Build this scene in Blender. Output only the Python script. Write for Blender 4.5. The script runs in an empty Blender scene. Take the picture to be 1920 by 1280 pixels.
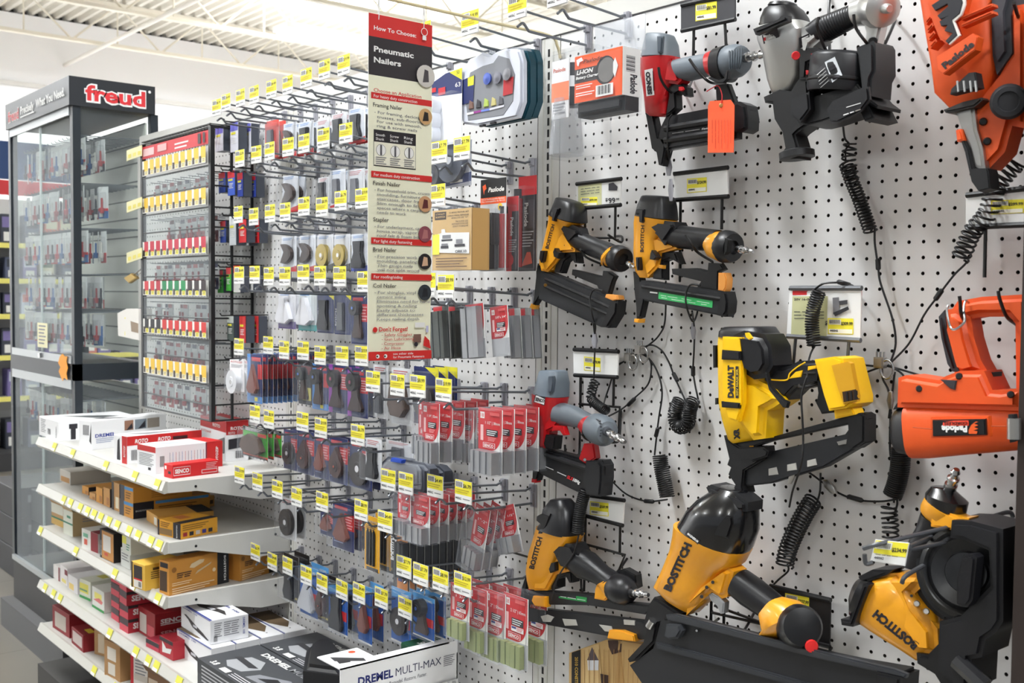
import bpy, bmesh, math, random
from mathutils import Vector, Matrix
from mathutils.bvhtree import BVHTree
random.seed(7)
C = bpy.context.scene.collection
S = bpy.context.scene
U = 0.0254                                   # all lengths below are written in inches
# ------------------------------------------------------------------ camera, world, lights, exposure
CAM = Vector((70.724, -63.425, 60.0)); FPX = 2015.62
YAW, PITCH, ROLL = 0.876868, -0.0425456, 0.00898178
_f = Vector((-math.sin(YAW)*math.cos(PITCH), math.cos(YAW)*math.cos(PITCH), math.sin(PITCH)))
_r = Vector((math.cos(YAW), math.sin(YAW), 0)); _u = _r.cross(_f)
CR = _r*math.cos(ROLL) + _u*math.sin(ROLL); CU = _u*math.cos(ROLL) - _r*math.sin(ROLL)
cam = bpy.data.cameras.new('camera'); cam.sensor_width = 36; cam.lens = 36*FPX/1920; cam.clip_start = 0.05; cam.clip_end = 200
camo = bpy.data.objects.new('camera', cam); C.objects.link(camo)
camo.matrix_world = Matrix(((CR.x, CU.x, -_f.x, CAM.x*U), (CR.y, CU.y, -_f.y, CAM.y*U), (CR.z, CU.z, -_f.z, CAM.z*U), (0, 0, 0, 1)))
S.camera = camo
cam.dof.use_dof = True; cam.dof.focus_distance = 2.15; cam.dof.aperture_fstop = 9.0
w = bpy.data.worlds.new('world'); S.world = w; w.use_nodes = True
w.node_tree.nodes['Background'].inputs[0].default_value = (0.9, 0.95, 1.0, 1); w.node_tree.nodes['Background'].inputs[1].default_value = 0.36
def area(name, loc, size, power, rot=(0, 0, 0), col=(.93, .965, 1)):
    l = bpy.data.lights.new(name, 'AREA'); l.shape = 'RECTANGLE'; l.size = size[0]*U; l.size_y = size[1]*U; l.energy = power; l.color = col
    o = bpy.data.objects.new(name, l); o.location = Vector(loc)*U; o.rotation_euler = rot; C.objects.link(o); return o
S.view_settings.view_transform = 'Standard'; S.view_settings.look = 'None'; S.view_settings.exposure = 0.28; S.view_settings.gamma = 1.0
S.view_settings.use_curve_mapping = False
S.cycles.transparent_max_bounces = 24; S.cycles.max_bounces = 7
FIX = [(x, y) for y in (-280, -58, 205, 400) for x in (-450, -235, -25, 150)]    # the rows of ceiling fixtures; lamps are built with them
# ------------------------------------------------------------------ projection helpers (a pixel of the 1920x1280 frame onto a real plane)
def ray(px, py): return (CR*(px-960) + CU*(640-py))/FPX + _f
def hit(px, py, ax, c):
    d = ray(px, py); t = (c-CAM[ax])/d[ax]; return CAM + d*t
def W(px, py, y=0.0): return hit(px, py, 1, y)        # on the vertical plane y = const (parallel to the pegboard)
def WX(px, py, x): return hit(px, py, 0, x)           # on the plane X = const (square to the pegboard)
def WZ(px, py, z): return hit(px, py, 2, z)           # on a level plane
# ------------------------------------------------------------------ materials
_m = {}
def mat(col, rough=.5, metal=0., name=None, **k):
    key = (col, rough, metal, tuple(sorted(k.items())))
    if key in _m: return _m[key]
    m = bpy.data.materials.new(name or 'paint'); m.use_nodes = True; b = m.node_tree.nodes['Principled BSDF']
    r, g, bl = [(v/255.)**2.2 for v in col]
    b.inputs['Base Color'].default_value = (r, g, bl, 1); b.inputs['Roughness'].default_value = rough; b.inputs['Metallic'].default_value = metal
    if 'coat' in k: b.inputs['Coat Weight'].default_value = k['coat']; b.inputs['Coat Roughness'].default_value = .1
    if 'spec' in k: b.inputs['Specular IOR Level'].default_value = k['spec']
    if 'emit' in k: b.inputs['Emission Color'].default_value = (1, 1, .97, 1); b.inputs['Emission Strength'].default_value = k['emit']
    if 'noise' in k:                                  # slight mottling of the surface
        nt = m.node_tree; tc = nt.nodes.new('ShaderNodeTexCoord'); n = nt.nodes.new('ShaderNodeTexNoise'); n.inputs['Scale'].default_value = k.get('nscale', 9.); n.inputs['Detail'].default_value = 5
        rp = nt.nodes.new('ShaderNodeMapRange'); rp.inputs['To Min'].default_value = 1-k['noise']; rp.inputs['To Max'].default_value = 1+k['noise']*.4
        mx = nt.nodes.new('ShaderNodeMix'); mx.data_type = 'RGBA'; mx.blend_type = 'MULTIPLY'; mx.inputs[0].default_value = 1; mx.inputs[6].default_value = (r, g, bl, 1)
        nt.links.new(tc.outputs['Object'], n.inputs['Vector']); nt.links.new(n.outputs['Fac'], rp.inputs['Value']); nt.links.new(rp.outputs['Result'], mx.inputs[7]); nt.links.new(mx.outputs[2], b.inputs['Base Color'])
    if 'bump' in k:
        nt = m.node_tree; tc = nt.nodes.new('ShaderNodeTexCoord'); n = nt.nodes.new('ShaderNodeTexNoise'); n.inputs['Scale'].default_value = k.get('bscale', 900.); bp = nt.nodes.new('ShaderNodeBump'); bp.inputs['Strength'].default_value = k['bump']; bp.inputs['Distance'].default_value = .001
        nt.links.new(tc.outputs['Object'], n.inputs['Vector']); nt.links.new(n.outputs['Fac'], bp.inputs['Height']); nt.links.new(bp.outputs['Normal'], b.inputs['Normal'])
    _m[key] = m; return m
def clear_mat(name, alpha, tint=(1, 1, 1), rough=.08):
    m = bpy.data.materials.new(name); m.use_nodes = True; nt = m.node_tree; nt.nodes.clear()
    o = nt.nodes.new('ShaderNodeOutputMaterial'); t = nt.nodes.new('ShaderNodeBsdfTransparent'); t.inputs[0].default_value = (*tint, 1)
    g = nt.nodes.new('ShaderNodeBsdfPrincipled'); g.inputs['Base Color'].default_value = (.5, .53, .58, 1); g.inputs['Roughness'].default_value = rough
    mx = nt.nodes.new('ShaderNodeMixShader'); fr = nt.nodes.new('ShaderNodeLayerWeight'); fr.inputs[0].default_value = .35
    mr = nt.nodes.new('ShaderNodeMapRange'); mr.inputs['To Min'].default_value = alpha; mr.inputs['To Max'].default_value = min(.75, alpha+.2)
    nt.links.new(fr.outputs['Facing'], mr.inputs['Value']); nt.links.new(mr.outputs['Result'], mx.inputs[0]); nt.links.new(t.outputs[0], mx.inputs[1]); nt.links.new(g.outputs[0], mx.inputs[2]); nt.links.new(mx.outputs[0], o.inputs[0]); return m
PLASTIC = clear_mat('clear_blister_plastic', .03); GLASS = clear_mat('display_glass', .05, (.96, .985, .975), .02); FROST = clear_mat('frosted_plastic', .30)
BLACK = mat((24, 24, 26), .45, name='black_plastic'); RUB = mat((38, 38, 40), .7, name='rubber'); STEEL = mat((190, 190, 190), .25, 1., name='bright_steel'); WIREB = mat((22, 20, 20), .4, name='black_wire')
GREY = mat((112, 118, 124), .5, name='grey_plastic'); DGREY = mat((66, 69, 74), .5); ZINC = mat((120, 124, 130), .35, .6, name='zinc_wire'); HOOKP = mat((160, 160, 168), .5)
WHITE = mat((236, 236, 234), .6, name='white_card'); YEL = mat((244, 232, 62), .6, name='yellow_label'); INK = mat((40, 38, 45), .6, name='ink'); INKG = mat((130, 130, 135), .6)
SHELF = mat((206, 205, 200), .45, name='shelf_enamel'); SENRED = mat((196, 28, 34), .5, name='red_print'); BOSY = mat((236, 160, 34), .35, name='yellow_casting', coat=.4); DWY = mat((250, 196, 18), .4, name='yellow_plastic')
PORA = mat((224, 86, 32), .5, name='orange_plastic'); NICK = mat((176, 174, 170), .32, .9)
def col(c): return c if not isinstance(c, tuple) else mat(c, .55, name='print')
# ------------------------------------------------------------------ mesh builder
_tc = {}
def text_mesh(s, bold=0., shear=0.):
    k = (s, bold, shear)
    if k not in _tc:
        cu = bpy.data.curves.new('lettering', 'FONT'); cu.body = s; cu.size = 1; cu.offset = bold; cu.shear = shear; cu.resolution_u = 2; cu.align_x = 'LEFT'
        o = bpy.data.objects.new('lettering', cu); me = bpy.data.meshes.new_from_object(o)
        vs = [v.co.copy() for v in me.vertices]; fs = [tuple(p.vertices) for p in me.polygons]
        bpy.data.objects.remove(o); bpy.data.curves.remove(cu); bpy.data.meshes.remove(me)
        if vs:
            x0 = min(v.x for v in vs); x1 = max(v.x for v in vs); y1 = max(v.y for v in vs); y0 = min(0, min(v.y for v in vs))
            vs = [Vector((v.x-x0, v.y)) for v in vs]; _tc[k] = (vs, fs, x1-x0, y1)
        else: _tc[k] = ([], [], 1, 1)
    return _tc[k]
class MB:
    def __init__(s): s.v = []; s.f = []; s.m = []; s.mats = []
    def mi(s, m):
        m = col(m)
        if m not in s.mats: s.mats.append(m)
        return s.mats.index(m)
    def add(s, vs, fs, m):
        n = len(s.v); i = s.mi(m); s.v += [Vector(v) for v in vs]; s.f += [tuple(a+n for a in f) for f in fs]; s.m += [i]*len(fs); return s
    def box(s, a, b, m):
        x0, x1 = sorted((a[0], b[0])); y0, y1 = sorted((a[1], b[1])); z0, z1 = sorted((a[2], b[2]))
        vs = [(x0, y0, z0), (x1, y0, z0), (x1, y1, z0), (x0, y1, z0), (x0, y0, z1), (x1, y0, z1), (x1, y1, z1), (x0, y1, z1)]
        return s.add(vs, [(0, 3, 2, 1), (4, 5, 6, 7), (0, 1, 5, 4), (1, 2, 6, 5), (2, 3, 7, 6), (3, 0, 4, 7)], m)
    def bm(s, b, m):
        b.verts.index_update(); s.add([v.co.copy() for v in b.verts], [tuple(v.index for v in f.verts) for f in b.faces], m); b.free(); return s
    def prism(s, pts, d, m, bev=0., seg=2):           # pts: 3-D outline, extruded by the vector d, edges rounded
        b = bmesh.new(); d = Vector(d); p = [Vector(q) for q in pts]
        a = [b.verts.new(q) for q in p]; c = [b.verts.new(q+d) for q in p]; n = len(p)
        f1 = b.faces.new(a); f2 = b.faces.new(c[::-1])
        for i in range(n): b.faces.new((a[i], c[i], c[(i+1) % n], a[(i+1) % n]))
        bmesh.ops.recalc_face_normals(b, faces=b.faces)
        if bev: bmesh.ops.bevel(b, geom=list(f1.edges)+list(f2.edges)+list(b.verts), offset=bev, segments=seg, affect='EDGES', clamp_overlap=True)
        bmesh.ops.triangulate(b, faces=[f for f in b.faces if len(f.verts) > 4])
        return s.bm(b, m)
    def rbox(s, a, b_, m, bev=.1, seg=2):
        x0, x1 = sorted((a[0], b_[0])); y0, y1 = sorted((a[1], b_[1])); z0, z1 = sorted((a[2], b_[2]))
        return s.prism([(x0, y0, z0), (x1, y0, z0), (x1, y0, z1), (x0, y0, z1)], (0, y1-y0, 0), m, bev, seg)
    def rings(s, rs, m, cap=True):                    # rs: list of rings with the same count
        n = len(rs[0]); vs = [p for r in rs for p in r]; fs = []
        for i in range(len(rs)-1):
            for j in range(n): fs.append((i*n+j, i*n+(j+1) % n, (i+1)*n+(j+1) % n, (i+1)*n+j))
        if cap: fs.append(tuple(range(n))[::-1]); fs.append(tuple(range((len(rs)-1)*n, len(rs)*n)))
        return s.add(vs, fs, m)
    def tube(s, pts, r, m, n=7, cap=True, closed=False):
        P = [Vector(p) for p in pts]; rs = []; k = len(P); rad = r if isinstance(r, (list, tuple)) else [r]*k
        up = None
        for i in range(k):
            t = (P[min(i+1, k-1)]-P[max(i-1, 0)])
            if t.length < 1e-9: t = Vector((0, 0, 1))
            t.normalize()
            if up is None: up = t.cross(Vector((0, 0, 1)) if abs(t.z) < .9 else Vector((1, 0, 0))).normalized()
            up = (up - t*up.dot(t)); up = up.normalized() if up.length > 1e-6 else t.orthogonal().normalized()
            b = t.cross(up); rs.append([P[i]+(up*math.cos(2*math.pi*j/n)+b*math.sin(2*math.pi*j/n))*rad[i] for j in range(n)])
        return s.rings(rs, m, cap)
    def lathe(s, o, ax, prof, m, n=20, cap=True):     # prof: (distance along ax, radius)
        ax = Vector(ax).normalized(); e = ax.orthogonal().normalized(); g = ax.cross(e); o = Vector(o)
        return s.rings([[o+ax*h+(e*math.cos(2*math.pi*j/n)+g*math.sin(2*math.pi*j/n))*max(r, 1e-4) for j in range(n)] for h, r in prof], m, cap)
    def art(s, O, u, v, w_, h_, items, eps=.012, base=1):   # flat printing on the face O + u*[0..w] + v*[0..h]; items use fractions of the face
        u = Vector(u).normalized(); v = Vector(v).normalized(); N = u.cross(v); O = Vector(O); k = base
        P = lambda a, b: O+u*(a*w_)+v*(b*h_)+N*(eps*k)
        for it in items:
            t = it[0]
            if t == 'r': _, a, b, c, d, cc = it; s.add([P(a, b), P(c, b), P(c, d), P(a, d)], [(0, 1, 2, 3)], cc)
            elif t == 'p': s.add([P(*q) for q in it[1]], [tuple(range(len(it[1])))], it[2])
            elif t == 'c':
                _, a, b, r, cc = it; n = 20; s.add([P(a+r*h_/w_*math.cos(2*math.pi*i/n), b+r*math.sin(2*math.pi*i/n)) for i in range(n)], [tuple(range(n))], cc)
            elif t == 't':                            # text, x, y, cap height (fraction of h), colour, options
                _, st, a, b, hh, cc = it[:6]; o = it[6] if len(it) > 6 else {}
                vs, fs, tw, th = text_mesh(st, o.get('bold', .006), o.get('shear', 0)); sc = hh*h_/.72; sx = sc*o.get('sx', 1)
                if 'w' in o: sx = o['w']*w_/tw if not o.get('rot') else o['w']*h_/tw
                ro = math.radians(o.get('rot', 0)); cr, sr = math.cos(ro), math.sin(ro)
                s.add([P(a, b)+u*(q.x*sx*cr-q.y*sc*sr)+v*(q.x*sx*sr+q.y*sc*cr) for q in vs], fs, cc)
            elif t == 'l':                            # small-print lines: x, y top, width, count, pitch, colour
                _, a, b, ww, n, pi, cc = it
                for i in range(n): s.add([P(a, b-i*pi), P(a, b-i*pi-pi*.4), P(a+ww*(1-.35*((i*7) % 3)/3), b-i*pi-pi*.4), P(a+ww*(1-.35*((i*7) % 3)/3), b-i*pi)], [(0, 1, 2, 3)], cc)
            elif t == 'b':                            # bar code: x0,y0,x1,y1
                _, a, b, c, d = it[:5]; vert = len(it) > 5; n = 13
                for i in range(n):
                    if vert: y = b+(d-b)*i/n; s.add([P(a, y), P(c, y), P(c, y+(d-b)/n*(.3+.4*(i*5 % 3)/2)), P(a, y+(d-b)/n*(.3+.4*(i*5 % 3)/2))], [(0, 1, 2, 3)], INK)
                    else: x = a+(c-a)*i/n; ww = (c-a)/n*(.3+.4*(i*5 % 3)/2); s.add([P(x, b), P(x+ww, b), P(x+ww, d), P(x, d)], [(0, 1, 2, 3)], INK)
            k += 1
        return s
    def build(s, name, parent=None, loc=None, smooth=35):
        base = Vector(loc) if loc is not None else (Vector(parent['_o']) if parent and '_o' in parent else Vector((0, 0, 0)))
        me = bpy.data.meshes.new(name); me.from_pydata([(v-base)*U for v in s.v], [], s.f)
        for m in s.mats: me.materials.append(m)
        me.polygons.foreach_set('material_index', s.m)
        if smooth:
            me.polygons.foreach_set('use_smooth', [True]*len(s.f)); me.set_sharp_from_angle(angle=math.radians(smooth))
        me.update(); o = bpy.data.objects.new(name, me); C.objects.link(o)
        if parent: o.parent = parent; o['_o'] = tuple(base)
        else: o.location = base*U; o['_o'] = tuple(base)
        return o
def tag(o, label=None, cat=None, group=None, kind=None):
    if label: o['label'] = label
    if cat: o['category'] = cat
    if group: o['group'] = group
    if kind: o['kind'] = kind
    return o
def thing(name, label, cat, loc, group=None):
    o = bpy.data.objects.new(name, None); o.empty_display_size = .02; C.objects.link(o); o.location = Vector(loc)*U; o['_o'] = tuple(loc)
    return tag(o, label, cat, group)
def struct(name, mb, smooth=0): return tag(mb.build(name, smooth=smooth), kind='structure')
def copy_tree(o, loc, label=None, group=None, parent=None):
    c = o.copy(); C.objects.link(c)
    if parent: c.parent = parent
    else:
        c.location = Vector(loc)*U; c['_o'] = tuple(loc)
        if label: c['label'] = label
        if group: c['group'] = group
    for ch in o.children: copy_tree(ch, None, parent=c)
    return c
def spline(P, k=6):                                   # Catmull-Rom through the points
    P = [Vector(p) for p in P]; Q = [P[0]]+P+[P[-1]]; out = []
    for i in range(1, len(Q)-2):
        a, b, c, d = Q[i-1:i+3]
        for j in range(k):
            t = j/k; out.append(.5*((2*b)+(c-a)*t+(2*a-5*b+4*c-d)*t*t+(3*b-a-3*c+d)*t**3))
    out.append(P[-1]); return out
def helix(P, R, turns, per=12, ecc=1.0):              # coil around the polyline P
    P = spline(P, 8); L = [0]
    for a, b in zip(P, P[1:]): L.append(L[-1]+(b-a).length)
    out = []; n = int(turns*per); up = None; j = 0
    for i in range(n+1):
        s_ = L[-1]*i/n
        while j < len(L)-2 and L[j+1] < s_: j += 1
        f = (s_-L[j])/max(1e-6, L[j+1]-L[j]); p = P[j].lerp(P[j+1], f); t = (P[j+1]-P[j]).normalized()
        if up is None: up = t.cross(Vector((0, 1, 0))).normalized()
        up = (up-t*up.dot(t)).normalized(); b = t.cross(up); a = 2*math.pi*i/per
        out.append(p+up*math.cos(a)*R+b*math.sin(a)*R*ecc)
    return out
# ------------------------------------------------------------------ the setting
PEG = mat((224, 223, 222), .5, name='pegboard_enamel', noise=.10, nscale=5.)
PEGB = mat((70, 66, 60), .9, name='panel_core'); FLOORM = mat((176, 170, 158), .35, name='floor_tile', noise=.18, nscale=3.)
HX = [math.cos(math.pi*(2*j+1)/8) for j in range(8)]; HZ = [math.sin(math.pi*(2*j+1)/8) for j in range(8)]
def pegpanel(x0, x1, z0, z1, ox, oz, y=0.):           # real holes, 1/4 in on a 1 in grid
    mb = MB(); vs = []; fs = []; ms = []
    cx = [math.ceil(x0-ox+.5)+ox+i for i in range(int(x1-x0)) if math.ceil(x0-ox+.5)+ox+i+.5 <= x1]; cz = [math.ceil(z0-oz+.5)+oz+i for i in range(int(z1-z0)) if math.ceil(z0-oz+.5)+oz+i+.5 <= z1]
    i0, i1 = mb.mi(PEG), mb.mi(PEGB); r = .125; q = [(.5, .5), (-.5, .5), (-.5, -.5), (.5, -.5)]
    for X in cx:
        for Z in cz:
            n = len(vs)
            for k in range(8): vs.append((X+HX[k]*r, y, Z+HZ[k]*r))
            for a, b in q: vs.append((X+a, y, Z+b))
            for k in range(8): vs.append((X+HX[k]*r, y+.22, Z+HZ[k]*r))
            # outer corner k sits between octagon verts 2k (near the axis) and 2k+1
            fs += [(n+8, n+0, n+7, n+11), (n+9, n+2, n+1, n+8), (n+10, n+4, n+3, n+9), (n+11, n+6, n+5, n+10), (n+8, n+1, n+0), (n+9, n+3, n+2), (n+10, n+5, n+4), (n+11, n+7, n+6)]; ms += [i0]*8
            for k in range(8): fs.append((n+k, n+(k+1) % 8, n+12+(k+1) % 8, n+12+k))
            ms += [i1]*8
    mb.v = [Vector(v) for v in vs]; mb.f = fs; mb.m = ms
    X0, X1 = cx[0]-.5, cx[-1]+.5; Z0, Z1 = cz[0]-.5, cz[-1]+.5
    for a, b in (((x0, z0), (X0, z1)), ((X1, z0), (x1, z1)), ((X0, z0), (X1, Z0)), ((X0, Z1), (X1, z1))):
        if b[0] > a[0]+1e-3 and b[1] > a[1]+1e-3: mb.add([(a[0], y, a[1]), (b[0], y, a[1]), (b[0], y, b[1]), (a[0], y, b[1])], [(0, 1, 2, 3)], PEG)
    return mb
mb = MB()
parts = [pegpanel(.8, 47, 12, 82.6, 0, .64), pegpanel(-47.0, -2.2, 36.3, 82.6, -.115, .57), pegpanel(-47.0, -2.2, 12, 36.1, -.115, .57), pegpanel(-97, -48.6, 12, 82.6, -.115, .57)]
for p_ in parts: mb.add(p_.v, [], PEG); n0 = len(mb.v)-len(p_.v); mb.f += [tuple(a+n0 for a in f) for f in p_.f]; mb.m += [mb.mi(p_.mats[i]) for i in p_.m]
mb.box((-97, .9, 1), (47, 1.2, 82.6), mat((40, 38, 36), .9)); mb.box((-97, 1.2, 0), (47, 5, 84.2), PEG)  # dark sheet behind the holes paints the shade of the hollow inside
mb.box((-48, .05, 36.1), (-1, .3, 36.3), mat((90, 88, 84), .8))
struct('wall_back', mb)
mb = MB(); mb.box((-97, -.12, 82.72), (47, 5, 84.3), SHELF); mb.box((-97, -.02, 82.62), (47, .5, 82.72), INKG); struct('trim_1', mb)      # top cap
def upright(n, x):
    mb = MB(); mb.box((x-1.5, -.02, 1), (x+1.3, .9, 82.6), SHELF); mb.box((x+.35, -.06, 1), (x+.5, 0, 82.6), mat((196, 194, 186), .5)); mb.box((x-.85, -.05, 1), (x-.72, 0, 82.6), mat((196, 194, 186), .5))
    z = 8
    while z < 82: mb.box((x-.28, -.035, z), (x-.02, .1, z+.66), mat((38, 36, 36), .9)); z += 1.0
    struct(n, mb)
upright('trim_2', -.6); upright('trim_3', -47.7); upright('trim_4', -96.6)
mb = MB(); mb.box((-97, -16, 0), (44, 0, 4.2), mat((60, 58, 56), .6)); mb.box((-48, -15.8, 4.2), (47, -.1, 12), mat((208, 205, 196), .5)); struct('trim_5', mb)
mb = MB(); mb.add([(-1400, -900, 0), (600, -900, 0), (600, 1100, 0), (-1400, 1100, 0)], [(0, 1, 2, 3)], FLOORM); m_ = FLOORM
nt = m_.node_tree; b_ = nt.nodes['Principled BSDF']; br = nt.nodes.new('ShaderNodeTexBrick'); br.offset = 0; br.inputs['Color1'].default_value = (.19, .172, .145, 1); br.inputs['Color2'].default_value = (.175, .16, .135, 1); br.inputs['Mortar'].default_value = (.09, .085, .07, 1)
br.inputs['Scale'].default_value = 1; br.inputs['Mortar Size'].default_value = .003; br.inputs['Brick Width'].default_value = .6; br.inputs['Row Height'].default_value = .6; tc = nt.nodes.new('ShaderNodeTexCoord'); nt.links.new(tc.outputs['Object'], br.inputs['Vector'])
mx_ = [n for n in nt.nodes if n.type == 'MIX'][0]; nt.links.new(br.outputs['Color'], mx_.inputs[6]); struct('floor', mb)
WALLW = mat((240, 240, 240), .8, name='wall_paint'); DECK = mat((226, 222, 212), .6, name='deck_paint'); JOIST = mat((222, 216, 200), .6, name='joist_paint')
ZC = 205; XW = -520
mb = MB(); mb.box((XW-8, -500, 0), (XW, 1100, ZC-3), WALLW); mb.box((XW, -500, 165), (XW+2.5, 1100, 167), mat((205, 203, 198), .6)); struct('wall_left', mb)
mb = MB(); mb.box((XW, 1000, 0), (200, 1008, ZC), WALLW); struct('wall_far', mb)
# corrugated roof deck: flutes run along x, 6 in pitch along y
mb = MB(); y = -500; prof = []
while y < 1000: prof += [(y, ZC), (y+2.6, ZC), (y+3.4, ZC-2.2), (y+5.2, ZC-2.2)]; y += 6
vs = []; fs = []
for (a, z) in prof: vs += [(XW-6, a, z), (330, a, z)]
for i in range(len(prof)-1): fs.append((2*i, 2*i+1, 2*i+3, 2*i+2))
mb.add(vs, fs, DECK); mb.box((XW-30, -500, ZC+.5), (330, 1000, ZC+3), mat((60, 58, 55), .9)); struct('ceiling', mb)
# open-web joists along y, lateral beams and conduit along x
def joist(x, n):
    mb = MB(); z1 = ZC-3.2; z0 = z1-20
    for z in (z1, z0): mb.box((x-1.6, -420, z-.8), (x+1.6, 960, z+.8), JOIST)
    y = -420; k = 0
    while y < 950:
        mb.tube([(x, y, z0), (x, y+22, z1), (x, y+44, z0)], .55, JOIST, 5); mb.tube([(x, y+22, z1), (x, y+22, z0)], .4, JOIST, 5); y += 44
    return tag(mb.build('roof_joist', smooth=0), 'pale open-web steel roof joist, %s' % n, 'roof joist', 'roof joists under the deck')
for i, x in enumerate((-470, -400, -330, -260, -190, -120, -50, 20, 90)): joist(x, ['nearest the far white wall', 'second from the far white wall', 'third from the far white wall', 'fourth from the far white wall', 'over the glass display cabinet', 'above the top price tags', 'above the hanging sign', 'over the pegboard uprights', 'nearest overhead'][i])
for i, (y, z) in enumerate(((120, ZC-26), (330, ZC-10), (520, ZC-26))):
    mb = MB(); mb.tube([(XW, y, z), (300, y, z)], 1.0, mat((228, 224, 216), .5), 10); tag(mb.build('ceiling_pipe'), 'cream painted pipe running under the roof joists, ' + ['nearest the aisle', 'the middle one of the three', 'furthest beyond the pegboard'][i], 'pipe', 'pipes under the ceiling')
# linear lamps hung under the joists
def ceiling_lamp(x, y, n):
    t = thing('strip_light', 'lit linear strip light ' + n, 'light', (x, y, 176), 'strip lights')
    mb = MB(); mb.box((x-7, y-26, 176), (x+7, y+26, 178.5), WHITE); mb.build('housing', t, smooth=0)
    mb = MB()
    for k in (-4.2, 0, 4.2): MB().tube([(x+k, y-25, 175.4), (x+k, y+25, 175.4)], .55, mat((255, 255, 255), .5, emit=14.), 8).build('lamp_tube', t)
    for k in (-20, 20): MB().tube([(x, y+k, 178), (x, y+k, ZC-4)], .12, JOIST, 4).build('hanger', t)
    area('strip_light_glow', (x, y, 174.5), (14, 52), (320 if y < 0 else 900) if x < -340 else (48 if x < -100 else 135 if x > 100 else 118) if -100 < y < 0 else 60); area('added_ceiling_uplight', (x, y, 179.5), (14, 52), 110 if x < -340 else 70, (math.pi, 0, 0))  # uplight added to brighten the deck; far-column power raised to whiten the far wall
row = ['in the furthest row behind the aisle', 'in the row over the aisle', 'in the row just beyond the pegboard', 'in the furthest row beyond the pegboard']; colm = ['nearest the far wall', 'second from the far wall', 'third from the far wall', 'nearest the nail guns']
for i, (x, y) in enumerate(FIX): ceiling_lamp(x+(87 if (x, y) == (-450, 205) else 0), y-(16 if (x, y) == (-450, 205) else 0), row[i//4]+', '+colm[i % 4])
# ------------------------------------------------------------------ peg hooks with price tags
def tag_art(mb, O, w_, h_, price, u=(1, 0, 0)):
    O = Vector(O); mb.art(O, u, (0, 0, 1), w_, h_, [('r', 0, .36, 1, 1, YEL), ('r', .03, .68, .5, .95, WHITE), ('b', .06, .70, .47, .92), ('t', price, .5, .70, .17, INK, {'w': .46}), ('r', .02, .02, .98, .34, WHITE), ('l', .06, .60, .8, 2, .1, (190, 170, 40)), ('t', '440062', .06, .14, .12, INK, {'w': .36}), ('l', .5, .22, .42, 1, .1, INKG)], eps=.008)
def price_tag(parent, p, w_, h_, price, name='price_tag', tilt=0):
    mb = MB(); x, y, z = p; mb.box((x-w_/2, y, z-h_/2), (x+w_/2, y+.06, z+h_/2), WHITE); tag_art(mb, (x-w_/2, y, z-h_/2), w_, h_, price)
    o = mb.build(name, parent, smooth=0); return o
PR = ['$7.79', '$8.99', '$6.79', '$12.99', '$4.49', '$19.99']
def hook_proto(L, k):
    t = thing('peg_hook', 'x', 'peg hook', (0, 0, 0))
    MB().rbox((-.42, -.16, -1.1), (.42, -.02, 1.0), HOOKP, .05).rbox((-.26, -.5, .35), (.26, -.1, 1.0), HOOKP, .08).rbox((-.2, -.34, -1.0), (.2, -.1, .2), HOOKP, .05).build('back_plate', t)
    MB().tube(spline([(0, -.2, -.75), (0, -L*.5, -.68), (0, -L+1.5, -.6), (0, -L+1.15, -.5), (0, -L+.75, -.1), (0, -L+.5, -.08), (0, -L+.05, -.42)], 4), .115, ZINC, 8).build('lower_wire', t)
    MB().tube(spline([(0, -.4, .72), (0, -.8, .6), (0, -1.15, .5), (0, -1.6, .55), (0, -L+.1, 1.0)], 4), .105, ZINC, 8).build('upper_wire', t)
    price_tag(t, (0, -L, 1.15), 2.35, 1.95, PR[k]); return t
HP = {}
def hooks(rowname, L, pxs, y=0):
    out = []
    for i, (a, b) in enumerate(pxs):
        k = (a*7+b) % 6; key = (L, k); lab = 'grey %s peg hook with yellow price tag, ' % ('long' if L > 9 else 'short')
        n = len(pxs); o_ = ['nearest the camera', 'second', 'third', 'fourth', 'fifth', 'sixth', 'seventh', 'eighth', 'ninth', 'tenth', 'eleventh', 'twelfth', 'thirteenth', 'fourteenth'][i]
        p = W(a, b, y-L); loc = (p.x, y, p.z-1.15); l_ = '%s from the right in the %s' % (o_, rowname) if i else 'rightmost in the %s' % rowname
        if key not in HP: HP[key] = t = hook_proto(L, k); t.location = Vector(loc)*U; tag(t, 'tagged peg hook, '+l_, group='peg hooks with price tags')
        else: t = copy_tree(HP[key], loc, 'tagged peg hook, '+l_, 'peg hooks with price tags')
        t.rotation_euler.z = random.uniform(-.03, .03); out.append(Vector(loc))
    return out
HK = {}
HK['T'] = hooks('top row', 7.8, [(1046, -14), (972, 12), (880, 43), (796, 62), (720, 92), (645, 122), (610, 130), (574, 146), (541, 159), (509, 167), (478, 177), (452, 183), (424, 192), (405, 202)])
HK['2'] = hooks('second row down', 8, [(868, 278), (825, 285), (735, 270), (646, 250), (606, 259), (570, 269), (538, 276), (507, 283), (479, 290), (450, 297)])
HK['3'] = hooks('third row down', 8, [(822, 366), (765, 368), (725, 371), (677, 372), (640, 376), (603, 388), (569, 387), (535, 397), (506, 400), (477, 406), (448, 402)])
HK['4'] = hooks('fourth row down', 9.9, [(838, 537), (800, 533), (760, 532), (720, 530), (682, 528), (637, 518), (601, 517), (567, 514), (533, 518), (505, 518), (477, 515), (448, 516)])
HK['5'] = hooks('fifth row down', 8, [(676, 667), (640, 667), (601, 666), (566, 657), (534, 656), (503, 647), (447, 650)])
HK['5b'] = hooks('row above the red nail packs', 9.9, [(834, 731), (783, 724), (748, 722), (698, 715)])
HK['6'] = hooks('row above the green sandpaper', 10, [(669, 815), (601, 802), (565, 790), (505, 786), (477, 776)])
HK['7'] = hooks('row above the grey blade case', 8.1, [(868, 922), (815, 911), (761, 906), (726, 899)])
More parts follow.
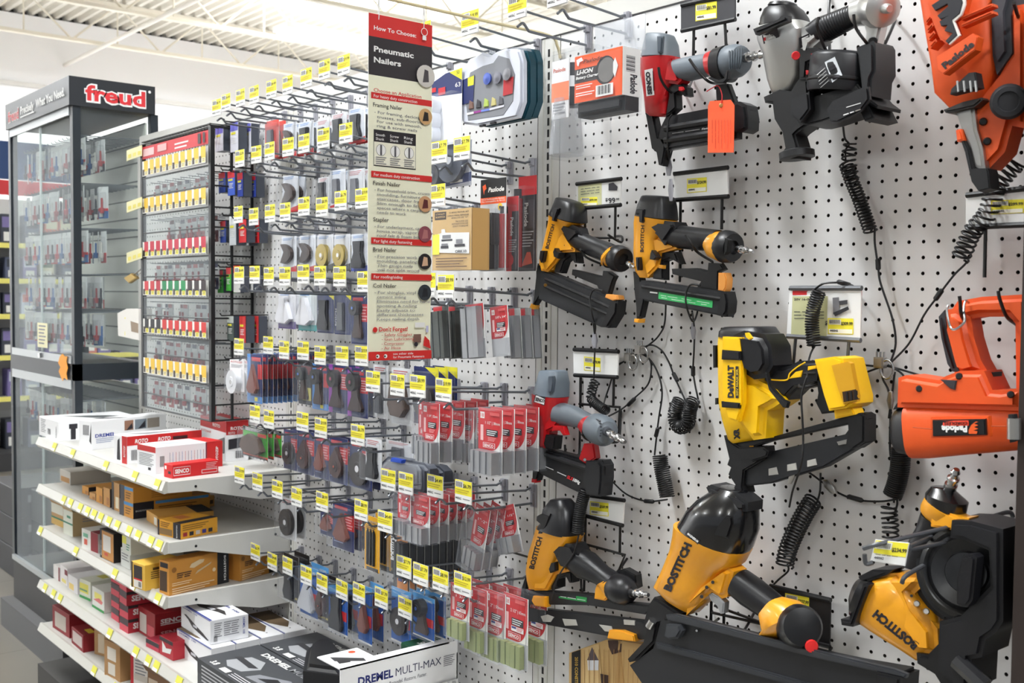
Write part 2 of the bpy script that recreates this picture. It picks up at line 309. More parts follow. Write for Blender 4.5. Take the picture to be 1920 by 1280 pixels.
HK['7L'] = hooks('row beside the white shelf end', 9, [(719, 977), (677, 956), (603, 940), (558, 932), (519, 917), (482, 903), (447, 890)])
HK['8'] = hooks('row above the flag-marked nail packs', 8, [(865, 1094), (827, 1088), (789, 1077), (756, 1062)])
HK['9'] = hooks('lowest row over the stacked boxes', 6.2, [(761, 1140), (715, 1121), (674, 1112), (642, 1106), (605, 1094), (573, 1078), (540, 1061), (511, 1053), (479, 1035)])
# beige rod that carries the long sign
MB().tube(spline([(0.8, -.1, 80.6), (.85, -.5, 81.6), (.85, -1.6, 82.35), (.85, -8, 82.4), (.85, -22, 82.5), (.85, -46, 82.6)], 6), .13, mat((214, 200, 160), .5), 8).build('sign_rod')
tag(bpy.data.objects['sign_rod'], 'thin beige rod reaching out from the pegboard top, carrying the long sign', 'rod')
# ------------------------------------------------------------------ hanging packages
ORD = ['', 'second', 'third', 'fourth', 'fifth', 'sixth', 'seventh', 'eighth', 'ninth', 'tenth', 'eleventh', 'twelfth', 'thirteenth', 'fourteenth', 'fifteenth']
def pack(name, label, cat, bb, y, art, content=None, dome=None, n=1, dy=.5, group=None, base=(235, 235, 232), tilt=0, where=None, drop=None):
    """bb: left, top, right, bottom of the front card as seen, on the plane y"""
    x0, y0, x1, y1 = bb; xc, yc = (x0+x1)/2, (y0+y1)/2; a = W(x0, yc, y); b = W(x1, yc, y); zt = W(xc, y0, y).z; zb = W(xc, y1, y).z
    w_, h_ = b.x-a.x, zt-zb; X0 = a.x; loc = ((a.x+b.x)/2, y, zt)
    t = thing(name, label, cat, loc, group)
    mb = MB(); mb.rbox((X0, y, zb), (X0+w_, y+.04, zt), base, .015, 1); mb.art((X0, y, zb), (1, 0, 0), (0, 0, 1), w_, h_, art, eps=.006); mb.build('card', t, smooth=30)
    P = lambda u, v, d=0: Vector((X0+u*w_, y-d, zb+v*h_))
    for c in content or []:
        m = MB(); nm, kind = c[0], c[1]
        if kind == 'disc': _, _, u, v, r, d, cc = c[:7]; r *= w_; m.lathe(P(u, v, 0), (0, -1, 0), [(.02, r*.98), (d, r), (d, r*.45), (d+.06, r*.4), (d+.06, r*.2), (d-.05, r*.18)], cc, 24); m.lathe(P(u, v, d+.02), (0, -1, 0), [(0, r*.22), (.06, r*.2)], c[7] if len(c) > 7 else STEEL, 12)
        elif kind == 'poly': _, _, pts, d, cc = c[:5]; m.prism([P(u, v, d) for u, v in pts], (0, d-.03, 0), cc, min(.08, d/3))
        elif kind == 'strips': _, _, u0, v0, u1, v1, d, cc, k = c; [m.box(P(u0+(u1-u0)*i/k, v0, .05), P(u0+(u1-u0)*(i+.86)/k, v1, d*(1-.1*(i % 2))), cc) for i in range(k)]
        elif kind == 'rod': _, _, pts, r, cc = c; m.tube([P(u, v, d) for u, v, d in pts], r, cc, 10)
        m.build(nm, t)
    if dome:
        u0, v0, u1, v1, d = dome; MB().rbox(P(u0, v0, 0), P(u1, v1, d), PLASTIC, min(.16, d*.3), 2).build('blister', t)
    if tilt: t.rotation_euler.y = tilt
    for i in range(1, n): c = copy_tree(t, (loc[0]+random.uniform(-.06, .06), y+i*dy, loc[2]+random.uniform(-.04, .04)), '%s, %s one back' % (where or label, ORD[i]), group); c.rotation_euler.z = random.uniform(-.03, .03)
    return t
NAIL = mat((172, 174, 178), .35, .7, name='nail_strip'); BLU = (32, 44, 98); RED = (200, 30, 38); DBL = (30, 88, 170); LB = (80, 140, 210)
def curve_red(t): return [('p', [(0, .36), (.55, .36)] + [(.55+.42*math.sin(a), .36+.42*(1-math.cos(a))*.75) for a in [i*.157 for i in range(1, 11)]] + [(.97, 1), (0, 1)], RED)]
def senco(lines, big=False, flag=False):
    a = [('r', 0, 0, 1, .36, (176, 178, 182))] + curve_red(0) + [('r', .08, .84, .26, .94, WHITE), ('t', '18' if big else '16', .1, .86, .06, RED, {'w': .13}), ('r', .1, .5, .22, .74, (240, 190, 190)), ('t', lines, .3, .76, .045, WHITE, {'w': .6}), ('r', .35, .58, .82, .68, INK), ('l', .38, .665, .4, 3, .03, WHITE), ('l', .42, .56, .34, 3, .022, (240, 160, 160)), ('r', .22, .395, .72, .475, WHITE), ('r', .24, .4, .7, .47, RED), ('t', 'SENCO', .26, .41, .045, WHITE, {'w': .4, 'bold': .03}), ('r', .5, .9, .9, .95, (220, 90, 90))]
    if flag: a += [('r', .35, .5, .85, .57, WHITE), ('r', .37, .535, .55, .565, (50, 60, 130)), ('l', .57, .56, .26, 3, .018, RED)]
    return a
def nails(v0=.02, v1=.36, d=.85, k=6): return [('nail_strips', 'strips', .06, v0, .96, v1, d, NAIL, k)]
# red nail packs below the hanging sign
G1 = 'red nail packs in the upper rack row'
pack('nail_pack', 'tilted red and pale nail pack, leftmost of the pair under the repair kit', 'nail pack', (872, 570, 906, 672), -7.4, senco('1 1/4"'), nails(.02, .95, .7, 3), (0, 0, 1, 1, .8), tilt=-.10)
pack('nail_pack', 'tilted red nail pack with small flag, under the cordless battery pack', 'nail pack', (918, 574, 951, 668), -6.6, senco('5/8"x 3/4"', flag=True), None, (0, 0, 1, 1, .8), tilt=-.11)
for i, (x, yy) in enumerate([(812, -8), (836, -6.6), (858, -5.4)]): pack('nail_pack', 'nail pack full of long dark brads, %s of three beside the hanging sign' % ['leftmost', 'middle', 'rightmost'][i], 'nail pack', (x, 574, x+28, 672), yy, [('r', 0, .0, 1, 1, (90, 94, 92)), ('r', 0, .85, .6, 1, RED)], [('nail_strips', 'strips', .06, .02, .96, .9, .7, mat((84, 88, 84), .4, .6), 4)], (0, 0, 1, 1, .8), tilt=-.1)
for i, (x, yy) in enumerate([(955, -5), (975, -3.6), (992, -2.2)]): pack('nail_pack', 'silver nail pack hanging edge on, %s of three beside the upright strip' % ['leftmost', 'middle', 'rightmost'][i], 'nail pack', (x-2, 578, x+20, 672), yy, [('r', 0, 0, 1, 1, (150, 152, 150)), ('r', 0, .78, .5, 1, RED)], [('nail_strips', 'strips', .06, .02, .96, .85, .8, NAIL, 4)], (0, 0, 1, 1, .9), tilt=-.09)
# big middle row
pack('nail_pack', 'red nail pack half hidden at the left end of the middle row', 'nail pack', (785, 752, 806, 852), -8.8, senco('1 1/4"'), nails(), (0, 0, 1, 1, .9))
pack('nail_pack', 'slim red pack of 32 mm brads at the front of its stack', 'nail pack', (792, 755, 824, 867), -9.3, senco('1 1/4" | 32mm'), nails(), (0, 0, 1, 1, 1.1), n=5, dy=1.35, group='slim red brad packs in the middle row', where='slim red brad pack in the middle row')
pack('nail_pack', 'narrow red pack of assorted brads between the two deeper stacks', 'nail pack', (862, 763, 888, 866), -6.0, senco('5/8" 1 1/4"'), nails(.02, .36, .8, 4), (0, 0, 1, 1, 1.6), n=2, dy=2.2, where='narrow red assorted brad pack')
pack('nail_pack', 'widest red pack of 38 mm brads, front of the right stack', 'nail pack', (897, 766, 942, 888), -8.3, senco('1 1/2" | 38mm', True), nails(.02, .36, 1.0, 7), (0, 0, 1, 1, 1.2), n=5, dy=1.3, group='wide red brad packs in the middle row', where='wide red brad pack by the red stapler')
# lower row
pack('nail_pack', 'red pack of 50 mm brads at the left of the lower row', 'nail pack', (746, 924, 770, 1000), -7.8, senco('2" | 50mm'), nails(), (0, 0, 1, 1, .9))
pack('nail_pack', 'red pack of 44 mm brads, front of the lower stack', 'nail pack', (767, 928, 806, 1016), -7.5, senco('1 3/4" | 44mm'), nails(.02, .36, .9, 6), (0, 0, 1, 1, 1.1), n=6, dy=1.05, group='red brad packs in the lower row', where='red 44 mm brad pack in the lower row')
pack('nail_pack', 'long dark red pack hanging at a slant over the lower hooks', 'nail pack', (892, 950, 920, 1070), -5.2, senco('1"-2"'), nails(.02, .3, .8, 5), (0, 0, 1, 1, 1.5), tilt=.22, n=3, dy=.9, where='slanting dark red pack over the lower hooks')
pack('nail_pack', 'red pack tipped sideways near the upright strip in the lower row', 'nail pack', (930, 948, 964, 1036), -3.4, senco('2 1/2"'), nails(.02, .36, .9, 5), (0, 0, 1, 1, 1.7), tilt=-.32)
# bottom row, with flags
for i, (bb, y_) in enumerate([((845, 1096, 880, 1196), -7.4), ((877, 1102, 914, 1220), -6.4), ((908, 1108, 948, 1236), -5.7), ((944, 1116, 990, 1250), -5.6)]):
    pack('nail_pack', 'long red nail pack with a flag, %s in the bottom row' % ['leftmost', 'second from the left', 'third from the left', 'rightmost'][i], 'nail pack', bb, y_, senco(['1 3/4"', '2"|50mm', '2" | 50mm', '2 1/2" | 65mm'][i], i > 1, True), [('nail_strips', 'strips', .1, .02, .9, .34, .6, mat((150, 160, 110), .5, .3), 4)], (0, 0, 1, 1, .9), n=2, dy=2.2, group='long red nail packs in the bottom row', where='long red flag-marked pack, %s of the bottom row' % ['leftmost', 'second', 'third', 'rightmost'][i])
# black and yellow stick nails
pack('nail_pack', 'dark pack of stick nails with orange card and white lettering, front of its stack', 'nail pack', (738, 1006, 768, 1104), -7.2, [('r', 0, 0, 1, 1, (70, 72, 74)), ('r', .0, 0, .22, 1, (24, 24, 26)), ('r', .24, 0, .9, 1, (214, 130, 40)), ('t', 'BOSTITCH', .18, .5, .2, WHITE, {'rot': 90, 'w': .46, 'bold': .04}), ('r', .3, .14, .56, .24, (40, 60, 130)), ('r', .6, .14, .86, .24, (50, 50, 60))], [('nail_strips', 'strips', .45, .26, .95, .92, .8, DGREY, 4)], (0, 0, 1, 1, .9), n=8, dy=.85, group='dark stick nail packs', where='dark pack of stick nails')
# utility tool: the grey blade case
t = thing('blade_case', 'grey oval-cornered accessory case with clear lid and blue latch', 'case', tuple(W(765, 860, -6)), None)
def ol(pts, y): return [W(a, b, y) for a, b in pts]
MB().prism(ol([(710, 868), (722, 856), (790, 868), (800, 880), (800, 925), (790, 934), (716, 914), (706, 900)], -6.4), (0, 1.6, 0), mat((92, 96, 106), .5), .35, 3).build('case_body', t)
MB().prism(ol([(714, 872), (724, 862), (778, 872), (784, 882), (784, 918), (718, 908), (711, 898)], -7.0), (0, .55, 0), FROST, .2, 2).build('lid', t)
MB().prism(ol([(733, 858), (754, 862), (752, 869), (731, 865)], -7.1), (0, .5, 0), (40, 80, 190), .06).build('latch', t)
for i, (a, b, c_) in enumerate([(724, 885, (150, 60, 40)), (738, 888, (110, 70, 60)), (752, 893, (60, 60, 70)), (768, 895, (140, 70, 50))]): MB().prism(ol([(a-5, b-8), (a+5, b-7), (a+4, b+10), (a-4, b+9)], -6.75), (0, .3, 0), c_, .05).build('blade', t)
t = thing('blade_case', 'second grey accessory case, hanging behind the clear-lidded one', 'case', tuple(W(800, 870, -3)), None)
MB().prism(ol([(772, 874), (782, 866), (818, 874), (828, 884), (828, 915), (818, 920), (774, 912)], -3.6), (0, 1.6, 0), mat((78, 82, 92), .5), .35, 3).build('case_body', t); MB().prism(ol([(776, 878), (784, 872), (812, 879), (812, 908), (778, 905)], -3.75), (0, .2, 0), FROST, .05).build('lid', t)
# ---- oscillating tool accessories (left of the hanging sign)
def acc(bb, y, label, scheme, shape, n=1, dy=.6, where=None, group=None):
    w1 = WHITE
    A = {'white_red': [('r', 0, 0, 1, 1, (226, 230, 238)), ('p', [(0, 0), (1, 0), (1, .16), (0, .05)], RED), ('l', .1, .95, .6, 2, .04, LB)],
         'white_blue': [('r', 0, 0, 1, 1, (226, 230, 238)), ('p', [(0, 0), (1, 0), (1, .16), (.3, .1), (0, .2)], (60, 80, 170)), ('l', .1, .95, .6, 2, .04, LB)],
         'white_dark': [('r', 0, 0, 1, 1, (228, 230, 236)), ('p', [(0, 0), (1, 0), (1, .2), (.5, .12), (0, .2)], (60, 62, 56)), ('l', .1, .95, .6, 2, .04, LB)],
         'purple': [('r', 0, 0, 1, 1, (232, 232, 238)), ('r', 0, 0, 1, .2, (80, 50, 130)), ('l', .1, .95, .5, 1, .04, LB)],
         'teal': [('r', 0, 0, 1, 1, (226, 234, 236)), ('r', 0, 0, 1, .16, (40, 160, 160)), ('r', .2, .3, .6, .55, (244, 190, 60)), ('l', .1, .95, .5, 1, .04, LB)],
         'navy': [('r', 0, 0, 1, 1, BLU), ('r', .55, .45, 1, .8, RED), ('r', .1, .86, .7, .93, RED), ('l', .6, .75, .34, 5, .06, (240, 170, 170)), ('l', .06, .2, .5, 2, .05, (150, 160, 200))],
         'navy_y': [('r', 0, 0, 1, 1, BLU), ('p', [(.45, 1), (1, 1), (1, .8)], (230, 220, 40)), ('t', 'BOSCH', .14, .2, .09, WHITE, {'rot': 90, 'w': .4})],
         'navy_b': [('r', 0, 0, 1, 1, BLU), ('r', 0, 0, .22, 1, LB), ('r', 0, 0, 1, .14, LB), ('r', .3, .86, .9, .94, RED), ('r', .7, .5, 1, .8, RED), ('r', .5, .04, .7, .12, YEL)],
         'navy_p': [('r', 0, 0, 1, 1, BLU), ('r', 0, 0, .2, 1, (150, 60, 170)), ('r', .3, .86, .8, .94, RED), ('r', .62, .5, 1, .82, RED), ('l', .68, .76, .28, 5, .05, (240, 190, 190))],
         'redcard': [('r', 0, 0, 1, 1, (190, 60, 50)), ('r', 0, .85, 1, 1, (220, 70, 60)), ('r', .05, .1, .9, .4, (160, 50, 40))],
         'green': [('r', 0, 0, 1, 1, (70, 170, 50)), ('r', 0, 0, 1, .1, (210, 70, 40)), ('r', 0, 0, 1, .04, (20, 20, 20)), ('r', .6, .72, .95, .84, (220, 60, 40)), ('r', 0, .86, 1, 1, (24, 24, 24)), ('l', .1, .97, .7, 3, .04, WHITE)],
         'blue': [('r', 0, 0, 1, 1, DBL), ('p', [(0, 1), (1, 1), (1, .9), (0, .8)], (90, 160, 220)), ('t', 'DREMEL', .5, .88, .05, WHITE, {'w': .4}), ('r', .6, .3, .95, .5, RED), ('r', 0, 0, 1, .03, WHITE)],
         'black': [('r', 0, 0, 1, 1, (30, 30, 34)), ('r', .1, .7, .9, .9, (120, 40, 40)), ('r', .3, .1, .9, .4, (210, 200, 90)), ('t', 'BOSCH', .16, .2, .09, WHITE, {'rot': 90, 'w': .4})],
         'dewalt': [('r', 0, 0, 1, 1, (232, 170, 30)), ('r', .12, .0, .9, .06, (24, 24, 24)), ('t', 'DEWALT', .1, .86, .06, INK, {'w': .8}), ('l', .1, .82, .7, 3, .03, INK)],
         'brown': [('r', 0, 0, 1, 1, (38, 32, 30)), ('t', 'TITANIUM', .1, .06, .06, (240, 220, 120), {'w': .8}), ('r', .15, .3, .4, .36, WHITE), ('r', .55, .2, .8, .26, WHITE)],
         'clearw': [('r', 0, 0, 1, 1, (222, 224, 228)), ('l', .1, .95, .7, 3, .04, (190, 80, 80)), ('l', .1, .4, .7, 3, .04, INKG)]}[scheme]
    K = {'halfdisc': [('saw_blade', 'poly', [(.12, .25)]+[(.12+.75*math.sin(a), .5+.3*-math.cos(a)) for a in [i*.35 for i in range(1, 9)]]+[(.12, .78), (.35, .55)], .5, (66, 54, 50))],
         'blade': [('scraper_blade', 'poly', [(.25, .8), (.75, .8), (.7, .5), (.85, .2), (.78, .08), (.22, .08), (.15, .2), (.3, .5)], .5, (34, 34, 38))],
         'long': [('saw_blade', 'poly', [(.3, .75), (.65, .75), (.68, .3), (.7, .1), (.25, .1), (.28, .3)], .4, (90, 92, 98))],
         'gold': [('scraper_blade', 'disc', .5, .42, .36, .55, mat((160, 140, 70), .35, .8))],
         'tri': [('sanding_sheet', 'poly', [(.35, .88), (.55, .88), (.9, .28), (.6, .14), (.1, .16), (.05, .3)], .6, (226, 226, 232))],
         'tri2': [('sanding_sheet', 'poly', [(.5, .8), (.85, .3), (.7, .2), (.3, .2), (.15, .3)], .5, (120, 70, 60))],
         'tridark': [('sanding_sheet', 'poly', [(.4, .8), (.75, .7), (.95, .3), (.7, .14), (.2, .16), (.05, .35), (.15, .65)], .7, (86, 70, 62))],
         'tritan': [('sanding_pad', 'poly', [(.42, .72), (.6, .72), (.95, .22), (.8, .12), (.1, .14), (.02, .24)], .5, (196, 200, 208))],
         'round': [('saw_blade', 'disc', .5, .42, .4, .45, (50, 44, 44), mat((230, 230, 235), .4))],
         'tear': [('sanding_pad', 'poly', [(.5, .8)]+[(.5+.38*math.sin(a), .38+.26*math.cos(a)) for a in [.7+i*.53 for i in range(10)]], .5, (72, 50, 48)), ('hub', 'disc', .5, .38, .16, .56, (60, 40, 40), mat((210, 90, 60), .4))],
         'head': [('blade_head', 'disc', .45, .72, .24, .8, (44, 44, 48), mat((90, 130, 220), .4)), ('saw_blade', 'poly', [(.3, .6), (.62, .6), (.66, .42), (.78, .2), (.74, .12), (.2, .12), (.18, .2), (.3, .42)], .35, (70, 54, 50))],
         'headr': [('blade_head', 'disc', .45, .72, .24, .8, (44, 44, 48), mat((180, 60, 110), .4)), ('saw_blade', 'poly', [(.3, .6), (.62, .6), (.66, .42), (.85, .2), (.8, .12), (.1, .12), (.14, .2), (.3, .42)], .35, (60, 44, 44))],
         'blades': [('jigsaw_blade', 'poly', [(.2+.2*i, .1), (.32+.2*i, .1), (.34+.2*i, .7), (.27+.2*i, .78), (.2+.2*i, .7)], .25, (30, 30, 30)) for i in range(3)]}[shape]
    return pack('accessory_pack', label, 'accessory pack', bb, y, A, K, (.03, .04, .97, .93, .95), n, dy, group, where=where)
R1 = ['red hardware pack just right of the black wire rack, top row', 'pale pack with black blade, second from the rack in the top row', 'pale pack with square blade, third from the rack, top row', 'pale pack with grey blade, fourth from the rack, top row', 'pale pack with black scraper, fifth from the rack, top row', 'pale pack touching the hanging sign, top row']
for i, (bb, sc, sh) in enumerate([((497, 226, 523, 297), 'redcard', 'long'), ((532, 230, 556, 294), 'white_red', 'halfdisc'), ((560, 228, 588, 288), 'white_red', 'blade'), ((594, 224, 618, 284), 'clearw', 'long'), ((622, 212, 650, 272), 'clearw', 'blade'), ((654, 202, 685, 268), 'white_red', 'blade')]): acc(bb, -2.6, R1[i], sc, sh, 2, .9, R1[i].replace(', top row', '').replace(' in the top row', ''))
for i, (bb, sc, sh) in enumerate([((530, 328, 560, 397), 'white_red', 'halfdisc'), ((597, 332, 618, 384), 'clearw', 'blade'), ((619, 318, 648, 388), 'white_red', 'long'), ((652, 317, 684, 388), 'clearw', 'long')]): acc(bb, -2.5, 'second-row pale blade pack %s' % ['with large black half-round blade', 'with short black blade, above two price tags', 'with tall silver blade', 'touching the hanging sign'][i], sc, sh, 2, .9)
for i, (bb, sc, sh) in enumerate([((528, 443, 556, 509), 'white_red', 'halfdisc'), ((562, 441, 592, 508), 'white_red', 'halfdisc'), ((595, 440, 625, 507), 'white_dark', 'gold'), ((627, 439, 657, 507), 'white_dark', 'gold'), ((659, 438, 692, 508), 'white_blue', 'blade')]): acc(bb, -3.0, 'third-row white blade pack, %s' % ['leftmost, with black multi-part blade', 'second, with broad black blade', 'left one of the two gold scrapers', 'right one of the two gold scrapers', 'with black scraper on blue, beside the sign'][i], sc, sh, 2, .9)
for i, (bb, sc, sh) in enumerate([((522, 549, 555, 616), 'purple', 'tri'), ((560, 549, 594, 620), 'teal', 'tri'), ((595, 547, 626, 624), 'navy_y', 'blade'), ((628, 547, 658, 627), 'navy_y', 'long'), ((659, 551, 690, 645), 'navy', 'head')]): acc(bb, -3.6, 'fourth-row accessory pack, %s' % ['purple-edged white sanding sheets', 'teal-edged sanding sheets with a yellow sticker', 'navy card with wide dark blade', 'navy card with narrow grey blade', 'navy card with round blade head beside the sign'][i], sc, sh, 2, .9)
acc((464, 664, 492, 755), -8.5, 'blue and clear saw blade pack, front of the long stack', 'navy_b', 'tri2', 13, .62, 'blue and clear saw blade pack', 'stacked blue saw blade packs')
for i, (bb, sc, sh) in enumerate([((560, 678, 586, 758), 'black', 'head'), ((586, 682, 616, 768), 'navy_b', 'head'), ((617, 684, 652, 774), 'navy_p', 'headr'), ((652, 690, 690, 782), 'navy_p', 'headr')]): acc(bb, -6.0, 'fifth-row navy pack, %s' % ['black with yellow sticker', 'light blue edge and blue blade head', 'left one with purple edge', 'right one with purple edge'][i], sc, sh, 2, .9)
acc((700, 684, 728, 784), -5.2, 'clear hanging bag with small yellow price sticker in the fifth row', 'clearw', 'long'); acc((734, 690, 772, 796), -5.0, 'white-bordered pack with dark blade under the price tags, fifth row', 'clearw', 'tridark'); acc((776, 688, 822, 796), -4.2, 'navy pack with yellow corner just below the hanging sign', 'navy_y', 'round', 3, 1.1, 'navy pack with yellow corner')
acc((456, 802, 502, 858), -9.0, 'green-carded sandpaper pack at the left of the sixth row', 'green', 'tridark', 2, .7, 'green-carded sandpaper pack at the left'); acc((503, 806, 528, 856), -7.4, 'second green-carded sandpaper pack from the left', 'green', 'tridark')
for i, (bb, sc, sh) in enumerate([((532, 806, 557, 880), 'navy', 'round'), ((558, 808, 589, 888), 'navy', 'tear'), ((590, 816, 617, 897), 'navy', 'tri2'), ((618, 820, 652, 906), 'navy', 'tear'), ((656, 826, 698, 916), 'navy', 'round')]): acc(bb, -5.6, 'sixth-row navy sanding pack, %s' % ['leftmost with a round disc', 'with teardrop pad and orange hub', 'with triangular sheet', 'fourth with teardrop pad', 'largest, with big black disc'][i], sc, sh, 2, .9)
acc((686, 822, 716, 902), -6.5, 'clear pack with white card and square black blade', 'clearw', 'blade'); acc((724, 828, 776, 872), -4.8, 'white card pack showing above the grey case', 'clearw', 'long')
acc((526, 934, 556, 1010), -5.0, 'clear pack with large chrome blade beside the shelf end', 'clearw', 'round', 2, 1.2, 'clear pack with chrome blade')
acc((601, 950, 628, 1004), -5.0, 'small navy pack of brown sanding triangles', 'navy', 'tri2'); acc((624, 944, 664, 1030), -5.4, 'larger navy pack of brown sanding triangles', 'navy', 'tri2', 3, .9, 'larger navy sanding triangle pack')
acc((684, 968, 712, 1070), -6.0, 'yellow pack of black jigsaw blades', 'dewalt', 'blades', 2, 1.3, 'yellow jigsaw blade pack'); acc((714, 972, 738, 1072), -3.6, 'dark pack hanging just right of the yellow blades', 'brown', 'blades')
for i, (bb, sc, sh) in enumerate([((532, 1040, 560, 1126), 'brown', 'blade'), ((563, 1062, 596, 1156), 'blue', 'tritan'), ((594, 1084, 617, 1164), 'brown', 'tear'), ((616, 1098, 652, 1186), 'blue', 'blade'), ((672, 1098, 698, 1206), 'blue', 'tri2'), ((734, 1104, 771, 1206), 'blue', 'round'), ((775, 1116, 815, 1196), 'blue', 'head')]): acc(bb, -4.6, 'lowest-row %s pack, %s' % (['black', 'blue', 'black', 'blue', 'blue', 'blue', 'blue'][i], ['with a dark blade', 'with grey sanding triangle', 'with brown half disc', 'with bulging black blade', 'thin one hanging near the boxes', 'with white round pad', 'with small black blade head'][i]), sc, sh, 2, 1.4)
# ------------------------------------------------------------------ nail-gun toolkit
class Tool:
    """Builds one tool. Outlines are written as seen in a crop of the frame (origin ox,oy, scale s) and put on real planes y = -d; volumes get their own depth."""
    def __init__(t, name, label, cat, crop, y, root=None, group=None):
        t.ox, t.oy, t.s = crop; t.y = y; t.bv = []; t.root = thing(name, label, cat, tuple(t.w(*root)), group) if root else None
    def px(t, a, b): return t.ox+a/t.s, t.oy+b/t.s
    def w(t, a, b, y=None): return W(*t.px(a, b), t.y if y is None else y)
    def reg(t, mb): t.bv.append((mb.v, mb.f))
    def loft(t, name, st, m, k=1., n=2.6, y=None, parent=None, seg=24, cap=True, lab=None, mb=None, round_end=0, dec=True):
        """stations (ax,ay,bx,by[,k]): the two silhouette points; k = depth over width"""
        y = t.y if y is None else y; S_ = [(t.w(a[0], a[1], y), t.w(a[2], a[3], y), a[4] if len(a) > 4 else k) for a in st]; rs = []
        for A, B, kk in S_:
            c = (A+B)/2; h = (B-A)/2; L = h.length; e = h/L if L > 1e-6 else Vector((1, 0, 0)); d = c-CAM; tan = abs(d.x/d.y); a = L/math.sqrt(1+(kk*tan*e.x)**2); dv = Vector((0, 1, 0))*(a*kk)
            R = []
            for j in range(seg):
                q = 2*math.pi*j/seg; cc, ss = math.cos(q), math.sin(q); R.append(c+e*a*math.copysign(abs(cc)**(2/n), cc)+dv*math.copysign(abs(ss)**(2/n), ss))
            rs.append((c, R))
        out = [r for _, r in rs]
        if round_end:                                  # soften both ends
            def shrink(c, R, off, f): return [c+off+(p-c)*f for p in R]
            a0 = (rs[0][0]-rs[1][0]).normalized(); a1 = (rs[-1][0]-rs[-2][0]).normalized()
            r0 = round_end; out = [shrink(*rs[0], a0*r0, .72), shrink(*rs[0], a0*r0*.6, .93)]+out+[shrink(*rs[-1], a1*r0*.6, .93), shrink(*rs[-1], a1*r0, .72)]
        mb_ = mb or MB(); mb_.rings(out, m, cap)
        if mb: return mb
        o = mb_.build(name, parent or t.root, smooth=42)
        if dec: t.reg(mb_)
        if lab: o['label'] = lab
        return o
    def plate(t, name, pts, d0, d1, m, bev=.06, parent=None, holes=None, lab=None, mb=None, seg=2):
        """flat part between the depths d0 (front) and d1 (back), measured from the board"""
        ym = -(d0+d1)/2; P = [t.w(a, b, ym) for a, b in pts]; P = [Vector((p.x, -d0, p.z)) for p in P]
        mb_ = mb or MB(); mb_.prism(P, (0, d0-d1, 0), m, bev, seg)
        if mb: return mb
        t.reg(mb_); o = mb_.build(name, parent or t.root, smooth=40)
        if lab: o['label'] = lab
        return o
    def rod(t, name, pts, r, m, parent=None, smooth=1, mb=None, n=8):
        P = [t.w(p[0], p[1], -p[2]) for p in pts]; P = spline(P, 6) if smooth and len(P) > 2 else P
        mb_ = mb or MB(); mb_.tube(P, r, m, n)
        return mb if mb else mb_.build(name, parent or t.root)
    def lathe(t, name, a, b, prof, m, parent=None, n=20, lab=None, mb=None):
        """a,b: (x,y,depth) axis ends; profile as (fraction of the axis, radius in inches)"""
        A = t.w(a[0], a[1], -a[2]); B = t.w(b[0], b[1], -b[2]); L = (B-A).length; mb_ = mb or MB(); mb_.lathe(A, B-A, [(h*L, r) for h, r in prof], m, n)
        if mb: return mb
        t.reg(mb_); o = mb_.build(name, parent or t.root, smooth=40)
        if lab: o['label'] = lab
        return o
    def bvh(t):
        V = []; F = []
        for v, f in t.bv: n = len(V); V += v; F += [tuple(a+n for a in q) for q in f]
        return BVHTree.FromPolygons(V, F)
    def decal(t, name, items, parent=None, off=.03):
        """printing laid on the surface it sits on: ('t', text, x0,y0, x1,y1, height, colour[,bold]) along the line, ('p', points, colour)"""
        bv = t.bvh(); k = 0; cl = []
        def drop(x, y, e):
            px = t.px(x, y); d = ray(*px).normalized(); h = bv.ray_cast(CAM, d)
            if h[0] is None: return None
            return h[0]-d*e
        for it in items:
            k += 1; e = off+.012*k
            if it[0] == 't':
                if set(it[1]) <= set('xy '):           # print too small to read: short bars, one for each word
                    _, s, x0, y0, x1, y1, hh, c = it[:8]; L = math.hypot(x1-x0, y1-y0); nx, ny = (y1-y0)/L*hh*.5, -(x1-x0)/L*hh*.5; P = []; fs = []; i = 0
                    while i < len(s):
                        j = i
                        while j < len(s) and s[j] != ' ': j += 1
                        if j > i: a, b = i/len(s), j/len(s); m_ = len(P); P += [(x0+(x1-x0)*a, y0+(y1-y0)*a), (x0+(x1-x0)*b, y0+(y1-y0)*b), (x0+(x1-x0)*b+nx, y0+(y1-y0)*b+ny), (x0+(x1-x0)*a+nx, y0+(y1-y0)*a+ny)]; fs.append((m_, m_+1, m_+2, m_+3))
                        i = max(j, i)+1
                    it = ('q', P, fs, c)
                if it[0] == 't':
                    _, s, x0, y0, x1, y1, hh, c = it[:8]; bold = it[8] if len(it) > 8 else .03; vs, fs, tw, th = text_mesh(s, bold, it[9] if len(it) > 9 else 0); ux, uy = (x1-x0)/tw, (y1-y0)/tw; L = math.hypot(x1-x0, y1-y0); nx, ny = (y1-y0)/L, -(x1-x0)/L
                    P = [(x0+q.x*ux+nx*hh*q.y/.72, y0+q.x*uy+ny*hh*q.y/.72) for q in vs]
            if it[0] == 'q': P, fs, c = it[1:4]
            elif it[0] == 'p': P = it[1]; fs = [tuple(range(len(P)))]; c = it[2]
            D = [drop(*p, e) for p in P]; ok = [d for d in D if d is not None]
            if len(ok) < 3: continue
            if it[0] == 'p' and any(d is None for d in D): D = ok; fs = [tuple(range(len(ok)))]
            last = ok[0]; Q = []
            for d in D: Q.append(d if d is not None else last); last = Q[-1]
            hit_ = None                                # printing far apart becomes separate labels
            for g in cl:
                if any((a-b).length < 1.3 for a in g[1][::3] for b in Q[::3]):
                    if hit_ is None: g[0].append((Q, fs, c)); g[1].extend(Q[::2]); hit_ = g
                    else: hit_[0].extend(g[0]); hit_[1].extend(g[1]); g[0], g[1] = [], []
            if hit_ is None: cl.append([[(Q, fs, c)], list(Q)])
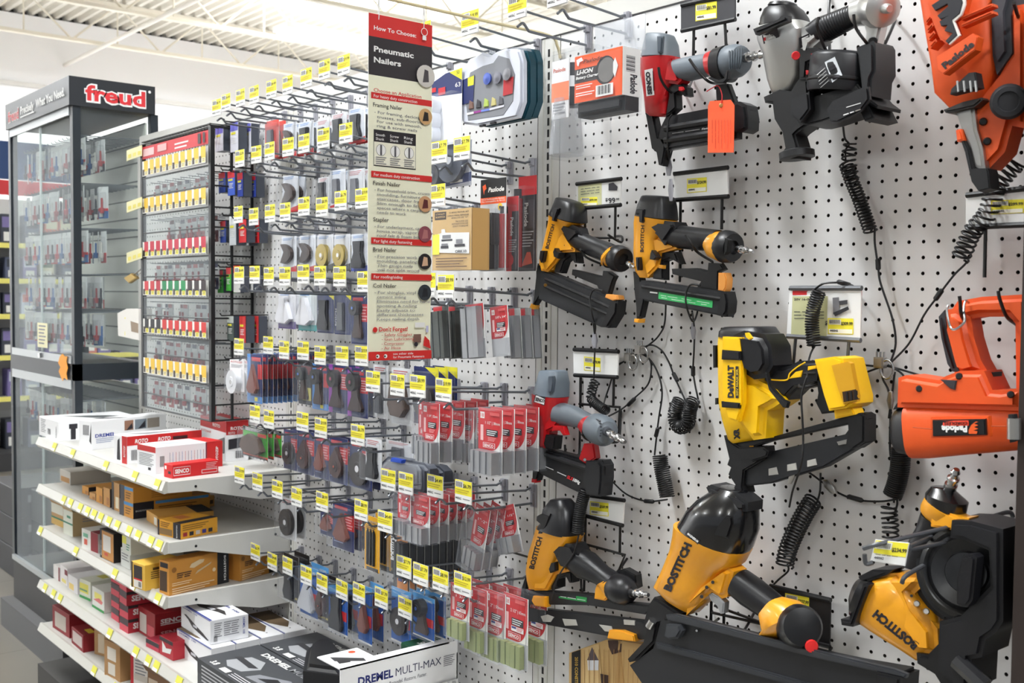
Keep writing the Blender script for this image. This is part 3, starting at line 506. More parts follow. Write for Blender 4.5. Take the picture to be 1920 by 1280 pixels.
            cl = [g for g in cl if g[0]]
        for g in cl:
            mb = MB()
            for q in g[0]: mb.add(*q)
            mb.build(name, parent or t.root, smooth=0)
PLUG = [(0, .17), (.12, .28), (.3, .28), (.32, .2), (.5, .2), (.52, .27), (.6, .27), (.64, .17), (.8, .17), (.86, .21), (.92, .17), (1, .13)]
def air_plug(t, a, b, k=1.): t.lathe('air_plug', a, b, [(h, r*k) for h, r in PLUG], STEEL, lab='bright steel air plug')
def coil(name, label, crop, pts, R, turns, wire=.09, lead=None, tail=None, m=None, ecc=1., group=None):
    t = Tool(name, label, 'coiled cord', crop, -1, root=(*pts[0][:2], -pts[0][2]), group=group)
    P = [t.w(p[0], p[1], -p[2]) for p in pts]; H = helix(P, R, turns, ecc=ecc); MB().tube(H, wire, m or BLACK, 6).build('coil', t.root)
    for nm, q in (('lead', lead), ('tail', tail)):
        if q:
            MB().tube(spline([t.w(p[0], p[1], -p[2]) for p in q], 6), .07, m or BLACK, 6).build('cord', t.root)
    return t
def sleeve(t, a, b, r=.13, m=None): t.lathe('sleeve', a, b, [(0, r*.6), (.08, r), (.92, r), (1, r*.6)], m or BLACK, n=10)
def clamp(t, a, b, r=.24): t.loft('cable_clamp', [(a[0]-r*30, a[1], a[0]+r*30, a[1]), (b[0]-r*30, b[1], b[0]+r*30, b[1])], NICK, k=.6, y=-a[2], round_end=.1)
def cable(name, label, crop, pts, r=.07, m=None):
    t = Tool(name, label, 'security cable', crop, -1, root=(*pts[0][:2], -pts[0][2])); t.rod('cord', pts, r, m or BLACK); return t
# ------------------------------------------------------------------ the nail guns on the right-hand board
BK2 = mat((30, 30, 33), .35, name='black_moulding', bump=.15); MAGB = mat((36, 37, 40), .42, name='magazine_black', metal=.0) if False else mat((36, 37, 40), .42)
REDC = mat((188, 26, 32), .35, coat=.4, name='red_casting'); GRY = mat((104, 112, 120), .5, name='grey_rubber')
# --- black and yellow brad nailer, tilted
def bostitch_small(crop, y, label, tilt, green):
    T = Tool('nail_gun', label, 'nail gun', crop, y, root=(440, 300))
    return T
c3 = (980, 310, 4.0)
T = Tool('nail_gun', 'tilted yellow and black brad nailer, lower left of the $99.99 sign', 'nail gun', c3, -2.7, root=(250, 500))
T.loft('body', [(215, 360, 462, 440, .75), (205, 420, 400, 470, .7), (180, 520, 350, 560, .6), (160, 610, 330, 640, .55), (135, 680, 300, 690, .5), (130, 740, 250, 790, .45)], BOSY, n=3.2)
T.loft('cap', [(262, 240, 440, 300, .8), (235, 320, 468, 340, .8), (215, 358, 466, 442, .8)], BK2, n=3.4, round_end=.12)
T.plate('cap_rib', [(240, 318), (284, 322), (275, 352), (252, 420), (232, 415), (242, 350)], 4.15, 3.6, BK2, .08)
T.loft('handle', [(300, 425, 345, 520, 1), (380, 480, 370, 600, 1), (450, 500, 420, 640, .9), (560, 545, 520, 690, .9), (650, 575, 610, 725, .95), (720, 600, 640, 780, 1)], BK2, n=2.4)
T.plate('body_gusset', [(240, 430), (330, 470), (420, 625), (415, 650), (330, 655), (270, 740), (215, 800), (165, 790), (150, 700)], 3.35, 2.2, BOSY, .2)
T.plate('handle_flare', [(298, 425), (350, 425), (455, 470), (470, 520), (390, 600), (350, 540), (310, 475)], 3.5, 2.0, BK2, .3)
T.loft('end_collar', [(700, 590, 600, 700, 1.), (750, 592, 615, 775, 1.), (740, 640, 650, 770, 1.)], BOSY, n=2.4)
T.lathe('end_cap', (700, 690, 2.7), (775, 715, 3.0), [(0, 1.0), (.2, 1.06), (.6, 1.02), (.75, .9), (.76, .5), (.6, .45), (.6, .2)], BK2)
air_plug(T, (780, 730, 3.1), (838, 765, 3.3), .8)
T.plate('nose', [(128, 735), (165, 750), (200, 800), (170, 860), (150, 980), (100, 1060), (75, 1070), (95, 1030), (105, 960)], 3.0, 2.3, BLACK, .12)
T.plate('no_mar_tip', [(88, 1035), (108, 1048), (98, 1078), (72, 1070)], 3.05, 2.25, BOSY, .05)
T.plate('magazine', [(160, 790), (215, 795), (745, 1015), (735, 1080), (680, 1215), (610, 1212), (140, 1000), (150, 900)], 3.05, 2.2, MAGB, .12)
for a, b, c_, d in ((170, 850, 690, 1080), (165, 905, 670, 1130)): T.rod('magazine_rail', [(a, b, 3.1), (c_, d, 3.1)], .15, BLACK, smooth=0)
T.plate('magazine_end', [(690, 1020), (748, 1018), (738, 1110), (672, 1218), (622, 1205), (660, 1110)], 3.25, 2.0, BLACK, .15)
T.plate('release_latch', [(650, 965), (735, 975), (742, 1005), (700, 1015), (640, 990)], 3.2, 2.4, mat((226, 150, 70), .5), .06)
T.plate('rear_bracket', [(615, 790), (660, 795), (710, 830), (690, 870), (660, 970), (590, 945), (570, 900), (380, 820), (385, 780), (440, 790), (560, 820), (610, 830)], 2.95, 2.4, BLACK, .1)
T.lathe('magazine_screw', (170, 897, 3.0), (172, 899, 3.25), [(0, .16), (1, .14)], mat((150, 110, 50), .3, .8), n=10)
T.plate('front_clip', [(145, 640), (180, 640), (165, 720), (150, 730), (138, 700)], 3.75, 3.2, BK2, .08)
T.plate('trigger_housing', [(285, 690), (350, 640), (430, 650), (440, 735), (410, 730), (385, 690), (340, 725), (310, 810), (260, 800)], 3.0, 2.1, BLACK, .12)
T.plate('trigger', [(260, 620), (275, 650), (300, 655), (285, 700), (255, 685), (248, 650)], 3.9, 3.2, BLACK, .05)
T.decal('lettering', [('t', 'BOSTITCH', 192, 625, 240, 445, 24, INK), ('p', [(310, 595), (316, 596), (315, 602), (309, 601)], INK), ('p', [(366, 616), (376, 618), (374, 626), (364, 624)], INK)])
# --- the second, upright one with the green label
T = Tool('nail_gun', 'upright yellow and black brad nailer with a green label', 'nail gun', c3, -2.8, root=(980, 420))
T.loft('body', [(860, 372, 1150, 420, .75), (850, 430, 1140, 450, .65), (845, 540, 1040, 560, .6), (842, 640, 1050, 650, .6), (843, 700, 1010, 720, .55), (850, 790, 985, 800, .5), (880, 840, 950, 845, .45)], BOSY, n=3.2)
T.loft('cap', [(905, 235, 1130, 245, .8), (880, 300, 1142, 300, .8), (862, 375, 1150, 410, .8)], BK2, n=3.4, round_end=.12)
T.plate('cap_rib', [(880, 325), (925, 330), (920, 420), (910, 432), (890, 425), (888, 365), (862, 370), (866, 335)], 4.2, 3.6, BK2, .08)
T.plate('handle_flare', [(972, 425), (1000, 408), (1180, 425), (1200, 470), (1110, 600), (1060, 530), (1000, 470)], 3.8, 1.9, BK2, .25)
T.plate('body_gusset', [(1040, 540), (1160, 590), (1180, 625), (1060, 660), (1040, 760), (960, 840), (940, 760), (980, 560)], 3.3, 2.3, BOSY, .18)
T.loft('handle', [(1080, 445, 1080, 590, 1), (1200, 450, 1190, 625, 1), (1350, 470, 1340, 640, .95), (1480, 480, 1430, 640, 1)], BK2, n=2.4)
T.loft('end_collar', [(1470, 485, 1370, 630, 1), (1540, 485, 1410, 700, 1), (1540, 500, 1500, 730, 1)], BOSY, n=2.4)
T.lathe('end_cap', (1500, 605, 2.8), (1610, 620, 3.0), [(0, 1.1), (.2, 1.18), (.55, 1.14), (.75, 1.0), (.76, .5), (.6, .45), (.6, .2)], BK2)
T.plate('end_slot', [(1530, 545), (1560, 560), (1550, 650), (1525, 670)], 4.1, 3.6, mat((10, 10, 10), .8), .05)
air_plug(T, (1600, 625, 3.1), (1728, 645, 3.3), 1.)
T.plate('nose', [(845, 795), (900, 810), (935, 1010), (905, 1140), (870, 1150), (868, 1060), (855, 950)], 3.0, 2.3, BLACK, .12)
T.plate('no_mar_tip', [(862, 1148), (898, 1150), (892, 1180), (858, 1175)], 3.05, 2.25, BOSY, .05)
T.plate('magazine', [(895, 862), (960, 862), (1560, 950), (1575, 1010), (1560, 1135), (1500, 1125), (890, 1005), (890, 940)], 3.05, 2.2, MAGB, .12)
T.rod('magazine_rail', [(900, 908, 3.1), (1490, 1000, 3.1)], .17, BLACK, smooth=0)
T.plate('magazine_end', [(1520, 950), (1562, 945), (1578, 1020), (1570, 1100), (1545, 1135), (1490, 1122), (1500, 1040)], 3.25, 2.0, BLACK, .15)
T.plate('release_latch', [(1490, 805), (1540, 805), (1555, 850), (1550, 915), (1535, 945), (1488, 935)], 3.2, 2.4, mat((226, 150, 70), .5), .08)
T.plate('rear_bracket', [(1405, 730), (1500, 735), (1530, 780), (1485, 800), (1480, 940), (1320, 915), (1350, 870), (1135, 815), (1130, 775), (1320, 770), (1400, 790)], 2.95, 2.4, BLACK, .1)
T.plate('front_clip', [(862, 690), (890, 688), (888, 785), (872, 788), (864, 750)], 3.75, 3.2, BK2, .08)
T.plate('trigger_housing', [(1035, 670), (1080, 640), (1170, 650), (1205, 740), (1170, 720), (1130, 700), (1080, 720), (1080, 860), (1000, 850), (1010, 750)], 3.0, 2.1, BLACK, .12)
T.plate('trigger', [(985, 635), (1000, 650), (1025, 690), (1000, 710), (970, 705), (975, 660)], 3.8, 3.2, BLACK, .05)
T.plate('yellow_latch', [(1030, 745), (1065, 748), (1062, 775), (1028, 770)], 3.2, 2.8, BOSY, .04)
T.decal('lettering', [('t', 'BOSTITCH', 906, 650, 912, 450, 26, INK), ('p', [(1020, 948), (1425, 1015), (1422, 1068), (1018, 1000)], (60, 180, 100)), ('p', [(955, 945), (1012, 952), (1010, 962), (953, 955)], WHITE), ('t', 'xxxx xxxxxxx   xxxxxxx    xxxxxxxxx', 1035, 975, 1400, 1035, 6, WHITE), ('t', 'xxxx   xxxxxxxxx   xxxxx    xxxx', 1040, 992, 1380, 1048, 6, WHITE)])
# --- red and grey finish nailer, top
c1 = (1000, 0, 3.878)
T = Tool('nail_gun', 'red and grey finish nailer with an orange tag', 'nail gun', c1, -3.0, root=(920, 420))
T.loft('cap', [(830, 258, 1020, 262, .85), (815, 320, 1045, 320, .85), (798, 420, 1055, 412, .85)], mat((112, 120, 128), .45), n=3., round_end=.15)
T.loft('body', [(786, 440, 1062, 408, .75), (782, 500, 1055, 460, .7), (800, 600, 1040, 590, .6), (812, 700, 1000, 690, .55), (822, 820, 985, 830, .5), (850, 845, 960, 850, .45)], REDC, n=3.)
T.plate('body_gusset', [(1020, 440), (1060, 420), (1110, 590), (1080, 620), (1010, 610), (985, 700), (960, 560)], 3.7, 2.3, REDC, .25)
T.plate('cap_flute', [(905, 265), (950, 265), (940, 385), (908, 385)], 4.35, 4.0, mat((80, 88, 96), .5), .1)
T.loft('handle', [(1040, 430, 1095, 590, 1), (1150, 410, 1130, 590, 1), (1300, 385, 1290, 550, 1)], GRY, n=2.3)
T.loft('end_collar', [(1285, 380, 1300, 560, 1), (1350, 355, 1340, 580, 1)], REDC, n=2.3)
T.loft('collar_bumper', [(1350, 350, 1345, 600, 1), (1420, 330, 1420, 600, 1)], BK2, n=2.3)
T.lathe('end_cap', (1410, 460, 3.0), (1545, 425, 3.3), [(0, 1.1), (.2, 1.2), (.55, 1.15), (.8, .95), (.85, .5), (.8, .3)], GRY)
for i in range(6): T.rod('cap_fin', [(1425+i*18, 370-i*4, 4.15-i*.05), (1425+i*17, 450, 4.3-i*.05), (1430+i*14, 500, 4.15-i*.05)], .06, mat((84, 92, 100), .5))
air_plug(T, (1520, 420, 3.2), (1675, 400, 3.6), 1.25)
T.plate('belt_hook', [(1275, 570), (1290, 560), (1350, 585), (1395, 570), (1410, 510), (1425, 520), (1420, 575), (1390, 605), (1340, 605)], 4.6, 4.3, BLACK, .05)
T.plate('driver_guide', [(832, 810), (890, 815), (930, 1000), (985, 1010), (980, 1100), (960, 1210), (930, 1200), (915, 1110), (880, 1080), (865, 990)], 3.2, 2.4, BLACK, .12)
T.plate('magazine', [(985, 850), (1280, 795), (1480, 770), (1600, 800), (1590, 950), (1500, 960), (1500, 1010), (980, 1095), (930, 1000), (950, 920)], 3.2, 2.3, BK2, .15)
for a in ((960, 935, 1290, 880), (960, 1020, 1290, 970)): T.rod('magazine_rail', [(a[0], a[1], 3.25), (a[2], a[3], 3.25)], .26, MAGB, smooth=0)
T.plate('magazine_end', [(1470, 760), (1540, 745), (1590, 770), (1605, 860), (1600, 945), (1560, 970), (1500, 960), (1480, 900)], 3.6, 2.0, MAGB, .2)
T.plate('rear_bracket', [(1340, 620), (1430, 610), (1490, 770), (1420, 800), (1345, 740)], 3.1, 2.5, BLACK, .1)
T.plate('trigger_housing', [(1000, 625), (1095, 605), (1140, 640), (1145, 700), (1120, 705), (1090, 670), (1060, 690), (1065, 790), (1020, 830), (985, 850), (1010, 700)], 3.3, 2.4, BLACK, .12)
T.plate('trigger', [(1060, 632), (1090, 630), (1100, 650), (1085, 665), (1062, 660)], 3.5, 3.3, RED, .04)
T.decal('lettering', [('p', [(808, 510), (868, 496), (880, 690), (822, 700)], WHITE), ('t', 'SENCO', 862, 686, 845, 520, 30, INK, .06), ('p', [(866, 515), (871, 515), (878, 660), (873, 660)], INK), ('t', 'xxxxxxx xxxxxxxxx', 1010, 972, 1210, 942, 10, (170, 170, 170)), ('t', 'Finish', 1225, 945, 1290, 934, 14, (220, 220, 220), .02, .2)])
T = Tool('hang_tag', 'bright orange paper tag hanging from the red finish nailer', 'tag', c1, -4.4, root=(1367, 760))
T.plate('card', [(1285, 735), (1435, 725), (1462, 765), (1457, 1108), (1270, 1110), (1272, 770)], 4.42, 4.37, (255, 92, 50), .0)
T.lathe('eyelet', (1366, 765, 4.4), (1366, 765.5, 4.5), [(0, .16), (.5, .16), (1, .1)], mat((190, 150, 90), .5), n=14)
T.decal('print', [('t', 'xxxxxxxxxxxxxxx xxxxxx xxxxxxxxxxxxx', 1300+22*i, 870, 1300+22*i, 1080 if i % 2 else 1040, 5, (190, 60, 40)) for i in range(7)], off=.01)
T.rod('string', [(1366, 755, 4.5), (1372, 690, 4.4), (1345, 625, 4.3), (1300, 640, 4.3), (1260, 665, 4.3)], .035, RED)
# --- silver coil nailer
c2 = (1400, 0, 3.6923)
ALU = mat((196, 196, 194), .33, .75, name='cast_aluminium')
T = Tool('nail_gun', 'silver aluminium coil nailer with round black drum', 'nail gun', c2, -3.8, root=(300, 300))
T.loft('body', [(80, 220, 440, 140, .8), (90, 300, 470, 200, .8), (120, 380, 420, 340, .75), (150, 560, 400, 520, .7), (175, 640, 330, 610, .6), (190, 660, 300, 640, .5)], ALU, n=2.8)
T.loft('cap', [(190, 25, 330, 20, 1), (130, 80, 390, 60, .95), (105, 150, 425, 110, .9), (100, 210, 435, 140, .9)], BK2, n=2.6, round_end=.1)
T.plate('cap_strap', [(58, 205), (130, 175), (230, 140), (250, 115), (300, 110), (300, 150), (240, 175), (150, 215), (75, 245)], 6.1, 5.4, BK2, .15)
T.lathe('cap_knob', (250, 45, 3.9), (255, 15, 3.9), [(0, 1.0), (.7, .9), (1, .6)], BK2)
T.plate('handle_mount', [(400, 180), (520, 160), (560, 280), (500, 330), (470, 420), (420, 380)], 4.6, 2.8, ALU, .3)
T.loft('handle', [(415, 180, 540, 300, 1), (500, 120, 560, 285, 1), (600, 85, 640, 240, 1), (745, 30, 760, 180, 1)], BK2, n=2.2)
for i in range(13): f = i/12; T.loft('grip_ring', [(505+f*225, 122-f*88, 568+f*180, 284-f*100, 1.02), (513+f*225, 118-f*88, 575+f*180, 281-f*100, 1.02)], RUB, n=2.2, dec=False)
T.loft('rear_housing', [(745, 10, 760, 180, 1), (830, -25, 850, 178, 1), (900, -60, 930, 160, 1)], ALU, n=2.3)
T.lathe('exhaust_cap', (880, 60, 3.8), (990, 60, 5.0), [(0, 1.1), (.3, 1.2), (.6, 1.1), (.7, .7), (.71, .3), (.9, .3), (1, .2)], ALU)
T.plate('rear_bracket', [(835, 180), (940, 140), (955, 180), (925, 310), (890, 325), (845, 300), (850, 230)], 4.3, 3.4, ALU, .12)
T.lathe('bracket_bolt', (873, 288, 4.3), (873, 288.5, 4.5), [(0, .3), (1, .26)], BLACK, n=12)
T.lathe('nail_drum', (672, 372, 3.6), (636, 640, 3.6), [(0, 1.75), (.06, 1.95), (.12, 2.02), (.9, 2.02), (1, 1.92), (1.0, 1.7), (.7, 1.65), (.7, .3)], MAGB, n=40)
T.lathe('drum_rim', (650, 545, 3.6), (646, 575, 3.6), [(0, 2.03), (.3, 2.1), (.7, 2.1), (1, 2.03)], BLACK, n=40)
T.plate('drum_door', [(560, 760), (600, 700), (800, 610), (850, 600), (860, 690), (800, 770), (640, 850), (590, 850)], 5.3, 4.9, BK2, .12)
T.plate('drum_arm', [(830, 350), (945, 300), (962, 330), (965, 510), (940, 560), (930, 680), (870, 640), (850, 470)], 4.8, 2.2, MAGB, .2)
T.plate('drum_foot', [(500, 700), (850, 600), (930, 700), (990, 745), (985, 768), (925, 745), (970, 835), (900, 855), (860, 770), (600, 858), (510, 880), (470, 880)], 4.6, 1.8, BLACK, .15)
T.plate('nose', [(160, 680), (270, 630), (350, 640), (400, 560), (470, 560), (480, 700), (500, 850), (400, 920), (380, 940), (410, 1040), (405, 1105), (310, 1105), (268, 1090), (310, 1030), (290, 920), (235, 830), (222, 725), (170, 720)], 4.5, 2.9, BLACK, .15)
T.plate('feed_door', [(330, 690), (450, 640), (460, 760), (390, 850), (320, 800)], 5.2, 4.4, BK2, .12)
T.lathe('depth_guard', (345, 1040, 3.8), (350, 1100, 3.8), [(0, .9), (.2, 1.15), (.9, 1.15), (1, .9)], BLACK)
T.plate('trigger_housing', [(410, 350), (530, 340), (590, 380), (520, 430), (470, 450), (460, 560), (410, 560)], 4.7, 3.0, BLACK, .15)
T.plate('trigger', [(450, 375), (490, 362), (540, 378), (530, 390), (480, 400)], 5.0, 4.6, RED, .08); T.plate('safety_button', [(415, 488), (455, 488), (458, 515), (418, 518)], 4.9, 4.6, RED, .05)
T.lathe('valve_button', (340, 385, 5.5), (342, 385, 6.0), [(0, .28), (1, .24)], RED, n=14)
T.decal('lettering', [('p', [(105, 245), (212, 195), (225, 255), (118, 305)], INK), ('t', 'PORTER', 136, 262, 200, 232, 14, WHITE), ('t', 'CABLE', 140, 283, 196, 256, 14, WHITE), ('p', [(116, 262), (130, 256), (134, 278), (120, 285)], RED), ('p', [(362, 262), (432, 230), (440, 300), (368, 335)], INK), ('l2',) if False else ('t', 'xxxxx', 385, 268, 428, 250, 8, WHITE), ('t', 'xxxxxx', 375, 290, 430, 270, 8, WHITE), ('t', 'xxxxxx', 375, 312, 432, 292, 8, WHITE)])
T.decal('warning_label', [('p', [(540, 430), (610, 393), (662, 520), (592, 572)], (226, 232, 238)), ('p', [(565, 470), (612, 448), (620, 470), (573, 492)], INK), ('p', [(592, 535), (640, 515), (645, 535), (598, 556)], INK), ('p', [(470, 500), (538, 435), (585, 570), (500, 640)], (70, 70, 74))]+[('t', 'xxxxxxxxx', 488+6*i, 520+22*i, 545+6*i, 470+22*i, 8, (190, 190, 190)) for i in range(5)]+[('t', 'xxxx xxx xxxx', 670, 800, 790, 760, 14, WHITE), ('t', 'xxxxxxxxxxxx', 690, 745, 790, 715, 9, WHITE)])
# --- orange framing nailer, upper right corner
T = Tool('nail_gun', 'orange cordless framing nailer in the upper right corner', 'nail gun', c2, -4.2, root=(1500, 300))
T.loft('body', [(1180, -260, 1700, -300, .6), (1222, 0, 1745, -20, .6), (1262, 260, 1765, 240, .6), (1300, 480, 1770, 480, .6), (1315, 650, 1720, 600, .55), (1430, 770, 1680, 690, .45)], PORA, n=3.4)
T.plate('side_panel', [(1270, 30), (1300, -60), (1560, -60), (1520, 100), (1450, 150), (1480, 240), (1400, 310), (1350, 270), (1300, 150)], 6.85, 6.1, PORA, .15)
for i in range(4): T.plate('body_rib', [(1262+i*10, 150+i*55), (1300+i*12, 110+i*55), (1310+i*12, 130+i*55), (1268+i*10, 180+i*55)], 6.6, 5.6, PORA, .08)
for i in range(2): T.plate('side_rib', [(1500, 120+i*50), (1720, 30+i*50), (1725, 50+i*50), (1505, 145+i*50)], 6.75, 6.0, PORA, .08)
T.plate('name_frame', [(1335, 400), (1585, 238), (1622, 262), (1605, 350), (1385, 520), (1345, 495)], 6.95, 6.2, PORA, .05)
T.plate('vent', [(1440, 620), (1560, 510), (1605, 505), (1625, 610), (1430, 660)], 6.62, 5.8, mat((34, 34, 36), .5), .06)
for x in (1475, 1520, 1565, 1600): T.rod('vent_bar', [(x-8, 635, 6.6), (x-16, 560, 6.6)], .07, mat((150, 150, 150), .3, .8), smooth=0)
T.plate('grip', [(1760, -80), (1920, -80), (1870, 100), (1880, 380), (1775, 530), (1745, 400), (1735, 60)], 5.2, 3.2, mat((64, 66, 72), .6), .3)
T.plate('rear_body', [(1870, 60), (1990, 40), (1990, 900), (1880, 880), (1830, 1060), (1720, 1175), (1640, 1170), (1600, 800), (1700, 650), (1790, 540), (1875, 400)], 5.0, 3.0, PORA, .3)
T.lathe('dial', (1815, 705, 5.0), (1813, 703, 5.9), [(0, .92), (.8, .95), (1, .8), (1.02, .55), (.9, .5)], mat((40, 40, 44), .6), n=28); T.lathe('dial_face', (1813, 703, 5.6), (1812, 703, 5.75), [(0, .5), (1, .45)], PORA)
T.plate('collar', [(1425, 775), (1560, 720), (1690, 690), (1700, 705), (1640, 755), (1500, 785), (1440, 795)], 5.8, 3.6, mat((44, 40, 38), .5), .1)
T.plate('nose', [(1470, 790), (1510, 760), (1590, 740), (1610, 900), (1650, 1030), (1670, 1180), (1600, 1160), (1560, 1010), (1520, 940)], 5.4, 4.6, NICK, .15)
T.plate('probe', [(1490, 900), (1520, 940), (1570, 1030), (1600, 1170), (1700, 1170), (1710, 1200), (1720, 1310), (1640, 1330), (1590, 1260), (1545, 1060)], 5.6, 4.4, BLACK, .12)
T.plate('probe_latch', [(1465, 905), (1500, 895), (1520, 975), (1475, 985)], 5.7, 5.0, PORA, .08)
for a, b in ((1638, 842), (1665, 978)): T.lathe('screw', (a, b, 5.0), (a, b-.5, 5.2), [(0, .22), (.6, .22), (1, .16)], BLACK, n=16)
T.plate('logo', [(1285, 38), (1360, -10), (1380, -60), (1480, -60), (1500, 20), (1480, 95), (1425, 140), (1462, 245), (1400, 305), (1382, 285), (1430, 232), (1375, 215), (1395, 175), (1352, 182), (1340, 150), (1385, 120), (1345, 135), (1325, 110), (1400, 45), (1395, 28), (1310, 75)], 7.0, 6.8, mat((40, 40, 46), .5), .02)
T.plate('logo_edge', [(1480, -60), (1512, -60), (1518, 30), (1492, 105), (1442, 150), (1482, 245), (1410, 312), (1400, 305), (1462, 245), (1425, 140), (1480, 95), (1500, 20)], 6.95, 6.8, (240, 236, 230), .01)
T.decal('lettering', [('t', 'Paslode', 1372, 478, 1580, 312, 44, (38, 34, 36), .05)])
# --- red and grey 18-gauge nailer, left
c5 = (970, 600, 3.556)
T = Tool('nail_gun', 'red and grey brad nailer in the left column, below the white sign', 'nail gun', c5, -3.2, root=(220, 480))
T.loft('cap', [(155, 340, 325, 345, .9), (135, 420, 338, 420, .9), (118, 480, 335, 520, .85)], mat((104, 114, 124), .45), n=3., round_end=.12)
T.loft('body', [(110, 480, 335, 522, .75), (108, 580, 320, 580, .7), (112, 680, 270, 690, .6), (115, 800, 220, 790, .5), (140, 830, 210, 840, .45)], REDC, n=3.)
T.plate('cap_flute', [(215, 375), (245, 372), (250, 400), (240, 480), (212, 480)], 4.5, 4.1, mat((78, 86, 96), .5), .08)
T.plate('body_gusset', [(250, 560), (300, 600), (310, 690), (280, 720), (240, 740), (230, 850), (180, 850), (190, 650)], 3.9, 2.5, REDC, .2)
T.loft('handle', [(290, 545, 265, 690, 1), (380, 570, 350, 710, 1), (500, 625, 430, 730, 1)], GRY, n=2.3)
T.loft('end_collar', [(490, 622, 425, 735, 1), (530, 640, 470, 790, 1)], REDC, n=2.3); T.loft('collar_bumper', [(520, 632, 468, 785, 1), (545, 640, 500, 805, 1)], BK2, n=2.3)
T.lathe('end_cap', (520, 715, 3.2), (620, 760, 4.2), [(0, 1.15), (.25, 1.25), (.6, 1.2), (.8, .9), (.85, .4), (.9, .3)], GRY)
for i in range(6): a = -.9+i*.36; T.rod('cap_fin', [(515+20*math.cos(a), 715+70*math.sin(a), 4.4), (545+14*math.cos(a), 722+62*math.sin(a), 4.62)], .06, DGREY, smooth=0)
T.lathe('plug_base', (585, 735, 4.0), (610, 750, 4.4), [(0, .42), (1, .36)], DGREY, n=12); air_plug(T, (600, 745, 4.3), (718, 812, 5.0), 1.15)
T.plate('magazine', [(120, 800), (170, 840), (520, 935), (590, 930), (610, 980), (600, 1100), (580, 1170), (420, 1140), (130, 1000), (110, 930)], 3.4, 2.4, BK2, .14)
T.rod('magazine_rail', [(150, 880, 3.45), (480, 990, 3.45)], .22, MAGB, smooth=0)
T.plate('magazine_end', [(500, 930), (585, 930), (605, 965), (605, 1050), (592, 1170), (500, 1155), (480, 1060)], 3.7, 2.1, MAGB, .14)
T.plate('nose', [(118, 795), (150, 830), (180, 960), (160, 1030), (150, 1068), (118, 1062), (120, 1000)], 3.5, 2.7, BLACK, .12)
T.plate('red_tip', [(115, 1050), (145, 1055), (138, 1082), (112, 1078)], 3.5, 2.8, RED, .05)
T.plate('rear_bracket', [(460, 820), (525, 820), (540, 920), (475, 960), (430, 930), (428, 915)], 3.5, 2.8, REDC, .1)
T.lathe('bracket_screw', (450, 930, 3.5), (450, 930.5, 3.65), [(0, .16), (1, .12)], STEEL, n=12)
T.plate('trigger_housing', [(215, 760), (280, 770), (270, 860), (215, 855), (200, 820)], 4.0, 3.0, BLACK, .1)
T.plate('trigger', [(250, 700), (320, 705), (340, 765), (318, 768), (295, 735), (240, 740)], 4.1, 3.6, REDC, .06)
T.decal('lettering', [('p', [(120, 495), (188, 512), (180, 570), (108, 548)], INK), ('p', [(124, 501), (184, 517), (178, 564), (113, 544)], WHITE), ('t', 'SENCO', 118, 535, 178, 550, 22, INK, .05), ('t', 'xxxxx', 180, 975, 240, 1000, 9, WHITE), ('t', 'xxxxxxxx', 265, 1015, 325, 1042, 12, (200, 200, 200)), ('t', 'SLS', 328, 1052, 366, 1068, 20, RED, .05), ('t', '18Mg', 368, 1070, 414, 1092, 20, WHITE, .05)])
# --- yellow cordless finish nailer, centre
c6 = (1300, 600, 3.0968)
T = Tool('nail_gun', 'yellow and black cordless finish nailer in the middle of the board', 'nail gun', c6, -3.6, root=(300, 200))
T.loft('body', [(168, 70, 430, 60, .7), (165, 130, 500, 130, .65), (165, 300, 490, 300, .62), (168, 480, 500, 480, .55), (185, 580, 480, 600, .5), (215, 690, 470, 660, .45), (235, 715, 400, 690, .4)], DWY, n=3.6)
T.loft('top_cap', [(195, 42, 460, 40, .74), (175, 60, 490, 90, .74), (172, 90, 495, 130, .72)], BK2, n=4, round_end=.06)
T.plate('motor_cover', [(290, 85), (350, 60), (470, 80), (510, 150), (520, 260), (480, 330), (410, 340), (350, 300), (320, 200)], 5.7, 2.6, BK2, .5, seg=3)
T.plate('face_panel', [(180, 95), (290, 100), (300, 180), (300, 480), (270, 590), (215, 570), (180, 450)], 5.78, 5.2, DWY, .12)
T.plate('upper_vent', [(175, 172), (280, 180), (282, 232), (172, 228)], 5.95, 5.5, BLACK, .08); T.plate('lower_vent', [(172, 470), (280, 480), (278, 512), (175, 505)], 5.9, 5.4, BLACK, .08)
T.plate('side_lug', [(148, 145), (170, 145), (170, 272), (150, 275)], 4.6, 3.2, BLACK, .06); T.plate('side_lug', [(150, 450), (170, 448), (170, 485), (150, 488)], 4.4, 3.4, BLACK, .06)
T.plate('switch', [(305, 75), (320, 72), (345, 105), (330, 115), (312, 100)], 5.9, 5.6, DWY, .04)
T.plate('belly', [(300, 300), (420, 340), (530, 400), (580, 460), (520, 500), (480, 520), (470, 680), (400, 690), (330, 600), (290, 470)], 5.2, 2.4, DWY, .45, seg=3)
T.plate('handle', [(480, 260), (520, 280), (600, 262), (650, 235), (780, 230), (800, 300), (790, 370), (640, 400), (600, 440), (590, 460), (540, 440), (440, 350)], 4.6, 2.6, BK2, .4, seg=3)
for q in ([(600, 300), (640, 290), (630, 330), (560, 340)], [(672, 268), (720, 262), (722, 280), (670, 292)], [(390, 240), (412, 245), (415, 290), (400, 285)]): T.plate('yellow_inlay', q, 4.68, 4.4, DWY, .03)
T.rod('yellow_seam', [(440, 345, 4.75), (540, 348, 4.7), (560, 310, 4.66), (600, 275, 4.62), (650, 245, 4.6)], .05, DWY)
T.plate('battery_foot', [(765, 225), (880, 208), (930, 220), (985, 440), (985, 480), (950, 505), (850, 520), (820, 430), (790, 320)], 4.9, 2.3, DWY, .15)
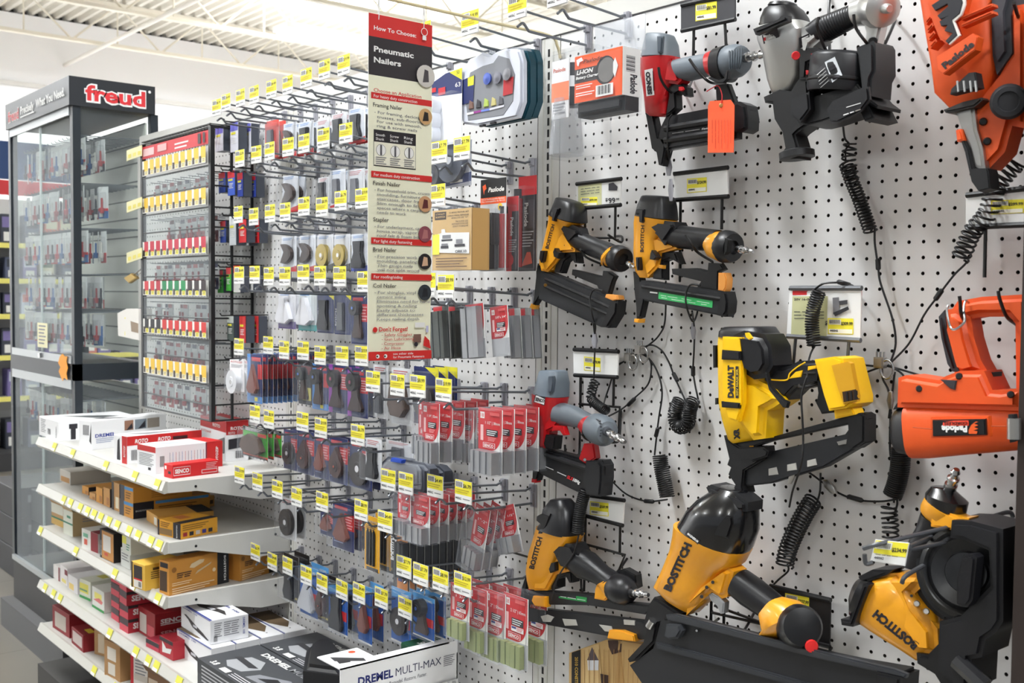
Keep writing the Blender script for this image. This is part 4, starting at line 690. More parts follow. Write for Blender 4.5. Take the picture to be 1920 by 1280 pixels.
T.plate('battery_socket', [(812, 262), (905, 240), (925, 250), (962, 440), (960, 470), (880, 486), (850, 400)], 5.0, 4.6, mat((206, 150, 8), .6), .03)  # darker yellow paints the shade of the open recess
T.plate('battery_contacts', [(872, 415), (950, 400), (958, 460), (880, 475)], 5.05, 4.7, mat((60, 40, 20), .4), .03)
for i in range(3): T.plate('contact_slot', [(890+i*24, 418-i*4), (900+i*24, 416-i*4), (904+i*24, 466-i*4), (894+i*24, 468-i*4)], 5.1, 4.9, BLACK, .0)
T.plate('battery_side', [(755, 310), (790, 310), (830, 430), (850, 530), (790, 540), (760, 480), (770, 420)], 4.4, 2.5, BLACK, .12)
T.plate('foot_link', [(845, 515), (950, 500), (968, 545), (850, 570)], 4.2, 3., DWY, .08)
T.plate('upper_rail', [(230, 725), (300, 705), (460, 680), (990, 535), (1020, 540), (1028, 570), (1000, 600), (930, 600), (470, 700), (250, 770)], 3.9, 2.9, BLACK, .08)
T.plate('lower_magazine', [(235, 760), (470, 760), (900, 660), (930, 620), (1000, 590), (1028, 620), (1020, 710), (780, 850), (470, 945), (330, 960), (260, 880)], 3.8, 2.9, MAGB, .1)
T.plate('rail_end', [(930, 560), (1000, 535), (1028, 550), (1028, 700), (960, 745), (920, 720), (935, 640)], 4.1, 2.6, BLACK, .1)
for q in ([(440, 862), (485, 852), (495, 895), (440, 902)], [(548, 838), (598, 828), (604, 868), (548, 876)], [(664, 815), (712, 803), (720, 840), (664, 852)]): T.plate('magazine_window', q, 3.86, 3.7, mat((176, 174, 168), .6), .02)
T.plate('nose', [(208, 665), (235, 690), (300, 730), (440, 730), (450, 800), (330, 870), (320, 960), (330, 1000), (290, 1015), (255, 995), (275, 950), (235, 890), (250, 850), (228, 835), (240, 800)], 4.1, 2.7, BLACK, .12)
T.plate('depth_dial', [(320, 745), (420, 735), (450, 760), (440, 790), (350, 820), (325, 800)], 4.6, 4.0, BLACK, .1)
T.plate('belt_hook', [(420, 300), (435, 305), (455, 380), (530, 460), (560, 475), (550, 510), (525, 505), (445, 405), (430, 350)], 5.6, 5.3, BLACK, .06)
T.plate('jam_latch', [(840, 705), (900, 690), (905, 715), (850, 725)], 3.95, 3.6, NICK, .04)
T.decal('lettering', [('t', 'DeWALT', 232, 450, 232, 262, 32, INK, .06), ('p', [(245, 268), (262, 268), (262, 452), (245, 452)], INK), ('t', '20V MAX XR', 259, 440, 259, 282, 10, (220, 190, 60)), ('t', 'XR', 268, 692, 262, 628, 30, INK, .07), ('t', 'yyy', 325, 735, 350, 735, 12, (220, 160, 40))])
# --- orange cordless nailer hung nose up, right edge
T = Tool('nail_gun', 'orange cordless nailer hanging sideways at the right edge', 'nail gun', c6, -4.0, root=(1600, 150))
T.loft('motor_body', [(1270, 485, 1300, 800, .85), (1400, 488, 1400, 800, .85), (1600, 490, 1600, 780, .85), (1850, 490, 1840, 760, .85), (1960, 500, 1950, 750, .85)], PORA, n=3.4)
T.loft('end_cap', [(1180, 545, 1190, 740, .8), (1205, 512, 1215, 770, .82), (1275, 492, 1300, 790, .82)], BK2, n=3.2, round_end=.08)
T.plate('frame', [(1245, 330), (1290, 315), (1480, 345), (1520, 320), (1600, 290), (1740, 290), (1790, 400), (1840, 405), (1960, 385), (1960, 520), (1240, 500)], 5.4, 2.6, PORA, .35, seg=3)
T.plate('end_notch', [(1225, 475), (1305, 462), (1308, 490), (1200, 515)], 5.0, 3.2, BLACK, .1)
T.plate('handle', [(1500, -60), (1560, -70), (1640, -20), (1660, 100), (1700, 230), (1740, 300), (1620, 330), (1550, 310), (1530, 250), (1480, 60), (1490, -20)], 4.9, 2.7, PORA, .5, seg=3)
T.plate('rubber_grip', [(1460, -20), (1495, -60), (1500, 0), (1520, 120), (1560, 240), (1580, 300), (1540, 295), (1510, 250), (1475, 100)], 4.7, 2.9, mat((50, 50, 54), .7), .2)
T.plate('upper_arm', [(1520, -50), (1560, -110), (1700, -135), (1960, -150), (1990, -120), (1990, 420), (1900, 410), (1895, 20), (1860, -20), (1700, -20), (1600, 0)], 4.7, 2.9, PORA, .4, seg=3)
T.plate('trigger', [(1715, 300), (1770, 300), (1765, 340), (1775, 380), (1750, 405), (1720, 370)], 4.4, 3.2, BLACK, .1)
T.plate('dark_insert', [(1440, 345), (1535, 350), (1525, 405), (1495, 395)], 5.5, 5.2, mat((54, 52, 56), .6), .05)
for a, b in ((1312, 398), (1543, 326), (1843, 432)): T.lathe('screw', (a, b, 5.3), (a, b-.5, 5.5), [(0, .2), (.6, .2), (1, .14)], BLACK, n=14)
T.plate('name_plate', [(1400, 578), (1705, 572), (1710, 665), (1402, 672)], 6.92, 6.4, BLACK, .06)
T.plate('name_surround', [(1388, 560), (1722, 556), (1728, 675), (1390, 684)], 6.78, 6.2, PORA, .1)
T.plate('window', [(1840, 545), (1870, 545), (1880, 600), (1880, 700), (1850, 710), (1838, 640)], 6.85, 6.3, (30, 30, 32), .05); T.lathe('bearing', (1862, 570, 6.7), (1862, 690, 6.7), [(0, .35), (1, .35)], NICK, n=14)
T.lathe('rafter_screw', (1905, 575, 5.6), (1905, 620, 5.6), [(0, .3), (1, .3)], STEEL, n=14)
T.rod('seam', [(1275, 622, 6.9), (1385, 632, 6.95)], .03, (180, 70, 26), smooth=0); T.rod('seam', [(1730, 615, 6.95), (1835, 615, 6.9)], .03, (180, 70, 26), smooth=0)
T.rod('chrome_hook', [(1495, 120, 0), ] and [(1480, -85, 5.3), (1472, -60, 5.4), (1480, 0, 5.5), (1495, 45, 5.5), (1515, 55, 5.5), (1545, 40, 5.5), (1575, 5, 5.5), (1570, -60, 5.2), (1580, -110, 4.9), (1600, -100, 4.6)], .07, STEEL)
T.decal('lettering', [('t', 'Paslode', 1590, 612, 1440, 612, 38, WHITE, .06), ('p', [(1598, 582), (1600, 612), (1448, 612), (1450, 584)], (220, 60, 30)), ('t', 'CORDLESS', 1592, 590, 1456, 592, 16, (30, 20, 20), .03), ('p', [(1600, 660), (1645, 660), (1650, 645), (1625, 640), (1655, 630), (1630, 620), (1655, 610), (1630, 600), (1655, 590), (1640, 588), (1612, 610), (1598, 640)], (230, 90, 30))], off=.02)
# --- yellow and black finish nailer, lower left
c7 = (960, 900, 3.2)
T = Tool('nail_gun', 'long yellow and black finish nailer at the lower left of the board', 'nail gun', c7, -3.2, root=(280, 360))
T.loft('body', [(165, 255, 420, 345, .7), (150, 310, 400, 380, .65), (115, 430, 340, 440, .6), (95, 540, 290, 540, .5), (100, 600, 260, 610, .48), (108, 645, 225, 655, .45)], BOSY, n=3.4)
T.loft('cap', [(235, 115, 350, 118, .9), (200, 160, 405, 190, .85), (185, 240, 420, 300, .8), (165, 262, 418, 348, .8)], BK2, n=3.2, round_end=.08)
T.plate('cap_rib', [(160, 215), (185, 200), (230, 215), (240, 200), (218, 270), (190, 318), (168, 318), (185, 262), (158, 240)], 4.7, 4.2, BK2, .08)
T.plate('body_gusset', [(215, 400), (340, 470), (375, 540), (290, 560), (240, 655), (160, 655), (180, 500)], 3.9, 2.5, BOSY, .2)
T.plate('handle_flare', [(218, 370), (245, 362), (400, 375), (440, 440), (380, 520), (330, 505), (300, 440), (225, 405)], 4.3, 2.3, BK2, .25)
T.loft('handle', [(370, 375, 310, 500, 1), (470, 430, 420, 590, 1), (560, 510, 500, 620, 1), (660, 570, 540, 640, 1)], BK2, n=2.3)
T.loft('end_collar', [(650, 570, 525, 630, 1), (665, 580, 590, 710, 1), (660, 600, 620, 715, 1)], BOSY, n=2.3)
T.plate('collar_foot', [(530, 620), (600, 640), (600, 700), (580, 718), (515, 705), (520, 650)], 3.9, 2.9, BOSY, .12)
T.lathe('end_cap', (620, 645, 3.2), (730, 680, 3.6), [(0, 1.1), (.2, 1.2), (.6, 1.1), (.85, .7), (.9, .4), (1, .35)], BK2); air_plug(T, (720, 672, 3.6), (818, 688, 4.0), 1.15)
T.plate('belt_hook', [(650, 540), (690, 525), (760, 565), (768, 640), (730, 660), (700, 590), (660, 575)], 2.6, 1.8, BLACK, .08)
T.plate('nose', [(108, 540), (125, 545), (105, 650), (130, 690), (110, 800), (95, 880), (55, 870), (60, 760), (75, 640)], 3.6, 2.8, BLACK, .1); T.plate('no_mar_tip', [(50, 870), (95, 878), (90, 902), (45, 892)], 3.7, 2.7, BOSY, .05)
T.plate('upper_rail', [(120, 655), (480, 680), (700, 730), (850, 745), (850, 775), (820, 800), (480, 745), (120, 740)], 3.6, 2.7, MAGB, .08)
T.plate('lower_rail', [(100, 760), (300, 780), (800, 840), (840, 880), (820, 950), (700, 950), (150, 850), (100, 840)], 3.5, 2.8, MAGB, .08)
for q in ([(175, 815), (215, 805), (255, 820), (235, 850), (190, 848)], [(305, 830), (385, 835), (395, 870), (320, 872)], [(525, 865), (600, 875), (610, 910), (560, 905)], [(672, 835), (740, 842), (740, 870), (675, 865)]): T.plate('magazine_window', q, 3.56, 3.4, mat((178, 176, 170), .6), .02)
T.plate('pusher', [(140, 690), (220, 695), (222, 760), (150, 752), (130, 720)], 3.9, 3.3, BOSY, .08)
T.plate('magazine_foot', [(612, 890), (690, 893), (760, 920), (768, 960), (660, 948), (600, 940)], 3.9, 2.7, BOSY, .08)
T.plate('trigger_housing', [(250, 560), (300, 540), (380, 545), (385, 610), (365, 610), (345, 570), (300, 590), (300, 640), (260, 655)], 3.5, 2.5, BLACK, .1); T.plate('trigger', [(245, 495), (270, 488), (272, 540), (240, 555), (232, 530)], 4.3, 3.8, BLACK, .06)
T.lathe('selector', (275, 450, 4.0), (275, 450.5, 4.3), [(0, .2), (1, .17)], BLACK, n=14)
T.decal('lettering', [('t', 'BOSTITCH', 130, 535, 182, 345, 30, INK, .04)])
T.decal('green_label', [('p', [(282, 678), (450, 704), (448, 732), (280, 706)], (40, 140, 70)), ('t', 'xxxxx xxxxxxx xxxxxxx', 290, 698, 440, 722, 6, WHITE)])
# --- big yellow framing nailer, bottom centre
T = Tool('nail_gun', 'big yellow framing nailer with domed black cap, bottom centre', 'nail gun', c7, -4.2, root=(1250, 400))
T.loft('body', [(995, 225, 1425, 455, .75), (985, 300, 1390, 520, .7), (960, 400, 1310, 560, .6), (910, 520, 1220, 650, .5), (860, 625, 1180, 740, .45), (920, 700, 1090, 800, .4)], BOSY, n=2.8)
T.loft('cap', [(1240, 25, 1420, 85, .85), (1120, 95, 1480, 200, .85), (1060, 150, 1478, 330, .82), (1028, 205, 1440, 440, .8), (1010, 225, 1425, 460, .79)], mat((22, 22, 24), .22, coat=.5), n=2.4, round_end=.1)
T.plate('cap_top', [(1210, 36), (1240, 18), (1400, 75), (1462, 125), (1458, 180), (1420, 180), (1330, 130), (1225, 66)], 5.3, 3.1, mat((34, 34, 36), .5), .5, seg=4)
T.plate('cap_flute', [(1290, 210), (1325, 215), (1330, 260), (1300, 350), (1215, 325), (1240, 270)], 6.5, 6.2, mat((14, 14, 16), .4), .12)
T.plate('grip_neck', [(1180, 600), (1320, 500), (1370, 540), (1330, 690), (1300, 700), (1240, 660), (1170, 720), (1085, 800), (1100, 700)], 5.2, 3.0, BOSY, .5, seg=3)
T.loft('handle', [(1390, 535, 1330, 690, 1), (1470, 590, 1400, 750, 1), (1610, 700, 1520, 830, 1)], BK2, n=2.4)
T.loft('end_collar', [(1600, 695, 1505, 820, 1), (1700, 720, 1510, 850, .9), (1780, 780, 1520, 900, .8), (1740, 880, 1490, 920, .7), (1640, 945, 1490, 925, .6)], BOSY, n=2.6)
T.lathe('end_cap', (1690, 870, 3.4), (1745, 880, 5.4), [(0, 1.35), (.3, 1.45), (.8, 1.4), (.95, 1.2), (1, .3)], mat((24, 24, 26), .3), n=30)
T.lathe('red_dust_cap', (1790, 985, 4.6), (1800, 998, 5.3), [(0, .36), (.3, .42), (.9, .42), (1, .36)], (220, 36, 34), n=14, lab='red dust cap on the air inlet')
T.plate('trigger', [(1195, 680), (1215, 672), (1250, 690), (1290, 730), (1285, 795), (1265, 798), (1245, 750), (1205, 715)], 5.0, 4.3, mat((186, 188, 192), .3, .7), .1)
T.plate('nose', [(895, 690), (930, 710), (1050, 790), (990, 830), (920, 850), (900, 960), (790, 1070), (745, 1080), (735, 1060), (830, 960), (850, 880), (825, 870), (860, 740)], 5.0, 3.2, BLACK, .2)
T.lathe('depth_foot', (822, 878, 5.2), (845, 840, 5.2), [(0, .3), (1, .3)], STEEL, n=12)
T.plate('magazine', [(930, 810), (1000, 808), (1900, 1040), (2090, 1080), (2380, 1130), (2385, 1290), (870, 1290), (740, 1100), (880, 1000)], 5.0, 3.4, MAGB, .2)
T.plate('magazine_top_rail', [(930, 805), (990, 800), (1900, 1035), (2300, 1130), (2380, 1160), (2370, 1185), (1850, 1070), (940, 835)], 5.35, 4.9, mat((52, 54, 58), .4, coat=.3), .1)
T.plate('magazine_lower_rail', [(870, 970), (1000, 1000), (2060, 1290), (1900, 1290), (880, 1010)], 5.25, 4.8, mat((48, 50, 54), .4), .1)
T.plate('canister_clip', [(940, 860), (1020, 860), (1035, 900), (1010, 945), (960, 950), (930, 930)], 5.6, 4.8, mat((58, 60, 64), .45), .15)
T.plate('magazine_end', [(2240, 1125), (2390, 1160), (2380, 1290), (2240, 1290)], 5.6, 3.2, BLACK, .15)
T.lathe('rivet', (1108, 902, 5.0), (1108, 902.5, 5.25), [(0, .1), (1, .08)], STEEL, n=10)
T.decal('lettering', [('p', [(1050, 302), (1128, 362), (1115, 386), (1038, 322)], INK), ('t', 'MAGNESIUM', 1050, 324, 1112, 374, 13, WHITE, .03), ('t', 'BOSTITCH', 950, 670, 1078, 388, 46, INK, .06)])
for a, b in ((1138, 698), (1168, 642), (1204, 612)): T.lathe('pin', (a, b, 5.0), (a, b-.5, 5.45), [(0, .13), (1, .11)], BLACK, n=10)
# --- yellow coil nailer hung upside down, lower right
c8 = (1440, 860, 3.048)
T = Tool('nail_gun', 'yellow coil nailer hanging upside down at the lower right', 'nail gun', c8, -4.6, root=(900, 500))
T.loft('body', [(640, 670, 545, 940, .7), (760, 650, 640, 1000, .65), (870, 760, 760, 1080, .55), (960, 880, 860, 1150, .48), (1010, 1090, 960, 1130, .4)], BOSY, n=2.8)
T.plate('body_neck', [(640, 680), (720, 645), (890, 640), (930, 700), (870, 760), (900, 830), (1000, 960), (1010, 1110), (900, 1100), (760, 900)], 5.6, 3.4, BOSY, .5, seg=3)
T.loft('cap', [(600, 640, 500, 900, .8), (530, 680, 480, 830, .7)][::-1]+[(645, 690, 550, 935, .85)], mat((24, 24, 26), .3, coat=.4), n=2.5, round_end=.1)
T.plate('cap_band', [(620, 690), (650, 700), (560, 935), (495, 925), (490, 890), (545, 895)], 6.3, 3.2, BK2, .15)
T.plate('cap_shoulder', [(560, 660), (640, 620), (760, 620), (720, 650), (640, 680), (580, 700)], 5.6, 3.6, BK2, .3)
T.loft('handle', [(880, 290, 1040, 400, 1), (850, 380, 1000, 440, 1), (810, 450, 980, 500, 1), (770, 600, 920, 640, 1)], BK2, n=2.4)
T.loft('end_collar', [(905, 200, 1130, 350, .9), (885, 240, 1080, 400, .9), (880, 270, 1000, 395, .9)], BOSY, n=2.4)
T.plate('collar_arm', [(950, 250), (1130, 330), (1180, 330), (1130, 412), (1060, 395), (960, 380)], 5.6, 4.2, BOSY, .15)
T.loft('end_cap', [(930, 158, 1060, 175, .9), (905, 180, 1145, 265, .9), (900, 225, 1130, 330, .9)], mat((22, 22, 24), .25, coat=.5), n=2.3, round_end=.1)
air_plug(T, (1035, 180, 4.7), (1078, 60, 5.2), 1.3)
T.lathe('nail_drum', (1190, 640, 3.2), (1130, 650, 5.8), [(0, 2.9), (.1, 3.0), (.55, 3.0), (.56, 2.7), (.8, 2.65), (.84, 2.4), (.8, 2.2), (.86, 2.0), (.95, 1.9), (.9, 1.2), (1, 1.1), (1.0, .3)], mat((20, 20, 22), .3, coat=.4), n=40)
T.plate('drum_arm', [(1130, 330), (1240, 335), (1420, 380), (1420, 900), (1380, 960), (1320, 1000), (1300, 1100), (1240, 1110), (1230, 1290), (1170, 1290), (1050, 1170), (1060, 900), (1180, 870), (1350, 700), (1340, 500), (1200, 440), (1120, 430)], 6.2, 2.6, mat((28, 28, 31), .45), .25)
T.plate('drum_cover', [(1135, 545), (1190, 540), (1215, 560), (1190, 800), (1160, 840), (1100, 820), (1100, 680)], 6.9, 5.8, BK2, .15)
T.plate('trigger_housing', [(870, 740), (910, 715), (1000, 760), (1060, 900), (1040, 920), (900, 820)], 4.9, 3.6, BLACK, .15)
T.plate('nose', [(895, 1090), (960, 1100), (1060, 1000), (1130, 1010), (1180, 1160), (1240, 1290), (1050, 1290), (1000, 1210), (960, 1185), (900, 1150)], 5.6, 3.4, BLACK, .2)
T.rod('nose_tube', [(1080, 1150, 6.0), (1240, 1300, 6.2)], .5, BK2, smooth=0)
for a, b in ((850, 828), (904, 872)): T.lathe('bolt', (a, b, 5.4), (a, b-.5, 5.85), [(0, .2), (.6, .2), (1, .14)], NICK, n=12)
T.lathe('pin', (820, 782, 5.5), (820, 782.5, 5.8), [(0, .09), (1, .08)], BLACK, n=8)
T.decal('lettering', [('t', 'BOSTITCH', 862, 1058, 622, 862, 46, INK, .06)])
# ------------------------------------------------------------------ price signs, cords and cables on the right-hand board
def sign(label, pts, d, face, frame, tagp, price, legs, art=None, crop=(0, 0, 1), thick=.12):
    """pts: left-top, right-top, right-bottom, left-bottom of the sign face"""
    T = Tool('price_sign', label, 'price sign', crop, -d, root=pts[0])
    T.plate('sign_plate', pts, d+.1, d-.05, face, 0)
    (a, b), (c, e), (f, g), (h, i) = pts
    s = crop[2]
    T.rod('top_channel', [(a, b, d+.1), (c, e, d+.1)], .17, frame, smooth=0); T.rod('bottom_channel', [(h, i, d+.1), (f, g, d+.1)], .17, frame, smooth=0)
    for L in legs: T.rod('leg', [(x, y, q) for x, y, q in L], .11, WIREB if frame is BLACK else mat((96, 98, 100), .4, .5), smooth=0)
    if tagp:
        x0, y0, x1, y1, sk = tagp; q = lambda u, v: (x0+(x1-x0)*u, y0+sk*u+(y1-y0)*v)
        it = [('p', [q(0, 0), q(1, 0), q(1, 1), q(0, 1)], YEL), ('p', [q(.04, .08), q(.52, .08), q(.52, .4), q(.04, .4)], (236, 234, 220)), ('p', [q(.04, .68), q(.96, .68), q(.96, .95), q(.04, .95)], (246, 244, 226)), ('t', price, *q(.52, .42), *q(.97, .42), (y1-y0)*.2, INK), ('t', '440042', *q(.08, .84), *q(.4, .84), (y1-y0)*.12, INK)]
        it += [('p', [q(.07+.035*k, .1), q(.07+.035*k+.018, .1), q(.07+.035*k+.018, .34), q(.07+.035*k, .34)], INK) for k in range(12)]
        T.decal('price_label', it, off=.015)
    if art: T.decal('print', art, off=.012)
    return T
WP = (238, 238, 236); OLV = (196, 196, 150)
sign('black sign plate with yellow label at the top of the board', [(1278, 10), (1379, -12), (1379, 36), (1278, 58)], 1.6, (62, 62, 66), BLACK, (1304, 8, 1344, 40, -6), '$81.99', [[(1301, 50, 1.6), (1300, 110, 1.6)], [(1359, 40, 1.6), (1362, 96, 1.6)]])
sign('white and green sign reading $99.99 beside the tilted brad nailer', [(1081, 345), (1165, 335), (1164, 384), (1082, 391)], 1.6, WP, BLACK, (1089, 370, 1120, 386, -1), '$99.99', [[(1097, 388, 1.6), (1097, 440, 1.6)], [(1154, 385, 1.6), (1153, 446, 1.6), (1108, 446, 1.6)]],
     [('p', [(1084, 349), (1128, 343), (1128, 385), (1084, 389)], OLV), ('t', '$', 1135, 377, 1139.5, 377, 6, INK), ('t', '99', 1141, 381, 1154, 380, 10, INK, .02), ('t', '99', 1155, 375, 1161, 375, 4, INK), ('p', [(1141, 344), (1150, 342), (1158, 350), (1157, 357), (1141, 357)], (50, 50, 56)), ('t', 'xxx xxxxxx xxxx xxx', 1089, 355, 1124, 351, 2.2, DGREY), ('t', 'xxxxx xxxxxxxx xxxx', 1089, 360, 1124, 356, 2.2, DGREY), ('t', 'xxxxxxxx xxx xxxx', 1089, 365, 1124, 361, 2.2, DGREY)])
sign('white sign reading $124.99 over the upright brad nailer', [(1264, 326), (1365, 314), (1366, 368), (1266, 375)], 1.6, WP, BLACK, (1288, 335, 1325, 362, -3), '$124.99', [[(1276, 375, 1.6), (1275, 480, 1.6)], [(1354, 368, 1.6), (1353, 430, 1.6)]])
sign('white curled sign with yellow label below the tilted brad nailer', [(1076, 655), (1160, 659), (1158, 707), (1077, 703)], 1.6, WP, BLACK, (1095, 668, 1126, 694, 3), '$79.99', [[(1089, 704, 1.6), (1088, 765, 1.6)], [(1151, 708, 1.6), (1150, 762, 1.6)], [(1086, 757, 1.6), (1162, 763, 1.6), (1159, 827, 1.6), (1140, 827, 1.6)]])
sign('white curled sign under the red brad nailer', [(1088, 926), (1171, 938), (1168, 985), (1098, 967)], 1.6, WP, BLACK, (1106, 939, 1141, 964, 4), '$169.99', [[(1098, 970, 1.6), (1095, 1108, 1.6)], [(1163, 985, 1.6), (1162, 1035, 1.6)], [(1094, 1019, 1.6), (1172, 1040, 1.6), (1160, 1070, 1.6)]])
sign('large white sign with red band reading $309.99 above the yellow cordless nailer', [(1482, 540), (1616, 540), (1614, 638), (1476, 630)], 1.8, WP, mat((120, 122, 126), .35, .6), (1552, 596, 1600, 626, 1), '$309.99', [[(1492, 632, 1.8), (1487, 690, 1.8)], [(1592, 635, 1.8), (1589, 678, 1.8)]],
     [('p', [(1486, 545), (1616, 545), (1616, 553), (1486, 553)], (204, 40, 44)), ('p', [(1486, 555), (1552, 555), (1550, 631), (1483, 630)], OLV), ('t', '20V 16-Ga 20', 1489, 563, 1530, 563, 4, INK), ('t', 'xxx xxxx xxxxxx', 1489, 585, 1545, 585, 2.5, DGREY), ('t', 'xxxx xxxxxx xxxxx', 1489, 591, 1545, 591, 2.5, DGREY), ('t', 'xxxxx xxxx xxxx', 1489, 597, 1545, 597, 2.5, DGREY), ('t', '$', 1547, 609, 1551, 609, 8, INK),
      ('p', [(1561, 558), (1573, 557), (1574, 582), (1562, 590)], (120, 120, 124)), ('p', [(1573, 564), (1589, 562), (1589, 570), (1574, 572)], (70, 70, 74)), ('p', [(1562, 586), (1590, 574), (1592, 580), (1566, 593)], (50, 50, 54))])
sign('white sign reading $299.99 at the right edge behind the coiled cord', [(1812, 366), (1950, 350), (1950, 420), (1812, 426)], 1.5, WP, BLACK, (1858, 376, 1920, 402, -3), '$299.99', [[(1848, 426, 1.5), (1846, 520, 1.5)]])
sign('wide black sign plate reading $227.99 at the bottom of the board', [(1444, 1098), (1558, 1125), (1556, 1212), (1450, 1185)], 1.4, (30, 28, 28), BLACK, (1472, 1111, 1517, 1142, 9), '$227.99', [[(1556, 1210, 1.4), (1557, 1245, 1.4)], [(1340, 1135, 1.4), (1560, 1215, 1.4)], [(1334, 1105, 1.4), (1333, 1170, 1.4)], [(1358, 1100, 1.4), (1357, 1180, 1.4)], [(1335, 1148, 1.4), (1440, 1172, 1.4)]])
# tag on the long prongs under the coil nailer
T = Tool('price_sign', 'yellow and white $234.99 tag on grey prongs beside the hanging coil nailer', 'price sign', c8, -9.5, root=(690, 540))
T.plate('sign_plate', [(614, 460), (808, 480), (784, 612), (587, 582)], 9.55, 9.45, WHITE, .02)
q = lambda u, v: (614+(808-614)*u-27*v, 460+20*u+(126)*v)
T.decal('price_label', [('p', [q(.02, .03), q(.98, .03), q(.98, .66), q(.02, .6)], YEL), ('p', [q(.04, .08), q(.52, .08), q(.52, .4), q(.04, .4)], (240, 240, 226)), ('t', '$234.99', *q(.54, .46), *q(.98, .46), 22, INK), ('t', '440062', *q(.08, .86), *q(.36, .86), 14, INK), ('t', 'xxxxx xxxx xxxx xxxxxx', *q(.1, .68), *q(.75, .68), 9, (150, 140, 60))]+[('p', [q(.07+.035*k, .12), q(.07+.035*k+.018, .12), q(.07+.035*k+.018, .36), q(.07+.035*k, .36)], INK) for k in range(12)], off=.01)
PRG = mat((92, 94, 98), .4, .5)
T = Tool('scan_hook', 'grey four-prong hook that carries the upside-down coil nailer', 'display hook', c8, -4, root=(1200, 400))
for P_ in ([(1400, 330, .3), (1370, 305, .8), (1220, 345, 3), (700, 470, 9.3), (545, 512, 10)], [(1300, 440, .3), (1200, 440, 2), (810, 520, 9.4)], [(1100, 400, .3), (1000, 420, 3), (810, 500, 9.4)], [(1180, 500, .3), (990, 560, 4), (800, 660, 7.5), (765, 710, 7.8)], [(600, 592, 9.6), (560, 598, 9.8), (552, 545, 9.9)]): T.rod('prong', P_, .13, PRG)
# wire hooks that hold the tools
def hold(label, crop, arms):
    T = Tool('tool_hook', label, 'display hook', crop, -1, root=(*arms[0][0][:2], 0))
    for P_ in arms: T.rod('arm', P_, .1, WIREB)
hold('black wire hook under the handle of the tilted brad nailer', c3, [[(700, 530, .1), (745, 535, 1.2), (735, 575, 2), (640, 520, 3.4)], [(590, 740, .1), (480, 690, 2), (440, 640, 3.9), (432, 630, 4.0)]])
hold('black wire hook under the handle of the upright brad nailer', c3, [[(1180, 600, .1), (1178, 870, .4), (1185, 700, 1)], [(1420, 720, .1), (1300, 640, 3.6), (1225, 520, 4.2)]])
hold('black wire hook under the red finish nailer handle', c1, [[(1155, 580, .1), (1140, 620, 2.2), (1120, 650, 3)], [(1400, 600, .1), (1290, 600, 3.6), (1200, 520, 4.3), (1135, 430, 4.4)], [(1100, 680, .1), (1000, 670, 3.4), (930, 580, 4.5), (910, 490, 4.7)]])
hold('black wire hook under the silver coil nailer handle', c2, [[(575, -20, .1), (568, 100, .6), (575, 370, .8)], [(1020, 130, .1), (1025, 150, 1.2), (960, 300, 3), (940, 330, 3.2)], [(740, 100, 5.2), (760, 200, 5.), (840, 310, 4.3), (860, 340, .4)], [(500, 120, 5.2), (490, 200, 5.2), (560, 370, 4), (590, 390, .4)]])
hold('black wire hook behind the red brad nailer, with a J-shaped end', c5, [[(420, 370, .2), (415, 850, .4), (400, 900, 1.2), (360, 920, 2.2), (325, 890, 2.6), (317, 830, 2.6)], [(690, 600, .1), (680, 780, .8), (640, 815, 1.5), (480, 800, 3.6), (430, 760, 4.3)]])
hold('black wire arms under the yellow cordless nailer handle', c6, [[(955, 290, .1), (820, 300, 3.6), (640, 310, 4.9)], [(900, 340, .1), (800, 350, 3.4), (640, 390, 4.9), (612, 378, 4.9)], [(770, 530, .1), (745, 520, 1.5), (715, 465, 3)]])
hold('black wire prongs through the handle of the sideways orange nailer', c6, [[(1600, 120, .1), (1620, 60, 2), (1560, -20, 5), (1550, -100, 5.6), (1545, -140, 5.7)], [(1890, 60, .1), (1880, 30, 3), (1820, -20, 5), (1780, -120, 5.6), (1770, -170, 5.7)]])
hold('black wire hook beneath the orange framing nailer', c2, [[(1990, 60, .1), (1900, 140, 4), (1850, 20, 6.8)]])
hold('black wire hook under the long finish nailer handle', c7, [[(430, 380, .1), (425, 680, .6), (600, 640, 2)], [(690, 470, .1), (640, 540, 1.6), (580, 590, 3)]])
hold('black wire frame behind the big framing nailer', c7, [[(1200, 780, .2), (1190, 860, 1), (1240, 830, 3.3)], [(1450, 800, .1), (1400, 890, 2.4), (1380, 900, 3.4)]])
# coiled security cords
CB = BLACK
coil('coiled_lanyard', 'tight black coil hanging under the silver coil nailer', (1320, 300, 3.2), [(850, 20, .9), (880, 110, .9), (930, 230, .9), (965, 330, .9), (1000, 430, .9)], .42, 22, .065, lead=[(835, -200, 1.5), (845, -130, 1.2), (870, -95, .8), (850, -60, .8), (850, 10, .9)], tail=[(1000, 430, .9), (1022, 400, .9), (1025, 500, .8), (1045, 640, .8), (1060, 740, .8), (1130, 950, .8), (1150, 1100, .8), (1120, 1210, 1.)])
coil('coiled_lanyard', 'loose top loops of cord under the silver coil nailer', c2, [(720, 990, .9), (710, 1040, .9), (705, 1100, .9), (720, 1180, .9), (730, 1240, .9)], .42, 6, .07)
coil('coiled_lanyard', 'long loose black coil running down from the orange framing nailer', (1320, 300, 3.2), [(1880, 10, 1.6), (1760, 150, 1.8), (1700, 320, 1.8), (1610, 430, 1.6), (1560, 540, 1.4), (1535, 590, 1.3)], .52, 19, .075, tail=[(1560, 600, 1.2), (1570, 620, 1), (1500, 690, .9), (1400, 820, .8), (1320, 930, .8), (1230, 1100, .8), (1120, 1215, 1.)])
